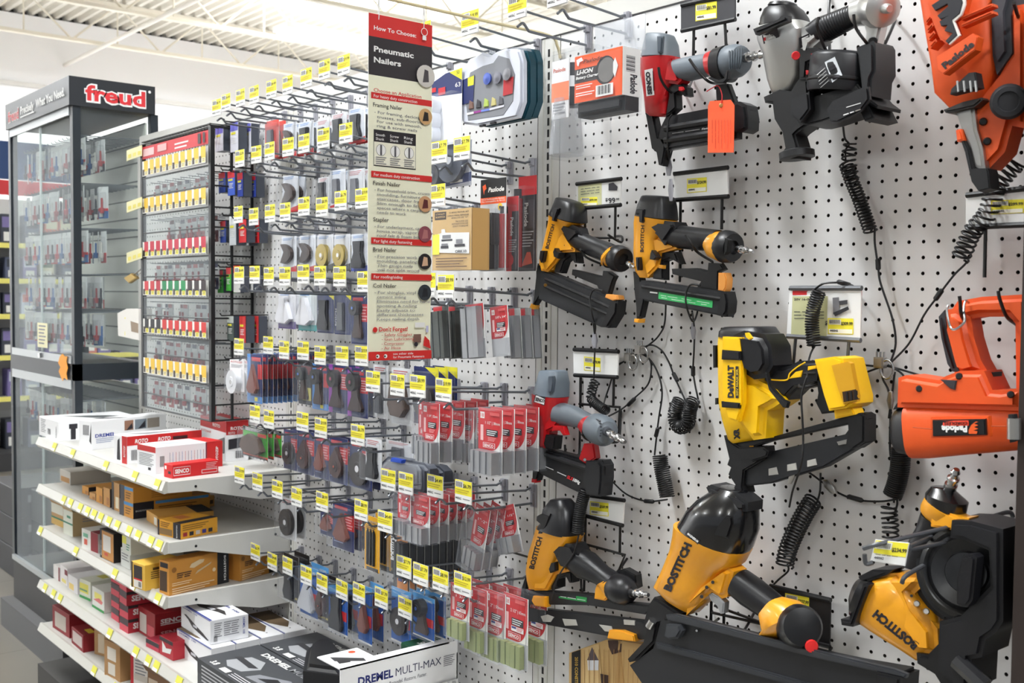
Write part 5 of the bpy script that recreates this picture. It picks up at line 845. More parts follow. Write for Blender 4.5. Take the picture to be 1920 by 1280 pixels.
coil('coiled_lanyard', 'tight black coil hanging in front of the $309.99 sign', (1320, 300, 3.2), [(692, 785, 2.6), (655, 900, 2.6), (648, 1000, 2.6), (660, 1115, 2.6)], .42, 22, .065, lead=[(895, 755, .3), (870, 745, 1.5), (820, 735, 2.2), (720, 740, 2.6), (665, 775, 2.6)], tail=[(665, 1115, 2.6), (640, 1160, 2.8), (620, 1240, 4), (620, 1290, 5), (610, 1320, 5.2), (585, 1420, 5.2), (590, 1550, 5.2), (595, 1680, 5), (588, 1800, 5), (560, 1900, 4), (530, 1990, 3), (512, 2080, 2)])
coil('coiled_lanyard', 'thick black coil hanging between the yellow and orange cordless nailers', c6, [(1205, 740, 1.3), (1200, 850, 1.3), (1180, 950, 1.3), (1155, 1020, 1.3)], .55, 24, .075)
coil('coiled_lanyard', 'loose black loops below the thick coil, left of the hanging coil nailer', c8, [(695, 270, 1.2), (692, 310, 1.2), (700, 380, 1.2), (700, 450, 1.2)], .48, 6.5, .07, lead=[(735, 200, 1.3), (738, 260, 1.2), (720, 320, 1.2)])
coil('coiled_lanyard', 'springy black coil hanging right of the big yellow framing nailer', c8, [(262, 230, 1.2), (205, 320, 1.2), (150, 430, 1.2), (110, 530, 1.2), (95, 610, 1.2)], .6, 22, .075, lead=[(300, 80, 1.4), (298, 180, 1.3), (280, 250, 1.2)], tail=[(110, 600, 1.2), (115, 640, 1.2), (60, 690, 1.3), (20, 730, 1.5)])
coil('coiled_lanyard', 'tight black coil hanging alone at the centre of the board', c5, [(950, 900, 1.1), (960, 980, 1.1), (980, 1080, 1.1), (1000, 1180, 1.1)], .56, 20, .06)
coil('coiled_lanyard', 'black coil bent into a U near the centre of the board', c5, [(1085, 530, 1.1), (1050, 620, 1.1), (1060, 690, 1.1), (1095, 715, 1.1), (1140, 680, 1.1), (1150, 600, 1.1), (1175, 530, 1.1)], .5, 30, .07)
coil('coiled_lanyard', 'short black coil crossing the white curled sign', c5, [(520, 400, 2.2), (500, 460, 2.2), (492, 520, 2.2), (540, 570, 2.6), (590, 600, 3.2)], .36, 17, .065, lead=[(505, 0, 2.6), (515, 100, 2.4), (516, 200, 2.3), (510, 390, 2.2)])
coil('coiled_lanyard', 'thick black coil passing behind the finish nailer cap', c7, [(440, 60, 3.2), (415, 150, 3.4), (400, 240, 3.6), (395, 320, 3.6)], .45, 22, .075)
# plain cables, clamps and locks
def cab(label, crop, pts, d=.5): cable('security_cable', label, crop, [(x, y, d if len(p_) < 3 else p_[2]) for p_ in pts for x, y in [p_[:2]]])
cab('black cable dropping from the upright brad nailer to the left lock', c5, [(990, -260, 3), (985, 0), (945, 100), (870, 170), (740, 260), (550, 350, 1.4)]); cab('black cable end pointing left from the left lock', c5, [(740, 255), (660, 310), (590, 365, 1.2)])
cab('black cable from the left lock down to the red brad nailer', c5, [(650, 310), (620, 420), (590, 510), (575, 560, 3)]); cab('black cable arching right from the left lock to the U coil', c5, [(820, 195), (890, 165), (960, 200), (1010, 280), (1045, 370), (1090, 470), (1125, 545)])
cab('black cable curving from the left lock back to the red nailer', c5, [(820, 220), (880, 260), (893, 330), (870, 430), (780, 520), (700, 590), (610, 640, 3)]); cab('black cable from the left lock down to the lone coil', c5, [(840, 215), (905, 290), (950, 390), (965, 500), (945, 640), (930, 760), (915, 900)])
cab('black cable hanging from the green-labelled nailer to the U coil', c5, [(1165, -60, 2.5), (1180, 60), (1178, 200), (1172, 330), (1185, 430), (1208, 550), (1180, 530)]); cab('black cable sagging from the red nailer to the lone coil', c5, [(610, 1050, 2), (700, 1140), (780, 1185), (880, 1208), (1000, 1195)])
cab('black cable from the yellow nailer battery foot to the right lock', c6, [(950, 262, 2), (1000, 262), (1080, 270)]); cab('second black cable from the yellow nailer to the right lock', c6, [(960, 320, 2), (1010, 300), (1080, 275)])
cab('black cable from the right lock to the orange sideways nailer', c6, [(1100, 260), (1200, 285), (1330, 325, 2)]); cab('black cable from the right lock behind the orange nailer', c6, [(1130, 260), (1210, 310), (1240, 370)]); cab('black cable looping down from the right lock to a steel clamp', c6, [(1095, 280), (1100, 340), (1130, 400), (1145, 470), (1135, 570)])
cab('black cable hanging straight down beside the thick coil', c6, [(1170, 300), (1155, 420), (1145, 560), (1142, 750), (1160, 900), (1165, 1060)]); cab('black cable sagging from the yellow nailer magazine to the thick coil', c6, [(600, 850, 2), (680, 890), (790, 970), (880, 1020), (980, 1047), (1090, 1052), (1175, 1040)])
cab('black cable looped through the tilted brad nailer magazine', c3, [(600, 940, 3.3), (540, 930, 3.4), (505, 990, 3.4), (520, 1120, 3.4), (545, 1200, 2.8), (540, 1270, 2.4)]); cab('black cable looped through the green-labelled magazine', c3, [(1330, 900, 3.4), (1260, 895, 3.5), (1225, 960, 3.5), (1230, 1060, 3.5), (1275, 1170, 2.8), (1310, 1100, 2.4), (1310, 1000, 2)])
cab('black cable down the nose of the red finish nailer', c1, [(1010, 830, 3.4), (980, 880, 3.5), (975, 1000, 3.5), (985, 1160, 2.6), (1010, 1090, 2)]); cab('thin black cable over the long finish nailer handle', c7, [(400, 330, 4.4), (370, 440, 4.4), (300, 540, 4.3), (260, 620, 4.2), (240, 720, 4)])
def lockthing(label, crop, a, b, d, m=NICK, nm='cable_clamp', w_=14):
    T = Tool(nm, label, 'cable clamp', crop, -d, root=a); T.loft('clamp_body', [(a[0]-w_*.6, a[1], a[0]+w_*.6, a[1]), ((a[0]+b[0])/2-w_, (a[1]+b[1])/2, (a[0]+b[0])/2+w_, (a[1]+b[1])/2), (b[0]-w_*.6, b[1], b[0]+w_*.6, b[1])], m, k=.5, round_end=.08); return T
lockthing('grey cable clamp under the tilted brad nailer', c5, (515, 90), (515, 180), 2.4, HOOKP, w_=20); lockthing('grey cable clamp hanging above the U coil', c5, (1172, 25), (1174, 120), .7, HOOKP, w_=18)
lockthing('grey cable clamp on the nose of the red finish nailer', c1, (985, 1160), (985, 1270), 2.2, HOOKP, w_=24); lockthing('dark clamp on the cap of the upright brad nailer', c3, (1110, 110), (1112, 260), 3.9, HOOKP, w_=20)
lockthing('steel clamp on the cord over the yellow magazine', c6, (592, 860), (560, 945), 3.6, w_=22); lockthing('larger steel clamp on the sagging cable right of the yellow magazine', c6, (770, 930), (815, 1000), .8, w_=34); lockthing('grey clamp hanging below the right lock', c6, (1145, 420), (1145, 510), .8, w_=22)
for lb, cr, a, b in (('black sleeve on the cord above the right lock', (1320, 300, 3.2), (1043, 590), (1046, 660)), ('black sleeve on the slanting cord left of the sideways nailer', (1320, 300, 3.2), (1430, 775), (1385, 840)), ('black sleeve on the cord at the top of the $309.99 sign', (1320, 300, 3.2), (800, 728), (880, 752)),
                     ('black sleeve on the right arching cable', c5, (1038, 350), (1070, 410)), ('black sleeve on the cable curving to the red nailer', c5, (785, 520), (735, 570)), ('black sleeve on the cable above the lone coil', c5, (938, 715), (922, 780)), ('black sleeve on the cable above the U coil', c5, (1172, 305), (1172, 375)), ('black sleeve at the foot of the lone coil', c5, (845, 1205), (910, 1210)), ('black sleeve on the sagging cable by the thick coil', c6, (895, 1022), (985, 1048))):
    T = Tool('cable_sleeve', lb, 'cable sleeve', cr, -1, root=a); A = T.w(a[0], a[1], -.62); B = T.w(b[0], b[1], -.62); MB().tube([A, A.lerp(B, .1), A.lerp(B, .9), B], [.1, .17, .17, .1], BLACK, 10).build('sleeve_body', T.root)
def ringlock(label, crop, x, y):
    T = Tool('cable_lock', label, 'cable lock', crop, -1, root=(x, y, -1)); c0 = T.w(x, y, -.9)
    MB().rbox(c0+Vector((-.35, -.3, -.25)), c0+Vector((.35, .3, .45)), NICK, .08).build('lock_block', T.root)
    for k in range(3): MB().tube([c0+Vector((-.25+.25*k, 0, .4)), c0+Vector((-.25+.25*k, 0, .8))], .07, STEEL, 8).build('bolt', T.root)
    pts = [c0+Vector((.55+.45*math.cos(a), -.1, -.3+.6*math.sin(a))) for a in [i*math.pi/8 for i in range(17)]]; MB().tube(pts, .08, STEEL, 8).build('shackle', T.root)
ringlock('steel cable lock right of the white curled sign', c5, 745, 255); ringlock('steel ring lock gathering cables beside the first lock', c5, 815, 205); ringlock('steel lock gathering cables between the two cordless nailers', c6, 1085, 255)
# lumber picture display behind the bottom nail guns
T = Tool('picture_display', 'upright display board printed with lumber and a black side band, bottom centre', 'display', c7, -1.3, root=(600, 1200))
T.plate('board', [(358, 1032), (600, 945), (840, 985), (900, 1010), (900, 1420), (356, 1420)], 1.35, .7, (206, 170, 112), .03)
T.decal('print', [('p', [(358, 1034), (412, 1015), (412, 1420), (356, 1420)], (24, 22, 22)), ('t', '2010 CONSTRUCTION', 378, 1060, 378, 1330, 18, (196, 158, 60)), ('p', [(800, 985), (845, 990), (900, 1012), (900, 1420), (780, 1420)], (24, 20, 18)), ('t', 'BOSTITCH', 796, 1040, 815, 1290, 40, WHITE, .05), ('p', [(425, 1012), (520, 980), (560, 1420), (430, 1420)], (222, 190, 134)), ('p', [(640, 965), (700, 960), (690, 1420), (600, 1420)], (190, 150, 92)), ('p', [(480, 1000), (450, 1080), (520, 1080)], (96, 84, 90)), ('p', [(452, 1080), (520, 1080), (518, 1140), (456, 1140)], (232, 234, 240)), ('p', [(575, 960), (660, 960), (655, 1030), (600, 1045), (580, 1000)], (74, 52, 44)), ('p', [(530, 1160), (580, 1170), (575, 1290), (540, 1280)], (60, 36, 24))]
        + [('p', [(430+30*i, 1015), (433+30*i, 1015), (440+28*i, 1420), (436+28*i, 1420)], (176, 132, 76)) for i in range(12)], off=.01)
# dark end post at the right edge of the bay
mb = MB(); mb.box((44.2, -6.3, 0), (45.6, 1, 76), mat((44, 34, 30), .6)); tag(mb.build('end_post', smooth=0), 'dark brown post closing the board at the right edge', 'post')
# ------------------------------------------------------------------ the long hanging guide sign (its face is square to the board)
t = thing('hanging_sign', 'long cream guide sign with red header reading Pneumatic Nailers, hung from a rod', 'sign', (.85, -16.5, 81))
CR_ = (238, 238, 212); RD = (206, 44, 42); DK = (40, 38, 42)
A = [('r', 0, 0, 1, 1, CR_), ('r', 0, .935, 1, 1, RD), ('r', 0, .825, 1, .935, (46, 42, 46)), ('t', 'How To Choose:', .08, .955, .012, WHITE, {'w': .66, 'bold': .02}),
     ('t', 'Pneumatic', .08, .893, .016, WHITE, {'w': .62, 'bold': .03}), ('t', 'Nailers', .08, .862, .016, WHITE, {'w': .42, 'bold': .03}), ('t', 'Choose an Application', .08, .778, .0105, RD, {'w': .75})]
def bar(y, s, w_): return [('r', .04, y, 1, y+.018, RD), ('t', s, .08, y+.004, .009, WHITE, {'w': w_})]
def head(y, s, w_): return [('t', s, .07, y, .012, DK, {'w': w_})]
def bul(y, ls): return [('t', ('- ' if i == 0 else '  ')+l, .09 if i == 0 else .13, y-.013*i, .0085, INKG, {'w': .035*len(l)}) for i, l in enumerate(ls)]
A += bar(.758, 'For heavy duty construction', .68)+head(.735, 'Framing Nailer', .45)+bul(.716, ['For framing, decking,', 'trusses, sub-flooring', 'For use with smooth,', 'ring & screw nails'])
A += [('r', .08, .565, .74, .67, DK), ('r', .085, .568, .735, .635, (236, 234, 214))]+[('t', s, .11+.22*i, .652, .008, WHITE, {'w': .14}) for i, s in enumerate(('Smooth', 'Screw', 'Ring'))]+[('t', 'Shank', .11+.22*i, .640, .008, WHITE, {'w': .13}) for i in range(3)]
A += [('c', .19+.22*i, .612, .017, DK) for i in range(3)]+[('c', .19+.22*i, .612, .016, WHITE) for i in range(3)]+[('r', .175+.22*i, .597, .205+.22*i, .627, (90, 90, 94)) for i in range(3)]+[('l', .11+.22*i, .592, .16, 4, .006, INKG) for i in range(3)]
A += bar(.532, 'For medium duty construction', .72)+head(.51, 'Finish Nailer', .42)+bul(.493, ['For household trim, crown', 'moulding, furniture,', 'staircases, door frames', 'Slim enough to fit into', 'spaces where a carpenter', 'needs to work'])+head(.405, 'Stapler', .24)+bul(.387, ['For underlayment, carpet', 'house wrap, vapor barrier,', 'roof felt & foam board'])
A += bar(.34, 'For light duty fastening', .6)+head(.318, 'Brad Nailer', .36)+bul(.3, ['For precision work like', 'moulding, paneling', 'Thin gauge nails', 'will not split wood'])+bar(.236, 'For roofing/siding', .45)+head(.213, 'Coil Nailer', .36)+bul(.195, ['For shingles, vinyl &', 'cement siding', 'Eliminates need for hand', 'spotting & nailing', 'Easily adjusts to', 'different thicknesses', 'Keeps nailing depth'])
A += [('t', "Don't Forget!", .16, .085, .013, RD, {'w': .45, 'bold': .02}), ('c', .1, .09, .008, RD)]+[('t', s, .2, .071-.013*i, .0085, (196, 80, 76), {'w': .03*len(s)}) for i, s in enumerate(('- Safety Goggles', '- Gun Lubricating Oil', '- Compressor', '- Air Hose'))]
A += [('r', 0, 0, 1, .026, RD), ('t', 'see other side', .38, .015, .007, WHITE, {'w': .32}), ('t', 'for Pneumatic Fasteners', .38, .005, .007, WHITE, {'w': .5}), ('c', .14, .012, .006, WHITE), ('c', .26, .012, .006, WHITE), ('c', .13, .012, .003, INK), ('c', .25, .012, .003, INK)]
for yy, r, c1_, c2_ in ((.845, .033, (200, 196, 190), (70, 66, 70)), (.725, .024, (200, 160, 110), (40, 34, 30)), (.465, .024, (196, 150, 110), (90, 40, 40)), (.375, .024, (130, 70, 80), (170, 110, 110)), (.293, .024, (40, 36, 40), (210, 170, 140)), (.2, .024, (50, 56, 62), (30, 34, 40))):
    A += [('c', .88, yy, r, c1_), ('p', [(.83, yy-r*.6), (.93, yy-r*.5), (.92, yy+r*.5), (.86, yy+r*.6)], c2_)]
A += [('c', .85, .974, .012, WHITE), ('c', .85, .974, .010, RD), ('r', .82, .950, .88, .962, WHITE), ('r', .7, .05, .82, .075, (120, 90, 80)), ('c', .74, .045, .007, INK), ('p', [(.86, .04), (.98, .03), (.96, .055), (.88, .07)], RD), ('r', .9, .08, .94, .1, (190, 190, 220)), ('r', .72, .095, .88, .11, WHITE)]
mb = MB(); y0 = -19.6; wS = 5.85; zb = 54.95; hS = 26.2; mb.box((.8, y0, zb), (.86, y0+wS, zb+hS), WHITE); mb.art((.86, y0, zb), (0, 1, 0), (0, 0, 1), wS, hS, A, eps=.0022)
mb.build('printed_board', t, smooth=0)
for yy in (y0+.9, y0+wS-.8): MB().tube([(.85, yy, 82.45), (.95, yy, 81.6), (.85, yy, 80.7), (.75, yy, 81.6), (.85, yy, 82.4)], .04, mat((230, 230, 230), .3), 6).build('hanging_ring', t)
# ------------------------------------------------------------------ cordless-tool packs by the first upright, and the big accessory cases
PO = (240, 96, 50)
pack('battery_pack_card', 'black and orange hang card holding a black cordless nailer battery', 'battery', (901, 335, 949, 508), -5.5, [('r', 0, 0, 1, 1, (206, 208, 212)), ('r', 0, .8, 1, 1, (26, 26, 28)), ('r', 0, .73, 1, .8, PO), ('t', 'Paslode', .3, .86, .05, WHITE, {'w': .62, 'bold': .03, 'shear': .2}), ('p', [(.08, .93), (.2, .95), (.24, .9), (.16, .88), (.14, .83)], PO), ('t', 'NiCd Rechargeable Battery', .05, .775, .018, WHITE, {'w': .9}), ('t', 'Pila rechargeable de Ni-Cd', .05, .75, .018, WHITE, {'w': .9}), ('c', .78, .69, .04, (240, 200, 40)), ('r', .74, .67, .82, .70, INK)],
     [('battery', 'poly', [(.08, .02), (.72, .02), (.72, .28), (.78, .28), (.78, .62), (.1, .62)], 1.1, (34, 34, 36)), ('battery_label', 'poly', [(.16, .54), (.34, .54), (.34, .61), (.16, .61)], 1.14, PO)], (.03, .01, .97, .66, 1.3))
for i, (bb, y) in enumerate((((950, 368, 972, 508), -4.6), ((972, 330, 1006, 508), -3.4))):
    pack('fuel_cell_pack', ['slim red and black fuel cell pack beside the battery card', 'red-topped black fuel cell pack against the upright strip'][i], 'fuel cell', bb, y, [('r', 0, 0, 1, 1, (50, 46, 48)), ('r', 0, .8, 1, 1, (206, 44, 50)), ('r', .0, 0, .45, .8, (200, 40, 44)) if i == 0 else ('r', .1, .45, .9, .75, (70, 66, 70)), ('l', .15, .42, .7, 6, .03, (180, 180, 180)), ('c', .3, .15, .08, (220, 40, 40)) if i == 0 else ('p', [(.2, .05), (.8, .08), (.7, .2), (.5, .2)], (206, 90, 70)), ('t', 'Paslode', .35, .72, .06, WHITE, {'rot': -90, 'w': .25, 'bold': .03})],
         [('fuel_can', 'rod', [(.3, .04, .7), (.3, .76, .7)], .42, (150, 24, 30)), ('can_cap', 'rod', [(.3, .77, .7), (.3, .86, .7)], .34, (30, 28, 30))], (.02, .01, .98, .88, 1.5))
pack('repair_kit', 'tan cardboard O-ring repair kit box in a clear hanger', 'repair kit', (811, 392, 884, 506), -8.6, [('r', 0, 0, 1, 1, (206, 170, 112)), ('r', .06, .84, .36, .97, (60, 44, 30)), ('t', 'STANLEY', .09, .92, .028, (206, 170, 112), {'w': .24}), ('t', 'BOSTITCH', .09, .87, .03, (206, 170, 112), {'w': .24, 'bold': .03}), ('t', 'O-RING REPAIR KIT', .44, .93, .026, INK, {'w': .5}), ('t', 'JUEGO PARA REPARAR', .4, .88, .026, INK, {'w': .54}), ('t', 'ANILLOS DE "O"', .5, .84, .026, INK, {'w': .42}), ('t', 'TROUSSE DE', .6, .78, .026, INK, {'w': .32}), ('t', 'REPARATION DE', .52, .74, .026, INK, {'w': .4}), ('t', 'JOINT TORIQUE', .54, .70, .026, INK, {'w': .38}),
     ('p', [(.25, .68), (.34, .68), (.36, .62), (.96, .6), (.96, .26), (.04, .3), (.04, .58), (.25, .62)], WHITE), ('r', .02, .26, .2, .6, YEL), ('r', .28, .52, .5, .58, INKG), ('r', .26, .48, .54, .51, INK), ('r', .24, .36, .44, .4, INK), ('r', .26, .4, .42, .44, INKG), ('r', .6, .38, .86, .42, INK), ('r', .64, .43, .8, .5, INKG), ('t', 'ORK10', .62, .28, .045, INK, {'w': .28, 'bold': .02}), ('l', .12, .2, .8, 4, .045, (120, 90, 60))],
     [('carton', 'poly', [(0, 0), (1, 0), (1, 1), (0, 1)], -1.8, (196, 156, 96))] and None, (-.02, -.04, 1.02, 1.08, .15), base=(196, 156, 96))
mb = MB(); a = W(811, 450, -8.55); b = W(884, 450, -8.55); mb.rbox((a.x, -8.52, W(848, 506, -8.6).z), (b.x, -6.6, W(848, 392, -8.6).z), (200, 160, 100), .05); kit = bpy.data.objects['repair_kit']; o = mb.build('carton', kit)
# battery charger in its clear clamshell
t = thing('battery_charger', 'clear clamshell with orange card and black battery charger', 'battery charger', tuple(W(1140, 60, -7)))
yy = -8.6; a = W(1077, 210, yy); b = W(1166, 210, yy); zt = W(1120, 60, yy).z; zc = W(1130, 95, yy).z; zb = W(1120, 213, yy).z; zm = W(1120, 186, yy).z
mb = MB(); mb.rbox((a.x, yy, zm), (b.x, yy+1.8, zc), (236, 236, 236), .05)
mb.art((a.x, yy, zm), (1, 0, 0), (0, 0, 1), b.x-a.x, zc-zm, [('r', 0, 0, 1, 1, PO), ('r', 0, .42, .66, .72, (70, 66, 66)), ('c', .66, .58, .3, (52, 50, 52)), ('c', .68, .58, .26, (120, 118, 116)), ('p', [(.86, .8), (.92, .62), (.86, .38), (.82, .5), (.82, .7)], WHITE), ('t', 'LI-ION', .05, .6, .09, WHITE, {'w': .36, 'bold': .04, 'shear': .2}), ('t', 'Battery Charger', .04, .5, .06, WHITE, {'w': .48, 'bold': .03, 'shear': .2}), ('t', 'Paslode', .2, .82, .08, (80, 50, 40), {'w': .4, 'shear': .2, 'bold': .02}), ('p', [(.05, .92), (.16, .96), (.2, .88), (.12, .86), (.1, .78), (.07, .8)], WHITE), ('l', .05, .36, .35, 2, .05, WHITE), ('l', .05, .2, .4, 2, .05, WHITE), ('r', .48, .04, .84, .28, WHITE), ('b', .52, .08, .8, .26)], eps=.01)
mb.art((b.x, yy, zm), (0, 1, 0), (0, 0, 1), 1.8, zc-zm, [('r', 0, 0, 1, 1, (240, 240, 238)), ('b', .2, .5, .7, .85, 1), ('t', 'Paslode', .45, .45, .2, INK, {'rot': -90, 'w': .4, 'bold': .03})], eps=.01); mb.build('carton', t, smooth=20)
MB().rbox((a.x+.1, yy, zb), (b.x, yy+2.0, zm), (30, 30, 32), .3).build('charger', t)
MB().rbox((a.x-.15, yy-.15, zb-.2), (b.x+.2, yy+2.1, zc+.1), PLASTIC, .3).build('clamshell', t); MB().rbox((a.x+.1, yy+1.9, zc), (b.x+.3, yy+2.02, W(1140, 58, -5).z), FROST, .03, 1).build('hang_flange', t)
# clear bag with cans
t = thing('fuel_kit', 'tall clear clamshell with black and white canister, left of the orange card', 'fuel kit', tuple(W(1060, 120, -6)))
yy = -6.5; a = W(1030, 280, yy); b = W(1098, 280, yy); zt = W(1050, 92, yy).z; zb = W(1050, 296, yy).z; zq = W(1050, 190, yy).z
MB().rbox((a.x, yy-.2, zb), (b.x, yy+3.2, zt), PLASTIC, .4, 3).build('clamshell', t)
mb = MB(); mb.rbox((a.x+.1, yy+.1, W(1050, 222, yy).z), (a.x+2.1, yy+.2, W(1050, 112, yy).z), (228, 228, 230), .02); mb.art((a.x+.1, yy+.1, W(1050, 222, yy).z), (1, 0, 0), (0, 0, 1), 2.0, W(1050, 112, yy).z-W(1050, 222, yy).z, [('r', 0, .3, 1, .62, (242, 130, 90)), ('t', 'Paslode', .1, .8, .07, (210, 90, 60), {'w': .7}), ('l', .1, .26, .7, 4, .05, INKG)], eps=.01); mb.build('card', t, smooth=0)
c0 = W(1074, 200, yy+.9); mb = MB(); zz = lambda p: W(1074, p, yy+.9).z
mb.lathe((c0.x, c0.y, zz(200)), (0, 0, 1), [(0, .72), (zz(165)-zz(200), .72)], (36, 34, 36)).lathe((c0.x, c0.y, zz(165)), (0, 0, 1), [(0, .75), (zz(145)-zz(165), .75)], (236, 238, 242)).lathe((c0.x, c0.y, zz(144)), (0, 0, 1), [(0, .7), (zz(120)-zz(144), .66)], (50, 50, 56)); mb.build('canister', t)
MB().lathe((c0.x-.7, c0.y, zb+.3), (0, 0, 1), [(0, 1.35), (.3, 1.4), (zq-zb, 1.0)], FROST, 24).build('cup', t)
# two accessory cases with clear lids (front one fully seen)
def big_case(y, label, x0=0, sc=1.):
    t = thing('accessory_case', label, 'case', tuple(W(930, 110, y))); g = lambda L, yy: [W(u, v, yy) for u, v in L]
    o_ = [(866, 128), (878, 110), (897, 102), (901, 97), (918, 103), (930, 96), (945, 90), (972, 92), (978, 112), (978, 190), (968, 220), (895, 236), (868, 232), (861, 220), (862, 150)]
    o_ = [(u+x0, v-x0*.2) for u, v in o_]
    MB().prism(g(o_, y), (0, .75, 0), mat((206, 210, 222), .3) if x0 == 0 else FROST, .2, 2).build('lid', t)
    MB().prism([p+Vector((0, .8, 0)) for p in g(o_, y)], (0, .9, 0), mat((24, 70, 84), .5), .15, 2).build('case_body', t)
    i_ = [(882, 136), (905, 124), (925, 118), (935, 104), (955, 110), (966, 140), (962, 190), (944, 216), (878, 226), (872, 180)]
    mb = MB(); mb.prism([p+Vector((0, -.03, 0)) for p in g([(u+x0, v) for u, v in i_], y)], (0, .1, 0), (128, 130, 136), .02)
    mb.build('tray', t)
    if x0 == 0:
        mb = MB(); B = lambda u, v: W(u, v, y-.08)
        for L, c_ in (([(863, 152), (890, 140), (887, 190), (863, 198)], BLU), ([(877, 146), (889, 141), (888, 159), (877, 162)], (230, 230, 60)), ([(944, 150), (963, 143), (961, 175), (943, 180)], (180, 40, 48)), ([(875, 216), (888, 213), (888, 209), (875, 212)], WHITE), ([(888, 213), (902, 210), (902, 206), (888, 209)], (150, 60, 140)), ([(902, 210), (918, 207), (918, 203), (902, 206)], (110, 130, 210)), ([(918, 207), (945, 200), (945, 196), (918, 203)], (210, 210, 220))): mb.add([B(*p) for p in L], [(0, 3, 2, 1)], c_)
        mb.build('label', t, smooth=0)
        for u, v, cc in ((916, 148, (80, 100, 180)), (935, 146, (120, 120, 130)), (953, 140, (140, 140, 146))):
            p = W(u, v, y-.02); MB().lathe(p, (0, -1, 0), [(0, .45), (.2, .5), (.22, .3), (.3, .12)], cc, 18).build('blade_hub', t)
        for i in range(5): u = 882+i*14; MB().prism(g([(u-4, 205-i*2), (u+5, 203-i*2), (u+4, 192-i*2), (u-2, 188-i*2)], y-.14), (0, .15, 0), [(120, 90, 80), (60, 60, 66), (170, 190, 90), (190, 180, 120), (90, 90, 96)][i], .03).build('accessory', t)
        for u in (905, 925): MB().rbox(W(u-7, 238-(u-905)*.25, y-.1), W(u+7, 233-(u-905)*.25, y+.2), (40, 40, 44), .04).build('latch', t)
big_case(-6.6, 'large clear-lidded accessory case with navy label, front one of two'); big_case(-4.4, 'second dark-bodied accessory case just behind the clear-lidded one', 14)
pack('disc_pack', 'large navy pack with yellow corner and pale disc tins, right of the sign', 'accessory pack', (806, 135, 866, 272), -6.8, [('r', 0, 0, 1, 1, (238, 240, 246)), ('p', [(0, .7), (0, .88), (.5, .98), (1, 1), (1, .66)], BLU), ('p', [(.62, .98), (1, 1), (1, .84)], (222, 226, 40)), ('t', '50', .84, .93, .05, INK), ('t', '63', .8, .76, .06, WHITE, {'w': .16}), ('r', .0, .76, .2, .82, RED), ('r', .28, .70, .5, .8, (190, 40, 50))], [('disc_tin', 'disc', .18, .55-.2*i, .2, 1., (226, 230, 240), mat((210, 216, 230), .4)) for i in range(3)], (0, 0, 1, .68, 1.3))
pack('disc_pack', 'navy blister with a large dark ring blade under the disc tins', 'accessory pack', (806, 268, 884, 352), -6.0, [('r', 0, 0, 1, 1, (180, 186, 200)), ('p', [(0, 0), (1, .1), (1, .3), (0, .2)], (70, 80, 120)), ('r', .5, .1, .8, .16, WHITE)], [('ring_blade', 'disc', .6, .6, .32, .6, (90, 96, 110), mat((220, 224, 230), .4)), ('small_disc', 'disc', .2, .3, .16, .7, (60, 62, 70), mat((230, 230, 236), .4))], (0, 0, 1, .95, 1.0))
# ------------------------------------------------------------------ wire tower with clear bins
XR = -57.6; XL = -80.4; YF = -6.0; ZB = 43.8; ZT = 80.8
t = thing('wire_rack', 'black wire tower with red header and six clear bins of router bits', 'rack', (XR, YF, ZB))
ZS = [(76.3, 78.4, 'y'), (71.1, 73.2, 'y'), (65.0, 67.1, 'r'), (59.6, 61.6, 'g'), (54.3, 56.3, 'w'), (48.6, 50.8, 'y')]
for x in (XR, XL): MB().box((x-.35, YF-.15, ZB), (x+.35, YF+.4, ZT), BLACK).build('post', t, smooth=0)
for y in (-3.2, -.4): MB().box((XR-.15, y-.15, ZB), (XR+.15, y+.15, ZT), BLACK).build('post', t, smooth=0)
for k, z in enumerate([ZB, ZT]+[s[0]-.3 for s in ZS]+[s[0]-2.8 for s in ZS]):
    m = MB(); m.tube([(XL, YF, z), (XR, YF, z), (XR, -.2, z)], .12, BLACK, 6); m.build('wire_shelf', t)
m = MB()
for i in range(24): m.tube([(XL+i*.99, YF, ZT+.35), (XL+i*.99, -.3, ZT+.35)], .07, BLACK, 5)
m.tube([(XL, YF, ZT+.35), (XR, YF, ZT+.35)], .1, BLACK, 6).tube([(XL, -3, ZT+.5), (XR, -3, ZT+.5)], .1, BLACK, 6).tube([(XL, -.3, ZT+.35), (XR, -.3, ZT+.35)], .1, BLACK, 6); m.build('top_grid', t)
m = MB(); m.box((XL+.3, YF-.1, 78.7), (XR-.3, YF, 80.4), (210, 60, 66)); m.art((XL+.3, YF-.1, 78.7), (1, 0, 0), (0, 0, 1), 22.2, 1.7, [('r', 0, 0, 1, 1, (206, 50, 58)), ('l', .52, .62, .2, 2, .3, WHITE), ('r', .02, .2, .2, .8, (230, 190, 190)), ('r', .26, .3, .4, .85, (220, 170, 170)), ('r', .86, .15, .9, .9, (60, 40, 44)), ('r', .93, .15, .96, .9, (60, 40, 44))], eps=.02); m.build('header_card', t, smooth=0)
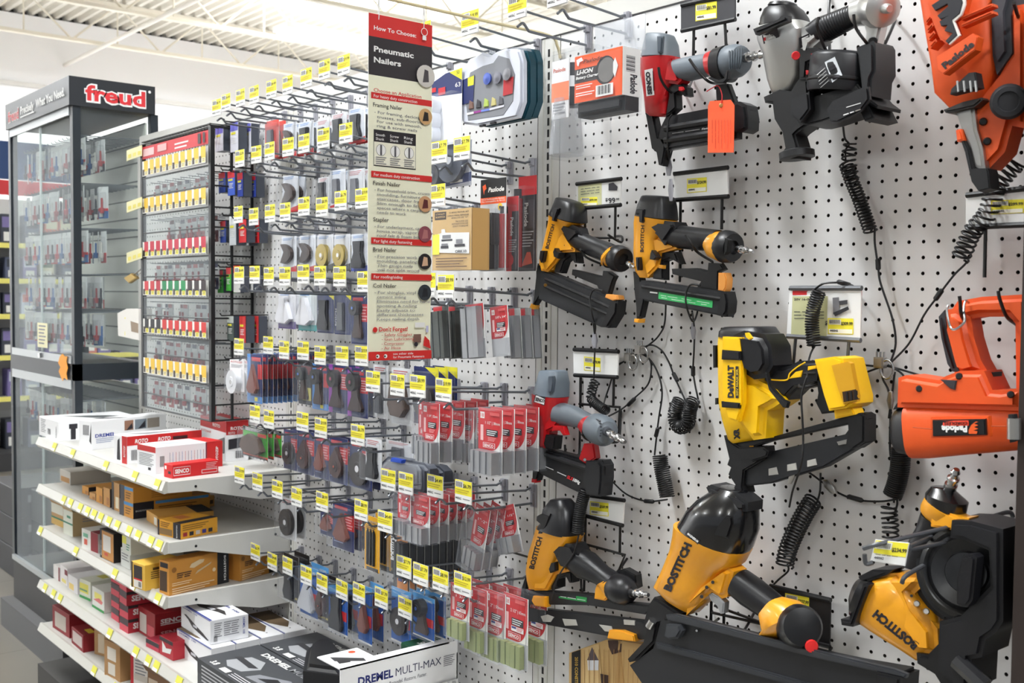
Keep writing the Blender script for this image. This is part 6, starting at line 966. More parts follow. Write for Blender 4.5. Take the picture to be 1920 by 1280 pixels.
for z0, z1, kind in ZS:
    m = MB(); m.box((XL+.3, YF-.12, z0), (XR-.3, YF-.04, z1), (200, 200, 196)); it = []
    for i in range(10):
        a = i/10; c = {'y': (234, 190, 60), 'r': (190, 30, 60), 'w': (206, 44, 44), 'g': [(200, 50, 60), (200, 50, 60), (180, 40, 60), (20, 130, 80), (20, 130, 80), (20, 130, 80), (20, 140, 80), (50, 34, 40), (50, 34, 40), (50, 34, 40)][i]}[kind]
        if kind == 'w' and i < 3: c = (40, 40, 44)
        it += [('r', a+.004, .0, a+.096, 1, (238, 236, 230)), ('r', a+.03, .3, a+.096, 1, c), ('r', a+.01, .05, a+.04, .45, (60, 50, 48)), ('r', a+.05, .06, a+.09, .34, YEL if kind != 'y' else (246, 226, 150)), ('l', a+.055, .28, .03, 2, .1, INKG)]
    m.art((XL+.3, YF-.12, z0), (1, 0, 0), (0, 0, 1), 22.2, z1-z0, it, eps=.008); m.build('card_strip', t, smooth=0)
for i, (z0, z1, k) in enumerate(ZS):
    zb = ZS[i+1][1] if i < 5 else ZB; MB().box((XL+.3, YF-.1, zb+.1), (XR-.3, YF-.02, z0-.15), GLASS).build('clear_front', t, smooth=0); MB().box((XR-.45, YF, zb+.1), (XR-.4, -.5, zb+1.4), PLASTIC).build('clear_end', t, smooth=0)
    m = MB()
    for q in range(8): m.tube([(XL+1.5+q*2.6, -.2, z0-1.0), (XL+1.5+q*2.6, YF+.6, z0-.9)], .06, ZINC, 5)
    m.build('inner_pegs', t)
RB = [(150, 40, 40), (120, 30, 36), (170, 60, 56), (90, 40, 44), (60, 60, 84)]
proto = {}
for i, (z0, z1, k) in enumerate(ZS):
    for q in range(8):
        if i == 1 and q < 2 or i == 4 and q > 6: continue
        key = (i+q) % 5; z = z0-1.2; x = XL+1.5+q*2.6; lab = 'small clear-topped router bit pack inside the wire tower, bin %s from the top' % ['first', 'second', 'third', 'fourth', 'fifth', 'sixth'][i]
        if key not in proto:
            o = thing('router_bit_pack', lab, 'router bit pack', (x, -4.4, z), 'router bit packs in bin %d of the tower' % (i+1)); m = MB(); m.box((x-.9, -4.4, z-3.3), (x+.9, -4.3, z), (200, 200, 204)); m.art((x-.9, -4.4, z-3.3), (1, 0, 0), (0, 0, 1), 1.8, 3.3, [('r', 0, 0, 1, .45, RB[key]), ('r', .1, .1, .5, .3, (220, 210, 200)), ('r', .1, .85, .9, 1, RB[key])], eps=.01); m.build('card', o, smooth=0); MB().lathe((x, -4.8, z-2.6), (0, 0, 1), [(0, .3), (.6, .34), (.62, .14), (1.6, .14)], (150, 30, 34), 12).build('router_bit', o); proto[key] = o
        else: copy_tree(proto[key], (x, -4.4+random.uniform(-.4, .5), z), lab, 'router bit packs in bin %d of the tower' % (i+1))
# slim cases hanging on the open side of the tower
for i, (bb, c1_, c2_, lb) in enumerate([((404, 240, 418, 285), (110, 100, 190), (210, 210, 220), 'slim grey case with violet print, left one in the top row of the tower side'), ((432, 232, 446, 286), (100, 100, 190), (210, 210, 220), 'slim grey case with violet print, right one in the top row of the tower side'),
    ((410, 325, 422, 362), (200, 40, 50), (60, 90, 190), 'slim red and blue case, left one in the second row of the tower side'), ((427, 322, 440, 367), (200, 40, 50), (70, 100, 200), 'slim red and blue case, middle one in the second row of the tower side'), ((445, 325, 455, 369), (190, 40, 50), (50, 70, 160), 'slim red and blue case, right one in the second row of the tower side'),
    ((413, 415, 423, 455), (200, 40, 50), (60, 90, 190), 'slim red and blue case in the third row of the tower side'), ((430, 406, 442, 460), (224, 226, 228), (200, 204, 208), 'slim white case in the third row of the tower side'), ((448, 412, 461, 455), (206, 40, 46), (206, 40, 46), 'slim all-red case in the third row of the tower side'),
    ((408, 507, 418, 549), (200, 40, 50), (60, 160, 60), 'slim red and green case, left one in the fourth row of the tower side'), ((424, 502, 433, 545), (200, 40, 50), (70, 170, 60), 'slim red and green case, right one in the fourth row of the tower side'), ((438, 498, 450, 548), (206, 60, 50), (210, 210, 206), 'slim red and white case in the fourth row of the tower side'),
    ((426, 592, 438, 638), (190, 196, 190), (80, 90, 86), 'slim grey case with white print in the fifth row of the tower side'), ((449, 592, 460, 642), (200, 50, 50), (200, 60, 60), 'slim red case in the fifth row of the tower side')]):
    y = -3.6; x0, y0, x1, y1 = bb; a = W(x0, (y0+y1)/2, y); b = W(x1, (y0+y1)/2, y); zt = W(x0, y0, y).z; zb = W(x0, y1, y).z; o = thing('slim_case', lb, 'bit case', (a.x, y, zt)); w_ = (b.x-a.x)
    MB().tube([(a.x+w_*.5, -.1, zt+.12), (a.x+w_*.5, y-1.2, zt+.06), (a.x+w_*.5, y-1.4, zt+.35)], .09, BLACK, 6).build('side_peg', bpy.data.objects['wire_rack'])
    MB().rbox((a.x, y+.06, zb), (a.x+w_, y+1.3, zt), mat((70, 74, 84), .35), .08).build('case_body', o)
    m = MB(); m.box((a.x, y, zb), (a.x+w_, y+.06, zt), c2_); m.art((a.x, y, zb), (1, 0, 0), (0, 0, 1), w_, zt-zb, [('r', 0, .72, 1, 1, c1_), ('r', .1, .6, .7, .68, (230, 220, 60)), ('l', .2, .5, .6, 4, .06, WHITE)], eps=.01); m.build('front_card', o, smooth=0); copy_tree(o, (a.x+.25, y+1.6, zt), lb.replace('slim', 'rear slim', 1) if len(lb) < 60 else 'slim case hanging directly behind the '+' '.join(lb.split()[1:4]).rstrip(',')+' %s' % ['case, first row', 'case, first row right', 'case, second row', 'case, second row middle', 'case, second row right', 'third row', 'third row', 'third row', 'fourth row', 'fourth row right', 'fourth row end', 'fifth row', 'fifth row right'][i], 'slim cases on the tower side')
pack('flex_shaft_pack', 'white blister pack with round clear cup and orange sticker at the tower foot', 'accessory pack', (431, 673, 458, 733), -6.2, [('r', 0, 0, 1, 1, (238, 236, 238)), ('t', 'ROTOZIP', .08, .88, .06, RED, {'w': .8}), ('l', .1, .82, .8, 3, .035, INKG), ('r', .1, .5, .42, .64, (250, 90, 50))], [('cup', 'disc', .5, .3, .36, .8, (220, 222, 226))], (.03, .03, .97, .7, .9), 3, .9, 'white blister packs at the tower foot', where='white blister pack at the tower foot')
q_ = W(444, 672, -6.2); MB().tube([(q_.x, -.1, q_.z+.05), (q_.x, -7.6, q_.z), (q_.x, -7.8, q_.z+.3)], .09, BLACK, 6).build('side_peg', bpy.data.objects['wire_rack'])
# ------------------------------------------------------------------ glass display cabinet at the end of the run
X1, X0 = -100., -134.; Y0, Y1 = -9.3, 2.9; FR = mat((38, 44, 50), .4); AL = mat((176, 180, 182), .35, .6)
t = thing('display_cabinet', 'tall locked glass cabinet with dark frame and freud header', 'cabinet', (X1, Y0, 0))
MB().box((X0, Y0-.2, 5), (X1, Y1, 12), mat((46, 44, 44), .5)).build('base', t, smooth=0); MB().box((X0-1, Y0-2.2, 0), (X1+.2, Y1, 5), mat((88, 88, 90), .5)).build('plinth', t, smooth=0)
for x, y in ((X1, Y0), (X1, Y1), (X0, Y0), (X0, Y1)): MB().box((x-1.3, y, 12), (x, y+1.2, 88.5), FR).build('corner_post', t, smooth=0)
MB().box((X0, Y0, 46.2), (X1, Y1-.1, 48.8), FR).build('mid_rail', t, smooth=0)
MB().box((X0+.2, Y0-.15, 48.8), (X1-1.4, Y0+.1, 50.0), AL).build('door_track', t, smooth=0); MB().box((X0+.2, Y0-.15, 44.8), (X1-1.4, Y0+.1, 46.2), AL).build('door_track', t, smooth=0); MB().box((X0+.2, Y0-.15, 87.2), (X1-1.4, Y0+.1, 88.5), AL).build('door_track', t, smooth=0); MB().box((X0+.2, Y0-.5, 12), (X1-1.4, Y0+.1, 12.8), AL).build('door_track', t, smooth=0)
m = MB(); m.box((X0-.6, Y0-.6, 88.5), (X1+.3, Y1+.6, 92.9), mat((44, 46, 50), .4))
m.art((X1+.3, Y0-.6, 88.5), (0, 1, 0), (0, 0, 1), Y1-Y0+1.2, 4.4, [('t', 'freud', .17, .22, .56, WHITE, {'w': .72, 'bold': .085}), ('t', 'freud', .18, .24, .53, (206, 50, 56), {'w': .7, 'bold': .03}), ('c', .93, .78, .05, WHITE)], eps=.03)
m.art((X0-.6, Y0-.6, 88.5), (1, 0, 0), (0, 0, 1), X1-X0+.9, 4.4, [('t', 'freud', .05, .25, .42, WHITE, {'w': .19, 'bold': .07}), ('t', 'freud', .053, .26, .4, (206, 50, 56), {'w': .185, 'bold': .02}), ('t', 'Precisely', .27, .36, .3, WHITE, {'w': .22, 'bold': .03}), ('r', .27, .22, .5, .27, WHITE), ('t', 'What You Need.', .53, .36, .3, WHITE, {'w': .42, 'bold': .03})], eps=.03); m.build('header', t, smooth=0)
for a, b in ((12.8, 44.8), (50.0, 87.2)):
    MB().box((X1-.5, Y0+1.2, a-.5), (X1-.35, Y1-.1, b+1), GLASS).build('side_glass', t, smooth=0); MB().box((X0-.0, Y0+1.2, a-.5), (X0+.15, Y1-.1, b+1), GLASS).build('side_glass', t, smooth=0)
    MB().box((X0+1.2, Y0+.1, a), ((X0+X1)/2+1, Y0+.25, b), GLASS).build('sliding_door', t, smooth=0); MB().box(((X0+X1)/2-1, Y0+.4, a), (X1-1.3, Y0+.55, b), GLASS).build('sliding_door', t, smooth=0)
    MB().box(((X0+X1)/2-1.2, Y0+.35, a), ((X0+X1)/2-.8, Y0+.6, b), mat((196, 204, 204), .3)).build('door_edge', t, smooth=0)
    m = MB(); m.box((X0+1, Y1-.6, a), (X1-1, Y1-.3, b), mat((214, 212, 204), .6))
    z = a+1
    while z < b: m.box((X0+1, Y1-.64, z), (X1-1, Y1-.58, z+.22), mat((110, 108, 104), .7)); z += 3
    m.build('slat_back', t, smooth=0)
MB().box(((X0+X1)/2-.3, Y0-.5, 49), ((X0+X1)/2+.8, Y0-.1, 49.8), STEEL).build('lock', t, smooth=0)
pk = WX(268, 500, X1+.5)
# contents: rows of clear packs on peg wires
proto = None; CC = [(180, 40, 44), (40, 40, 48), (160, 60, 60), (200, 196, 190), (40, 90, 150)]
cp = {}; RZ = [(84, 5), (76.6, 6), (69.6, 6.2), (62.4, 5.2), (56.4, 4.8), (42.5, 5)]
for i, (z, h) in enumerate(RZ):
    m = MB(); o = thing('peg_row', 'row of steel peg wires in the glass cabinet, %s from the top' % ['first', 'second', 'third', 'fourth', 'fifth', 'sixth'][i], 'peg wires', (X1-6, Y1-.6, z+.5))
    for q in range(16): x = X0+3+q*1.95; MB().tube([(x, Y1-.7, z+.5), (x, Y0+1.6, z+.3), (x, Y0+1.4, z+.6)], .09, ZINC, 6).build('peg', o)
    for q in range(13):
        x = X1-2-q*2.45
        for yy in (Y0+2.2, Y0+5.2) if q < 9 else (Y0+2.2,):
            key = (i*3+q+int(yy)) % 5; lab = 'clear red-footed bit pack in the glass cabinet, %s row' % ['top', 'second', 'third', 'fourth', 'fifth', 'lowest'][i]
            if key not in cp:
                o = thing('cabinet_bit_pack', lab, 'bit pack', (x, yy, z), 'clear packs in cabinet row %d' % (i+1)); m = MB(); m.box((x-1, yy, z-h), (x+1, yy+.05, z), (214, 214, 216)); m.art((x-1, yy, z-h), (1, 0, 0), (0, 0, 1), 2, h, [('r', 0, 0, 1, .28, CC[key]), ('r', 0, .24, 1, .32, RED), ('r', .1, .05, .45, .2, WHITE)], eps=.01); m.art((x+1, yy+.05, z-h), (-1, 0, 0), (0, 0, 1), 2, h, [('r', 0, 0, 1, .28, CC[key])], eps=.01); m.build('card', o, smooth=0); MB().rbox((x-.7, yy-.7, z-h+.2), (x+.7, yy, z-.9), PLASTIC, .15).build('blister', o); MB().lathe((x, yy-.35, z-h+.8), (0, 0, 1), [(0, .3), (.8, .4), (.9, .15), (2.4, .15)], CC[(key+1) % 5], 10).build('router_bit', o); cp[key] = o
            else: c = copy_tree(cp[key], (x+random.uniform(-.2, .2), yy, z), lab, 'clear packs in cabinet row %d' % (i+1)); c.rotation_euler.z = random.uniform(-.5, .5)
# notes on and near the cabinet
m = MB(); a = W(115, 690, Y0-.3); pts = [(112, 668), (117, 663), (121, 668), (126, 668), (124, 678), (127, 690), (124, 700), (126, 712), (120, 708), (117, 714), (113, 704), (110, 696), (113, 688), (109, 680)]; m.prism([W(u, v, Y0-.35) for u, v in pts], (0, .05, 0), (250, 160, 30)); tag(m.build('starburst_note', smooth=0), 'orange starburst paper note taped to the cabinet corner', 'note')
m = MB(); a = W(71, 650, Y0+.05); b = W(89, 606, Y0+.05); m.box((a.x, Y0, a.z), (b.x, Y0+.05, b.z), (238, 232, 190)); m.art((a.x, Y0, a.z), (1, 0, 0), (0, 0, 1), b.x-a.x, b.z-a.z, [('l', .15, .9, .7, 6, .14, INKG)], eps=.01); tag(m.build('paper_note', smooth=0), 'pale yellow handwritten paper note on the sliding glass', 'note')
T = Tool('padlock', 'brass padlock hanging between the cabinet and the wire tower', 'padlock', (0, 480, 3.046), -5, root=(750, 130)); T.plate('lock_body', [(715, 125), (760, 98), (790, 125), (745, 155)], 5.4, 4.8, mat((170, 140, 70), .35, .8), .08); T.rod('shackle', [(765, 105, 5.1), (820, 65, 5.1), (828, 72, 5.1), (785, 118, 5.1)], .1, STEEL)
T = Tool('sander_pack', 'white and yellow tool pack hanging beside the wire tower', 'accessory pack', (0, 480, 3.046), -4.8, root=(780, 300)); T.plate('carton', [(708, 325), (760, 300), (830, 300), (830, 480), (712, 455)], 6.0, 4.0, (236, 232, 226), .05); T.rod('hang_wire', [(790, 300, 5), (850, 290, 5.5), (960, 300, 6)], .08, ZINC); T.decal('print', [('p', [(712, 430), (815, 462), (815, 480), (712, 452)], YEL), ('p', [(745, 370), (790, 385), (790, 440), (750, 430)], (150, 130, 110)), ('p', [(712, 350), (810, 350), (810, 358), (712, 358)], YEL)])
# yellow price strips standing off the tower's left edge
for i, zz in enumerate((300, 375, 470)):
    T = Tool('price_strip', 'row of yellow price labels left of the wire tower, %s' % ['topmost', 'middle', 'lowest'][i], 'price strip', (0, 0, 1), -6.4, root=(250, zz)); T.plate('strip', [(238, zz+4-22*(i == 0)), (266, zz-6-22*(i == 0)), (266, zz+14-22*(i == 0)), (238, zz+24-22*(i == 0))], 6.5, 6.4, (226, 220, 170), .01)
    T.decal('print', [('p', [(240+9*k, zz+12-22*(i == 0)-3*k), (246+9*k, zz+10-22*(i == 0)-3*k), (246+9*k, zz+17-22*(i == 0)-3*k), (240+9*k, zz+19-22*(i == 0)-3*k)], (220, 206, 90)) for k in range(3)])
# ------------------------------------------------------------------ shelves
SH = [(38.3, 'top'), (31.3, 'second'), (25.0, 'third'), (16.9, 'fourth'), (10.4, 'lowest')]
for z, nm in SH:
    xr = -48.2 if z > 17 else (-1.4 if nm == 'fourth' else -48.2); t = thing('wall_shelf', 'white metal shelf with price rail, %s of the five' % nm, 'shelf', (-72, -8, z))
    MB().box((-96.4, -15.4, z-1.1), (xr, -.1, z), SHELF).build('deck', t, smooth=0)
    if nm != 'lowest': MB().prism([(xr, -15.5, z+.06), (xr, -15.5, z-1.2), (xr, -12, z-1.3), (xr, -4, z-3.2), (xr, -.1, z-3.2), (xr, -.1, z+.06)], (.12, 0, 0), SHELF, .02).build('end_bracket', t, smooth=20)
    for y_ in (-12.2, -2): MB().lathe((xr+.12, y_, z-.75), (1, 0, 0), [(0, .16), (.03, .16)], BLACK, 12).build('bracket_hole', t)
    m = MB(); m.prism([(-96.4, -15.4, z-1.2), (-96.4, -15.4, z+.1), (-96.4, -15.75, z+.15), (-96.4, -16.2, z-.9), (-96.4, -15.9, z-1.3)], (xr+96.4, 0, 0), mat((188, 186, 178), .3), .03); m.build('price_rail', t, smooth=20)
    xs = {'top': (-88, -80, -67, -57, -50), 'second': (-84, -81, -77, -74, -71.5, -69, -66, -63, -59, -56, -52, -49.5), 'third': (-95, -79, -64, -57.5, -50), 'fourth': (-93, -89, -86, -66, -57, -53, -50.5, -44), 'lowest': (-72, -64, -57)}[nm]
    for x in xs: m = MB(); m.prism([(x-.8, -16.24, z-.92), (x+.8, -16.24, z-.92), (x+.8, -15.82, z+.16), (x-.8, -15.82, z+.16)], (0, -.04, -.01), (212, 208, 70)); m.add([(x-.7, -16.3, z-.9), (x+.7, -16.3, z-.9), (x+.7, -16.17, z-.55), (x-.7, -16.17, z-.55)], [(0, 1, 2, 3)], WHITE); m.build('price_label', t, smooth=0)
# ------------------------------------------------------------------ boxes on the shelves
def crate(name, label, K, Lp, top, depth, z, base, fa=None, sa=None, ta=None, cat='box', group=None, flaps=False, w_=None, side=(0, 0)):
    """K: nearest bottom corner, Lp: the corner at the other end of the short front, top: the corner above K (as seen); stands on the level z"""
    P = WZ(*K, z); Q = WZ(*Lp, z); u = (P-Q); u.z = 0; w = w_ or u.length; u.normalize(); ang = math.atan2(u.y, u.x); ang = max(-.35, min(.35, ang)); u = Vector((math.cos(ang), math.sin(ang), 0)); n = Vector((-u.y, u.x, 0))
    if P.y+math.cos(ang)*depth > -.15: P.y = -.15-math.cos(ang)*depth-abs(math.sin(ang))*w
    h = (W(*top, P.y).z-z); O = P-u*w; t = thing(name, label, cat, tuple(O), group); mb = MB(); V = [O, P, P+n*depth, O+n*depth]; up = Vector((0, 0, h))
    mb.prism(V, up, base, .04, 1) if not flaps else mb.prism(V, up, base, .02, 1)
    if fa: mb.art(O, u, (0, 0, 1), w, h, fa, eps=.012)
    if sa: mb.art(P, n, (0, 0, 1), depth, h, sa, eps=.012)
    if ta: mb.art(O+up, u, n, w, depth, ta, eps=.012)
    mb.build('carton', t, smooth=0)
    if flaps:
        MB().prism([O+up, P+up, P+up+u*.3+Vector((0, 0, 1.0))-n*.6, O+up+Vector((0, 0, 1.0))-n*.6], (0, .04, 0), base).build('flap', t, smooth=0); MB().prism([O+up, O+up+n*depth, O+up+n*depth-u*.9+Vector((0, 0, 1.0)), O+up-u*.9+Vector((0, 0, 1.0))], (0, 0, .04), base).build('flap', t, smooth=0)
    return t, P, O, u, n, h
def c6p(x, y): return 60+x/4.571, 740+y/4.571
def c7p(x, y): return 60+x/4.267, 980+y/4.267
WB = (240, 240, 242); GB = (216, 150, 60); DBX = (40, 60, 150)
z = 38.3
crate('tool_carton', 'white tool carton at the far left end of the top shelf', c6p(230, 400), c6p(62, 342), c6p(240, 235), 12, z, WB, [('l', .1, .9, .25, 8, .09, INKG), ('b', .45, .2, .6, .5), ('t', 'DREMEL', .9, .15, .12, INK, {'rot': 90, 'w': .6})], [('r', .14, .05, .2, .75, INK), ('r', .12, .6, .22, .85, INK), ('r', .25, .8, .5, .95, (220, 90, 90))], [('p', [(.2, .2), (.8, .5), (.9, .9), (.5, .7)], (90, 94, 96))])
crate('tool_carton', 'white tool carton with blue lettering, second on the top shelf', c6p(515, 475), c6p(405, 460), c6p(528, 232), 12.5, z, WB, [('b', .3, .5, .8, .85), ('p', [(.8, .3), (.95, .2), (.95, .95)], INK)], [('t', 'DREMEL', .04, .42, .12, DBX, {'w': .26, 'bold': .03}), ('l', .05, .37, .25, 3, .06, (150, 160, 190)), ('r', .42, .55, .54, .9, (150, 110, 90)), ('r', .56, .55, .72, .9, (120, 130, 140)), ('r', .73, .55, .9, .9, (150, 140, 130)), ('p', [(.44, .55), (.52, .8), (.53, .6)], INK), ('p', [(.6, .56), (.7, .85), (.7, .6)], INK)], [('p', [(.1, .1), (.9, .4), (.9, .5), (.1, .3)], INK)])
crate('tool_carton', 'long red and white saw carton, third on the top shelf', c6p(815, 595), c6p(702, 568), c6p(822, 362), 10.5, z, WB, [('r', .62, 0, 1, 1, (190, 34, 34)), ('t', 'ROTOZIP', .88, .25, .14, WHITE, {'rot': 90, 'w': .4}), ('p', [(.25, .1), (.5, .1), (.45, .9), (.3, .8)], INK)], [('r', 0, .66, 1, 1, (200, 34, 34)), ('t', 'ROTO', .1, .74, .14, WHITE, {'w': .17, 'bold': .03, 'shear': .2}), ('t', 'ROTO', .4, .74, .14, WHITE, {'w': .17, 'bold': .03, 'shear': .2}), ('r', .6, .74, .8, .86, (60, 20, 20)), ('b', .05, .12, .13, .5)], [('p', [(.2, .1), (.8, .3), (.6, .9)], (150, 150, 154))])
crate('tool_carton', 'white carton with bar codes and red end, fourth on the top shelf', c6p(1060, 680), c6p(905, 642), c6p(1065, 452), 9, z, WB, [('r', 0, .78, 1, 1, (190, 40, 40)), ('l', .1, .7, .8, 8, .06, INKG), ('r', .6, .1, .75, .2, INK)], [('b', .06, .25, .13, .65), ('r', .74, 0, .76, 1, (120, 40, 60)), ('r', .76, 0, 1, 1, (200, 34, 34)), ('t', 'ROTOZIP', .93, .1, .1, WHITE, {'rot': 90, 'w': .7, 'bold': .03})]+[('r', .2+.045*i, .2, .205+.045*i, .75, [(60, 60, 90), (60, 120, 180), (180, 60, 60)][i % 3]) for i in range(12)], [('r', 0, .76, 1, 1, (200, 34, 34)), ('p', [(.3, .2), (.7, .3), (.5, .6)], (190, 196, 210))])
crate('nail_box', 'small bright red nail box at the near corner of the top shelf', c6p(1205, 720), c6p(1132, 702), c6p(1205, 602), 6.0, z, (206, 30, 34), [('r', .1, .6, .3, .85, WHITE), ('r', .5, .3, .8, .5, INK)], [('r', .02, .2, .38, .8, WHITE), ('r', .025, .23, .375, .77, (206, 30, 34)), ('t', 'SENCO', .05, .36, .3, WHITE, {'w': .3, 'bold': .04}), ('r', .02, .2, .37, .24, WHITE), ('r', .62, .14, .97, .42, WHITE), ('r', .63, .18, .96, .38, (206, 30, 34)), ('l', .72, .9, .25, 4, .12, (240, 170, 170))])
crate('tool_carton', 'tall red-topped saw carton standing by the green sandpaper', (424, 866), (376, 849), (424, 790), 3.0, z, WB, [('r', 0, .72, 1, 1, (190, 34, 34)), ('t', 'ROTO', .5, .8, .08, WHITE, {'w': .28, 'bold': .03}), ('t', 'ROTOSAW', .04, .6, .06, (200, 60, 60), {'w': .4}), ('p', [(.45, .1), (.95, .2), (.95, .6), (.6, .45)], (110, 108, 110))], [('r', 0, .66, 1, 1, (180, 30, 34)), ('t', 'ROTO', .2, .78, .08, WHITE, {'w': .6, 'bold': .03}), ('t', 'ROTO', .1, .68, .06, WHITE, {'w': .3}), ('p', [(.1, .3), (.9, .35), (.9, .6), (.1, .55)], INK), ('b', .4, .08, .8, .26)], [('r', 0, 0, 1, 1, (190, 34, 34)), ('r', .3, 0, 1, .5, (170, 170, 170))])
z = 31.3; O1 = [('r', 0, 0, .3, 1, INK), ('l', .4, .8, .4, 3, .2, (120, 80, 30))]
for i, (K, L, T_, d, b) in enumerate([((485, 862), (430, 842), (485, 795), 7, GB), ((545, 908), (492, 888), (548, 852), 4, (216, 160, 96)), ((605, 938), (550, 915), (612, 808), 7, GB), ((668, 968), (612, 944), (675, 812), 5, (206, 150, 80)), ((750, 1005), (685, 978), (752, 765), 3.2, (200, 150, 90))]):
    crate('fastener_box', 'small tan fastener box on the second shelf, %s' % ['leftmost', 'low one, second from the left', 'third from the left', 'fourth from the left', 'tallest, with dark lettered edge'][i], c6p(*K), c6p(*L), c6p(*T_), d, z, b, [('r', .5, .1, .9, .5, (236, 226, 200)), ('r', 0, 0, .3, 1, (50, 40, 34))] if i == 4 else [('r', .5, .1, .9, .5, (180, 120, 60))], O1, group='tan boxes on the second shelf')
BL = [('r', 0, 0, .34, 1, (70, 66, 70)), ('r', .34, .75, 1, .95, (90, 160, 220)), ('l', .45, .6, .4, 3, .16, (120, 80, 30))]
t1, P, O, u, n, h = crate('staple_box', 'orange staple box with black corner and blue stripe, lower of two stacked', c6p(868, 1066), c6p(750, 1022), c6p(868, 928), 10.5, z, GB, BL, [('r', 0, 0, .26, 1, INK), ('t', 'BOSTITCH', .03, .42, .1, WHITE, {'w': .2}), ('r', .28, .78, .98, .95, (90, 160, 220)), ('l', .32, .6, .5, 3, .14, (120, 80, 30))])
crate('staple_box', 'orange staple box with blue stripe, upper of two stacked', c6p(868, 930), c6p(756, 892), c6p(872, 800), 8, z+h+.02, GB, BL, [('l', .3, .8, .5, 5, .13, (170, 110, 40))])
crate('staple_box', 'dim tan staple box at the back of the second shelf', c6p(1340, 1000), c6p(1240, 985), c6p(1340, 905), 4.6, z, (200, 150, 80), [('r', 0, 0, .7, 1, INK)], [('r', .45, .25, .95, .6, (90, 66, 40)), ('l', .45, .85, .4, 2, .12, (120, 80, 30))])
crate('staple_box', 'tan staple box with dark top band behind the front black-banded box', c6p(1075, 1135), c6p(982, 1075), c6p(1080, 1045), 7, z, (214, 160, 80), [('r', .7, .1, .95, .8, (230, 226, 214))], [('l', .1, .8, .5, 3, .15, (150, 100, 40))], [('r', 0, .7, 1, 1, (40, 40, 44))])
crate('staple_box', 'golden staple box with black band and row of small icons, second shelf corner', c6p(1275, 1242), c6p(1078, 1196), c6p(1278, 1108), 5.2, z, (224, 160, 48), [('r', 0, 0, .08, 1, INK), ('r', .68, 0, 1, 1, INK), ('t', 'BOSTITCH', .86, .06, .1, WHITE, {'rot': 90, 'w': .8, 'bold': .03}), ('r', .1, .1, .64, .5, (130, 100, 60)), ('l', .15, .9, .4, 3, .12, (120, 80, 30))], [('l', .05, .85, .7, 3, .13, (120, 84, 30))]+[('r', .06+.17*i, .15, .17+.17*i, .4, [(150, 40, 50), INK, (200, 190, 180), (70, 60, 130), INK][i]) for i in range(5)], [('r', .72, 0, 1, 1, INK), ('r', .1, .3, .5, .6, (190, 110, 60))])
crate('clear_box', 'clear-lidded box at the far left of the second shelf', c6p(330, 775), c6p(240, 740), c6p(330, 665), 6, z, (196, 190, 180), [('r', .1, .1, .9, .5, (180, 130, 70))])
z = 25.0
crate('carton', 'opened brown and green carton at the far left of the third shelf', c6p(268, 1140), c6p(168, 1096), c6p(270, 960), 6, z, (190, 150, 100), [('r', 0, .55, 1, 1, (220, 220, 206)), ('r', 0, .0, 1, .3, (210, 170, 90)), ('r', 0, .3, 1, .38, (30, 120, 90))], None, None, flaps=True)
crate('carton', 'opened white and green carton, second on the third shelf', c6p(350, 1218), c6p(270, 1180), c6p(352, 1010), 7, z, (196, 168, 124), [('r', 0, .0, 1, 1, (226, 228, 214)), ('r', 0, .45, 1, .52, (30, 120, 90)), ('r', .4, .7, .8, .8, (80, 150, 120))], [('l', .2, .7, .5, 2, .1, INKG)], None, flaps=True)
crate('carton', 'white and dark red carton in the middle of the third shelf', c7p(530, 245), c7p(400, 190), c7p(530, 92), 6, z, (232, 228, 222), [('r', 0, 0, .55, 1, (232, 230, 224)), ('r', .56, 0, 1, 1, (140, 30, 44)), ('r', .15, .2, .35, .5, (220, 100, 80)), ('r', .1, .6, .4, .8, (120, 180, 150))], [('l', .1, .6, .5, 2, .2, INKG)], [('r', .56, 0, 1, 1, (140, 30, 44))])
crate('carton', 'tall black and tan carton in the middle of the third shelf', c7p(655, 325), c7p(545, 272), c7p(658, 92), 6, z, (52, 42, 36), [('r', 0, 0, .14, 1, INK), ('t', 'BOSTITCH', .12, .1, .08, WHITE, {'rot': 90, 'w': .5}), ('r', .16, .03, 1, .97, (200, 140, 76)), ('r', .25, .3, .8, .85, (224, 220, 214)), ('r', .35, .15, .6, .25, (200, 80, 60))], [('r', 0, 0, 1, 1, (40, 34, 32))])
n1_ = crate('carton', 'narrow white and yellow carton right of the tall black carton', c7p(785, 378), c7p(712, 338), c7p(788, 232), 7, z, (222, 224, 220), [('l', .1, .9, .8, 4, .15, INKG)])
crate('carton', 'second narrow white carton stacked on the first, with yellow corner', c7p(790, 262), c7p(722, 228), c7p(792, 130), 7, z+n1_[5]+.02, (222, 224, 216), [('r', 0, .55, .5, 1, (232, 226, 90)), ('l', .5, .6, .4, 3, .15, (60, 140, 110))])
crate('nailer_box', 'golden box with dark picture beside the big tan carton, third shelf', c7p(905, 547), c7p(795, 508), c7p(908, 342), 5, z, (222, 176, 70), [('r', 0, 0, .12, 1, (60, 50, 34)), ('r', .2, .4, .8, .9, (46, 40, 40)), ('r', .2, .34, .8, .4, RED), ('r', .2, .05, .8, .34, (224, 220, 210)), ('b', .55, .1, .75, .3)], [('l', .15, .7, .6, 4, .08, INK), ('r', .2, .75, .4, .85, (80, 60, 30))])
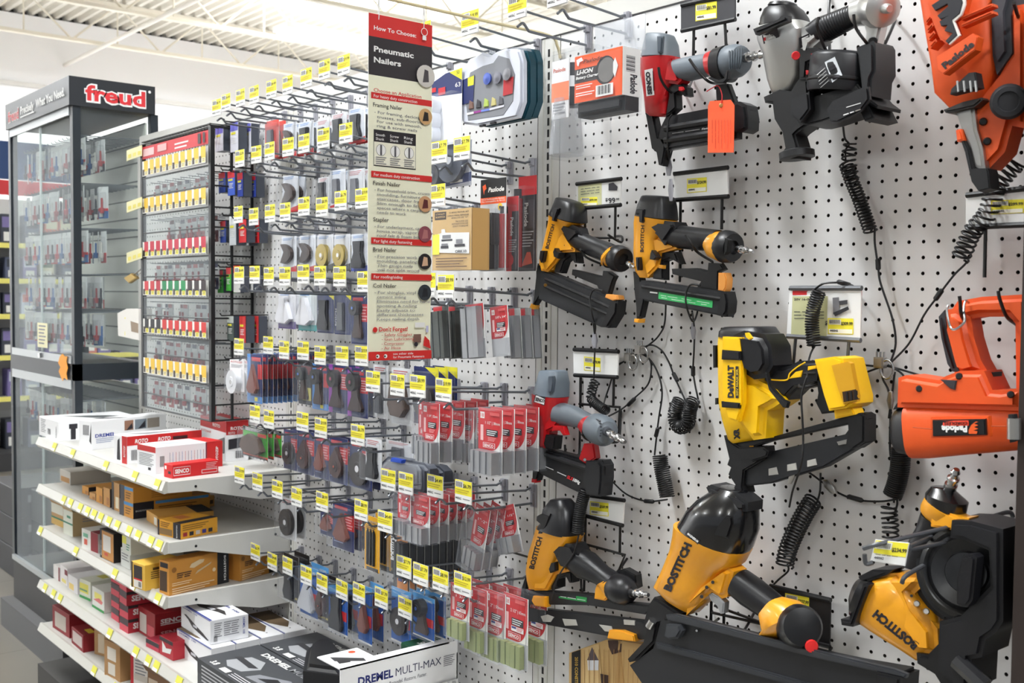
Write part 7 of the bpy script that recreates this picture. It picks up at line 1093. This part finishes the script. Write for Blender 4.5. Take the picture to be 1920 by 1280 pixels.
BX = [('r', .8, 0, 1, 1, (30, 32, 36)), ('t', 'BOSTITCH', .915, .86, .07, WHITE, {'rot': -90, 'w': .76, 'bold': .03}), ('c', .08, .74, .08, (150, 100, 44)), ('p', [(.33, .72), (.4, .68), (.56, .8), (.58, .88), (.5, .9), (.36, .82)], (224, 200, 160)), ('p', [(.42, .48), (.68, .7), (.7, .76), (.46, .58)], (206, 180, 140)), ('c', .74, .5, .06, (224, 200, 160)), ('l', .12, .62, .12, 3, .06, INK), ('l', .24, .62, .12, 3, .06, INK), ('l', .04, .36, .32, 2, .06, (240, 210, 160)), ('l', .04, .2, .7, 3, .065, (240, 214, 170))]
crate('nailer_box', 'big tan carton with black lettered band at the third shelf corner', c7p(1097, 587), c7p(1020, 562), c7p(1100, 318), 8.2, z, (206, 142, 62), [('r', .05, .1, .8, .7, (70, 52, 40)), ('r', .1, .8, .9, .95, INK)], BX, [('r', .1, .78, 1, 1, (40, 38, 38))])
crate('nailer_box', 'second tan carton with black band, deeper on the third shelf', (450, 1090), (431, 1086), (450, 1034), 6.0, z, (196, 134, 58), None, BX, None, w_=3.8)
crate('carton', 'tan carton behind the big tan carton, only its top showing', c7p(900, 300), c7p(820, 262), c7p(900, 205), 4, z, (196, 140, 80))
z = 16.9
for i, (K, L, T_, d, b, fa) in enumerate([((222, 470), (172, 436), (224, 362), 6, (232, 228, 226), [('r', .8, 0, 1, 1, (130, 30, 40))]), ((285, 512), (228, 470), (288, 374), 8, (232, 226, 226), [('r', .6, .6, 1, .9, (120, 26, 40)), ('r', .2, .1, .8, .3, (226, 210, 120))]), ((365, 575), (290, 528), (368, 455), 7, (226, 222, 224), [('r', .1, .1, .6, .5, (230, 200, 120))]), ((470, 628), (382, 590), (474, 480), 7, (222, 222, 206), [('r', 0, .3, .8, .8, (226, 216, 100)), ('r', 0, .4, .7, .5, (120, 160, 120)), ('r', 0, 0, 1, .14, (60, 150, 80))]), ((578, 728), (482, 668), (580, 560), 7, (226, 226, 220), [('r', .2, .5, .8, .8, (236, 226, 120)), ('p', [(.1, .4), (.6, .6), (.9, .5), (.8, .35)], (220, 120, 120)), ('r', 0, 0, 1, .12, (60, 150, 80))])]):
    crate('wrapped_box', 'pale fastener box on the fourth shelf, %s' % ['leftmost, white with red edge', 'white with dark red corner, second', 'white with yellow patch, third', 'with green foot and yellow print, left one', 'with green foot, nearest the red stack'][i], c7p(*K), c7p(*L), c7p(*T_), d, z, b, fa, None, [('r', .2, .3, .8, .7, (200, 190, 80))] if i > 2 else None)
SA = [('t', 'SENCO', .12, .3, .4, WHITE, {'w': .6, 'bold': .04})]; SR = (176, 40, 54)
for col_, (K, L, d, hh, nx) in enumerate((((700, 800), (628, 752), 3, 1.6, 4), ((765, 888), (690, 848), 5.2, 1.75, 4))):
    for k in range(nx):
        P = WZ(*c7p(*K), z); tp = P+Vector((0, 0, hh)); d_ = tp-CAM; 
        q = crate('staple_box', 'small red staple box, %s of the %s stack on the fourth shelf' % (['bottom', 'second', 'third', 'top'][k], ['rear', 'front'][col_]), c7p(*K), c7p(*L), c7p(*K), d, z, SR, None, None, None, w_=2.2) if False else None
        Q = WZ(*c7p(*L), z); w_ = min(3.0, (P-Q).length); t = thing('staple_box', 'small red staple box, %s of the %s stack on the fourth shelf' % (['bottom', 'second', 'third', 'top'][k], ['rear', 'front'][col_]), 'box', (P.x-w_, P.y, z+k*(hh+.03)), 'small red staple boxes')
        m = MB(); z_ = z+k*(hh+.03); m.box((P.x-w_, P.y, z_), (P.x, P.y+d, z_+hh), SR); m.art((P.x-w_, P.y, z_), (1, 0, 0), (0, 0, 1), w_, hh, [('r', 0, .5, 1, 1, (70, 50, 56)), ('r', 0, 0, 1, .5, (206, 70, 86))], eps=.01); m.art((P.x, P.y, z_), (0, 1, 0), (0, 0, 1), d, hh, [('r', 0, .78, 1, 1, (44, 36, 40))]+SA, eps=.01); m.art((P.x-w_, P.y, z_+hh), (1, 0, 0), (0, 1, 0), w_, d, [('r', 0, 0, 1, 1, (56, 44, 48))], eps=.01); m.build('carton', t, smooth=0); t.rotation_euler.z = random.uniform(-.04, .04)
SB = [('t', 'SENCO', .1, .62, .16, WHITE, {'w': .5, 'bold': .04}), ('r', .1, .56, .6, .59, WHITE), ('t', 'SENCO', .1, .2, .14, (220, 170, 170), {'w': .5, 'bold': .03})]
crate('staple_box', 'larger red box with white lettering, against the white tool carton', c7p(985, 955), c7p(850, 870), c7p(985, 735), 7, z, (150, 30, 38), [('r', .1, .1, .5, .8, (206, 196, 190)), ('r', .55, .1, .95, .5, (200, 80, 90))], SB, [('c', .5, .5, .2, (90, 70, 76))])
crate('staple_box', 'low pink-red box on the fourth shelf front edge', c7p(1015, 1042), c7p(912, 988), c7p(1015, 972), 3.5, z, (196, 60, 80), [('r', 0, .5, 1, 1, (50, 44, 48))]); crate('staple_box', 'red box with splash print leaning on the white cartons', c7p(1128, 1106), c7p(1022, 1048), c7p(1130, 958), 4.0, z, (180, 44, 56), [('p', [(.2, .2), (.8, .3), (.9, .6), (.5, .5), (.2, .8)], WHITE), ('r', 0, .8, 1, 1, (60, 40, 46))])
z = 10.4
crate('carton', 'dark red carton at the far left of the lowest shelf', c7p(300, 925), c7p(165, 835), c7p(302, 740), 12, z, (140, 34, 42), [('r', .15, .15, .8, .8, (200, 190, 180))], None, [('c', .6, .5, .14, (110, 80, 84))]); crate('carton', 'second dark red carton with yellow sticker on the lowest shelf', c7p(410, 1040), c7p(318, 960), c7p(412, 905), 9, z, (140, 34, 42), [('r', .1, .2, .9, .85, (206, 190, 186))], [('l', .3, .7, .4, 3, .1, (90, 20, 26))], [('c', .6, .5, .16, (110, 80, 84)), ('r', .5, .1, .9, .2, (220, 190, 60))])
crate('carton', 'plain brown carton behind, on the lowest shelf', c7p(600, 1075), c7p(500, 1048), c7p(600, 860), 6, z, (176, 136, 92), [('r', .3, .1, .8, .8, (206, 190, 166))]); crate('carton', 'plain brown carton in front with white labels, lowest shelf', c7p(705, 1278), c7p(580, 1215), c7p(708, 990), 6, z, (172, 130, 86), [('r', .2, .5, .75, .85, (220, 212, 200)), ('r', .25, .1, .7, .42, (220, 212, 200))])
crate('carton', 'white and red carton standing on the lowest shelf', c7p(940, 1340), c7p(790, 1290), c7p(942, 1090), 5, z, (224, 218, 212), [('r', 0, 0, .16, 1, (190, 40, 50)), ('l', .25, .85, .6, 7, .1, INKG), ('r', .2, .2, .9, .4, (200, 190, 180))]); crate('carton', 'opened brown carton at the near end of the lowest shelf', c7p(1100, 1420), c7p(915, 1330), c7p(1090, 1262), 8, z, (120, 84, 52), [('r', .1, .3, .5, .7, (200, 180, 160))], None, None, flaps=True)
# rotary tool cartons
z = 16.9; B3 = lambda x, y: (300+x/3.2, 1080+y/3.2)
TOOLF = [('t', 'DREMEL 100', .06, .86, .07, DBX, {'w': .5}), ('p', [(.1, .62), (.18, .66), (.5, .45), (.75, .3), (.95, .14), (.9, .1), (.6, .2), (.4, .28), (.25, .5)], (54, 50, 50)), ('r', .42, .32, .56, .42, (200, 200, 206)), ('r', 0, .97, 1, 1, DBX)]
TOOLT = [('r', 0, 0, 1, .05, DBX), ('p', [(.1, .3), (.3, .25), (.7, .45), (.9, .5), (.7, .62), (.3, .5)], (54, 50, 50)), ('r', .4, .38, .56, .5, (200, 200, 206)), ('t', 'DREMEL 100', .1, .8, .07, DBX, {'w': .8})]
END = [('t', 'DREMEL', .1, .4, .22, DBX, {'w': .46, 'bold': .03}), ('t', '100', .6, .4, .22, (120, 130, 160), {'w': .24}), ('l', .1, .3, .5, 2, .12, INKG)]
XK = -42.6
t = thing('rotary_tool_box', 'white rotary tool carton lying under the upright one', 'box', (XK-9.6, -12.8, z), 'white rotary tool cartons'); m = MB(); m.box((XK-9.6, -12.8, z), (XK, -9.9, z+3.05), WB); m.art((XK-9.6, -12.8, z), (1, 0, 0), (0, 0, 1), 9.6, 3.05, TOOLF, eps=.01); m.art((XK, -12.8, z), (0, 1, 0), (0, 0, 1), 2.9, 3.05, END, eps=.01)
m.art((XK-9.6, -12.8, z+3.05), (1, 0, 0), (0, 1, 0), 9.6, 2.9, [('r', 0, .0, 1, .03, DBX), ('p', [(0, 0), (.5, .1), (.8, .5), (.6, .9), (0, 1)], (110, 92, 70)), ('c', .85, .5, .04, INK)], eps=.01); m.build('carton', t, smooth=0)
for i in range(4): copy_tree(t, (XK-9.6, -9.75+i*3.05-(.1 if i == 3 else 0) if i < 3 else -.6-.0 if False else (-9.75+i*3.05), z), 'white rotary tool carton in the row behind, %s towards the pegboard' % ['first', 'second', 'third', 'last'][i], 'white rotary tool cartons') if -9.75+i*3.05+2.9 < -.1 else None
t2, P, O, u, n, h = crate('rotary_tool_box', 'white rotary tool carton resting on top, with tool picture', B3(303, 412), B3(128, 300), B3(303, 268), 4.6, z+3.1, WB, TOOLF, [('l', .1, .85, .2, 7, .09, INKG), ('l', .35, .85, .2, 7, .09, INKG), ('l', .55, .85, .2, 7, .09, INKG), ('t', 'DREMEL 100', .85, .9, .1, DBX, {'rot': -90, 'w': .7}), ('b', .08, .1, .18, .35)], TOOLT)
GDX = (74, 76, 80)
def mmbox(y0, y1, lab, x0=-40.6, x1=-19):
    t = thing('tool_kit_box', lab, 'box', (x0, y0, z)); m = MB(); m.box((x0, y0, z), (x1, y1, z+3.1), GDX); w_, d_ = x1-x0, y1-y0
    m.art((x0, y0, z+3.1), (1, 0, 0), (0, 1, 0), w_, d_, [('p', [(.12, .3), (.2, .2), (.32, .25), (.36, .5), (.28, .7), (.16, .65)], (170, 172, 176)), ('p', [(.1, .45), (.3, .4), (.34, .5), (.12, .55)], (60, 60, 64)), ('p', [(.4, .2), (.56, .24), (.72, .5), (.6, .62), (.42, .4)], (140, 142, 148)), ('p', [(.46, .3), (.54, .32), (.62, .46), (.54, .5)], (40, 40, 44)), ('t', 'DREMEL', .16, .8, .11, WHITE, {'w': .28, 'bold': .04}), ('t', 'MULTI-MAX', .46, .8, .11, (170, 172, 176), {'w': .4}), ('t', '3.8', .1, .06, .1, WHITE, {'w': .06, 'bold': .04}), ('r', .22, .04, .3, .14, WHITE), ('l', .33, .14, .2, 3, .045, (200, 200, 204))], eps=.01)
    m.art((x0, y0, z), (1, 0, 0), (0, 0, 1), w_, 3.1, [('r', 0, .5, 1, 1, (60, 62, 66)), ('l', .05, .85, .4, 5, .13, (190, 190, 194)), ('r', .6, .2, .9, .8, (96, 100, 108))], eps=.01); m.build('carton', t, smooth=0)
mmbox(-15.3, -8.0, 'dark grey oscillating tool kit box nearest the shelf edge'); mmbox(-7.8, -.5, 'dark grey oscillating tool kit box against the pegboard')
# open-topped white tray carton
xt0, xt1, yt0, yt1, zt0, zt1 = -14.7, -10.6, -15.1, -2.2, 16.95, 27.0
t = thing('tool_tray', 'white open carton lettered DREMEL MULTI-MAX with black case inside, bottom edge', 'carton', (xt0, yt0, zt0))
m = MB(); m.box((xt1-.12, yt0, zt0), (xt1, yt1, zt1), WB); m.box((xt0, yt0, zt0), (xt0+.12, yt1, zt1-3), WB); m.box((xt0, yt1-.12, zt0), (xt1, yt1, zt1-1.2), WB); m.box((xt0, yt0, zt0+4), (xt1, yt0+.12, zt1-2.5), WB)
m.box((xt0, yt0, zt1-.12), (xt1, yt0+4.2, zt1), WB); m.box((xt1-1.2, yt0+4.2, zt1-.12), (xt1, yt1-1, zt1), WB); m.box((xt0, yt0, zt0), (xt1, yt1, zt0+.1), WB)
hh = zt1-zt0; m.art((xt1, yt0, zt0), (0, 1, 0), (0, 0, 1), yt1-yt0, hh, [('t', 'DREMEL', .14, .81, .075, (30, 40, 110), {'w': .29, 'bold': .035}), ('t', 'MULTI-MAX', .45, .81, .075, (60, 64, 90), {'w': .4, 'bold': 0}), ('t', 'Repair. Remodel. Restore. Faster.', .3, .74, .035, (60, 62, 80), {'w': .42, 'bold': .0, 'shear': .1}), ('l', .87, .88, .1, 6, .018, INKG), ('l', .18, .69, .4, 1, .02, INKG)]+[x for i in range(6) for x in [('r', .46+.09*i, .56, .545+.09*i, .64, (200, 200, 204)), ('r', .463+.09*i, .563, .542+.09*i, .637, WHITE), ('p', [(.48+.09*i, .575), (.53+.09*i, .58), (.52+.09*i, .625), (.49+.09*i, .63)], [INK, (150, 160, 80), (50, 46, 50), (170, 170, 170), (70, 46, 40), (170, 172, 174)][i]), ('r', .46+.09*i, .46, .545+.09*i, .54, [(150, 110, 80), (90, 70, 60), (60, 46, 40), (120, 110, 100), (90, 84, 80), (110, 100, 90)][i])]], eps=.008)
m.art((xt0, yt0, zt1), (1, 0, 0), (0, 1, 0), xt1-xt0, 4.2, [('p', [(.2, .2), (.5, .15), (.9, .7), (.7, .75)], (60, 60, 64)), ('p', [(.45, .2), (.7, .15), (.75, .4), (.55, .45)], (50, 50, 54)), ('c', .2, .75, .08, (220, 90, 60))], eps=.008); m.build('tray', t, smooth=0)
MB().box((xt0+.2, yt0+4.4, zt0+.2), (xt1-.2, yt1-.3, zt1-2.2), BLACK).build('inner_case', t, smooth=0)
m = MB(); m.rbox((-14.4, -6.2, zt1-2), (-10.8, -2.4, zt1-.4), (28, 74, 52), .08); m.art((-14.4, -6.2, zt1-.4), (1, 0, 0), (0, 1, 0), 3.6, 3.8, [('t', '3.8', .3, .3, .2, WHITE, {'w': .4, 'bold': .04}), ('l', .1, .9, .8, 2, .08, (170, 190, 180))], eps=.02); tag(m.build('green_box', smooth=20), 'green-topped small box tucked into the back of the white tray carton', 'box')
MB().prism([WZ(*p, 20.1)+Vector((0, 0, 0)) for p in ((568, 1300), (575, 1258), (592, 1245), (622, 1242), (638, 1262), (640, 1310))], (0, 0, 2.9), mat((34, 34, 36), .45), .6, 3).build('tool_case'); tag(bpy.data.objects['tool_case'], 'rounded black tool case poking out beside the white tray carton', 'case')
# ------------------------------------------------------------------ the aisle far behind the glass cabinet
XB = -330.
t = thing('aisle_gondola', 'distant aisle shelving with navy and red header bands', 'shelving', (XB, 80, 0))
MB().box((XB-3, 0, 0), (XB-1, 230, 92), mat((214, 214, 212), .6)).build('back_panel', t, smooth=0); MB().box((XB-3, 0, 99), (XB, 230, 112), mat((50, 74, 120), .6)).build('navy_header', t, smooth=0); MB().box((XB-3, 0, 93.5), (XB+.5, 230, 98.5), mat((206, 60, 66), .6)).build('red_header', t, smooth=0); MB().box((XB-1, 0, 0), (XB+20, 230, 6), mat((60, 60, 62), .6)).build('base_deck', t, smooth=0)
for k, zz in enumerate((24, 38, 52, 64, 76)): MB().box((XB-1, 0, zz-1), (XB+12, 230, zz), SHELF).build('shelf', t, smooth=0); MB().box((XB+12, 0, zz-1.4), (XB+12.2, 230, zz+.3), mat((236, 226, 120), .6)).build('price_rail', t, smooth=0)
BC = [(190, 196, 214), (90, 96, 120), (200, 120, 110), (60, 64, 74), (210, 206, 180), (120, 110, 160), (70, 90, 60)]; bp = {}
for k, zz in enumerate((6, 24, 38, 52, 64, 76)):
    hmax = [12, 11, 11, 9, 9, 12][k]
    for j in range(26):
        y = 12+j*6.4+random.uniform(-1, 1); c = random.randrange(7); lab = 'blurred product pack on the distant aisle, %s shelf' % ['base', 'first', 'second', 'third', 'fourth', 'top'][k]
        if (c, hmax) not in bp: m = MB(); m.rbox((XB+2, y, zz+.05), (XB+9, y+4.6, zz+hmax*.85), BC[c], .2, 1); m.art((XB+9, y, zz+.05), (0, 1, 0), (0, 0, 1), 4.6, hmax*.85, [('r', .1, .55, .9, .9, BC[(c+2) % 7]), ('r', .2, .1, .8, .4, (226, 226, 222))], eps=.03); bp[(c, hmax)] = tag(m.build('product_pack', loc=(XB+5, y+2, zz), smooth=0), lab, 'product', 'packs on the distant aisle, shelf %d' % k)
        else: copy_tree(bp[(c, hmax)], (XB+5, y+2, zz), lab, 'packs on the distant aisle, shelf %d' % k)
for k in range(3):
    for r_ in range(2):
        p = WZ(5, 1068, 0)+Vector((19.5*r_, 3*r_, 0)); m = MB(); m.rbox((p.x-9, p.y, k*6.3), (p.x+9, p.y+14, k*6.3+6.2), (34, 34, 38), .1, 1); m.art((p.x+9, p.y, k*6.3), (0, 1, 0), (0, 0, 1), 14, 6.2, [('r', .2, .5, .7, .75, (120, 120, 126))], eps=.03); tag(m.build('black_carton', smooth=0), 'black carton on the floor of the far aisle, %s layer, %s stack' % (['bottom', 'middle', 'top'][k], ['left', 'right'][r_]), 'box')
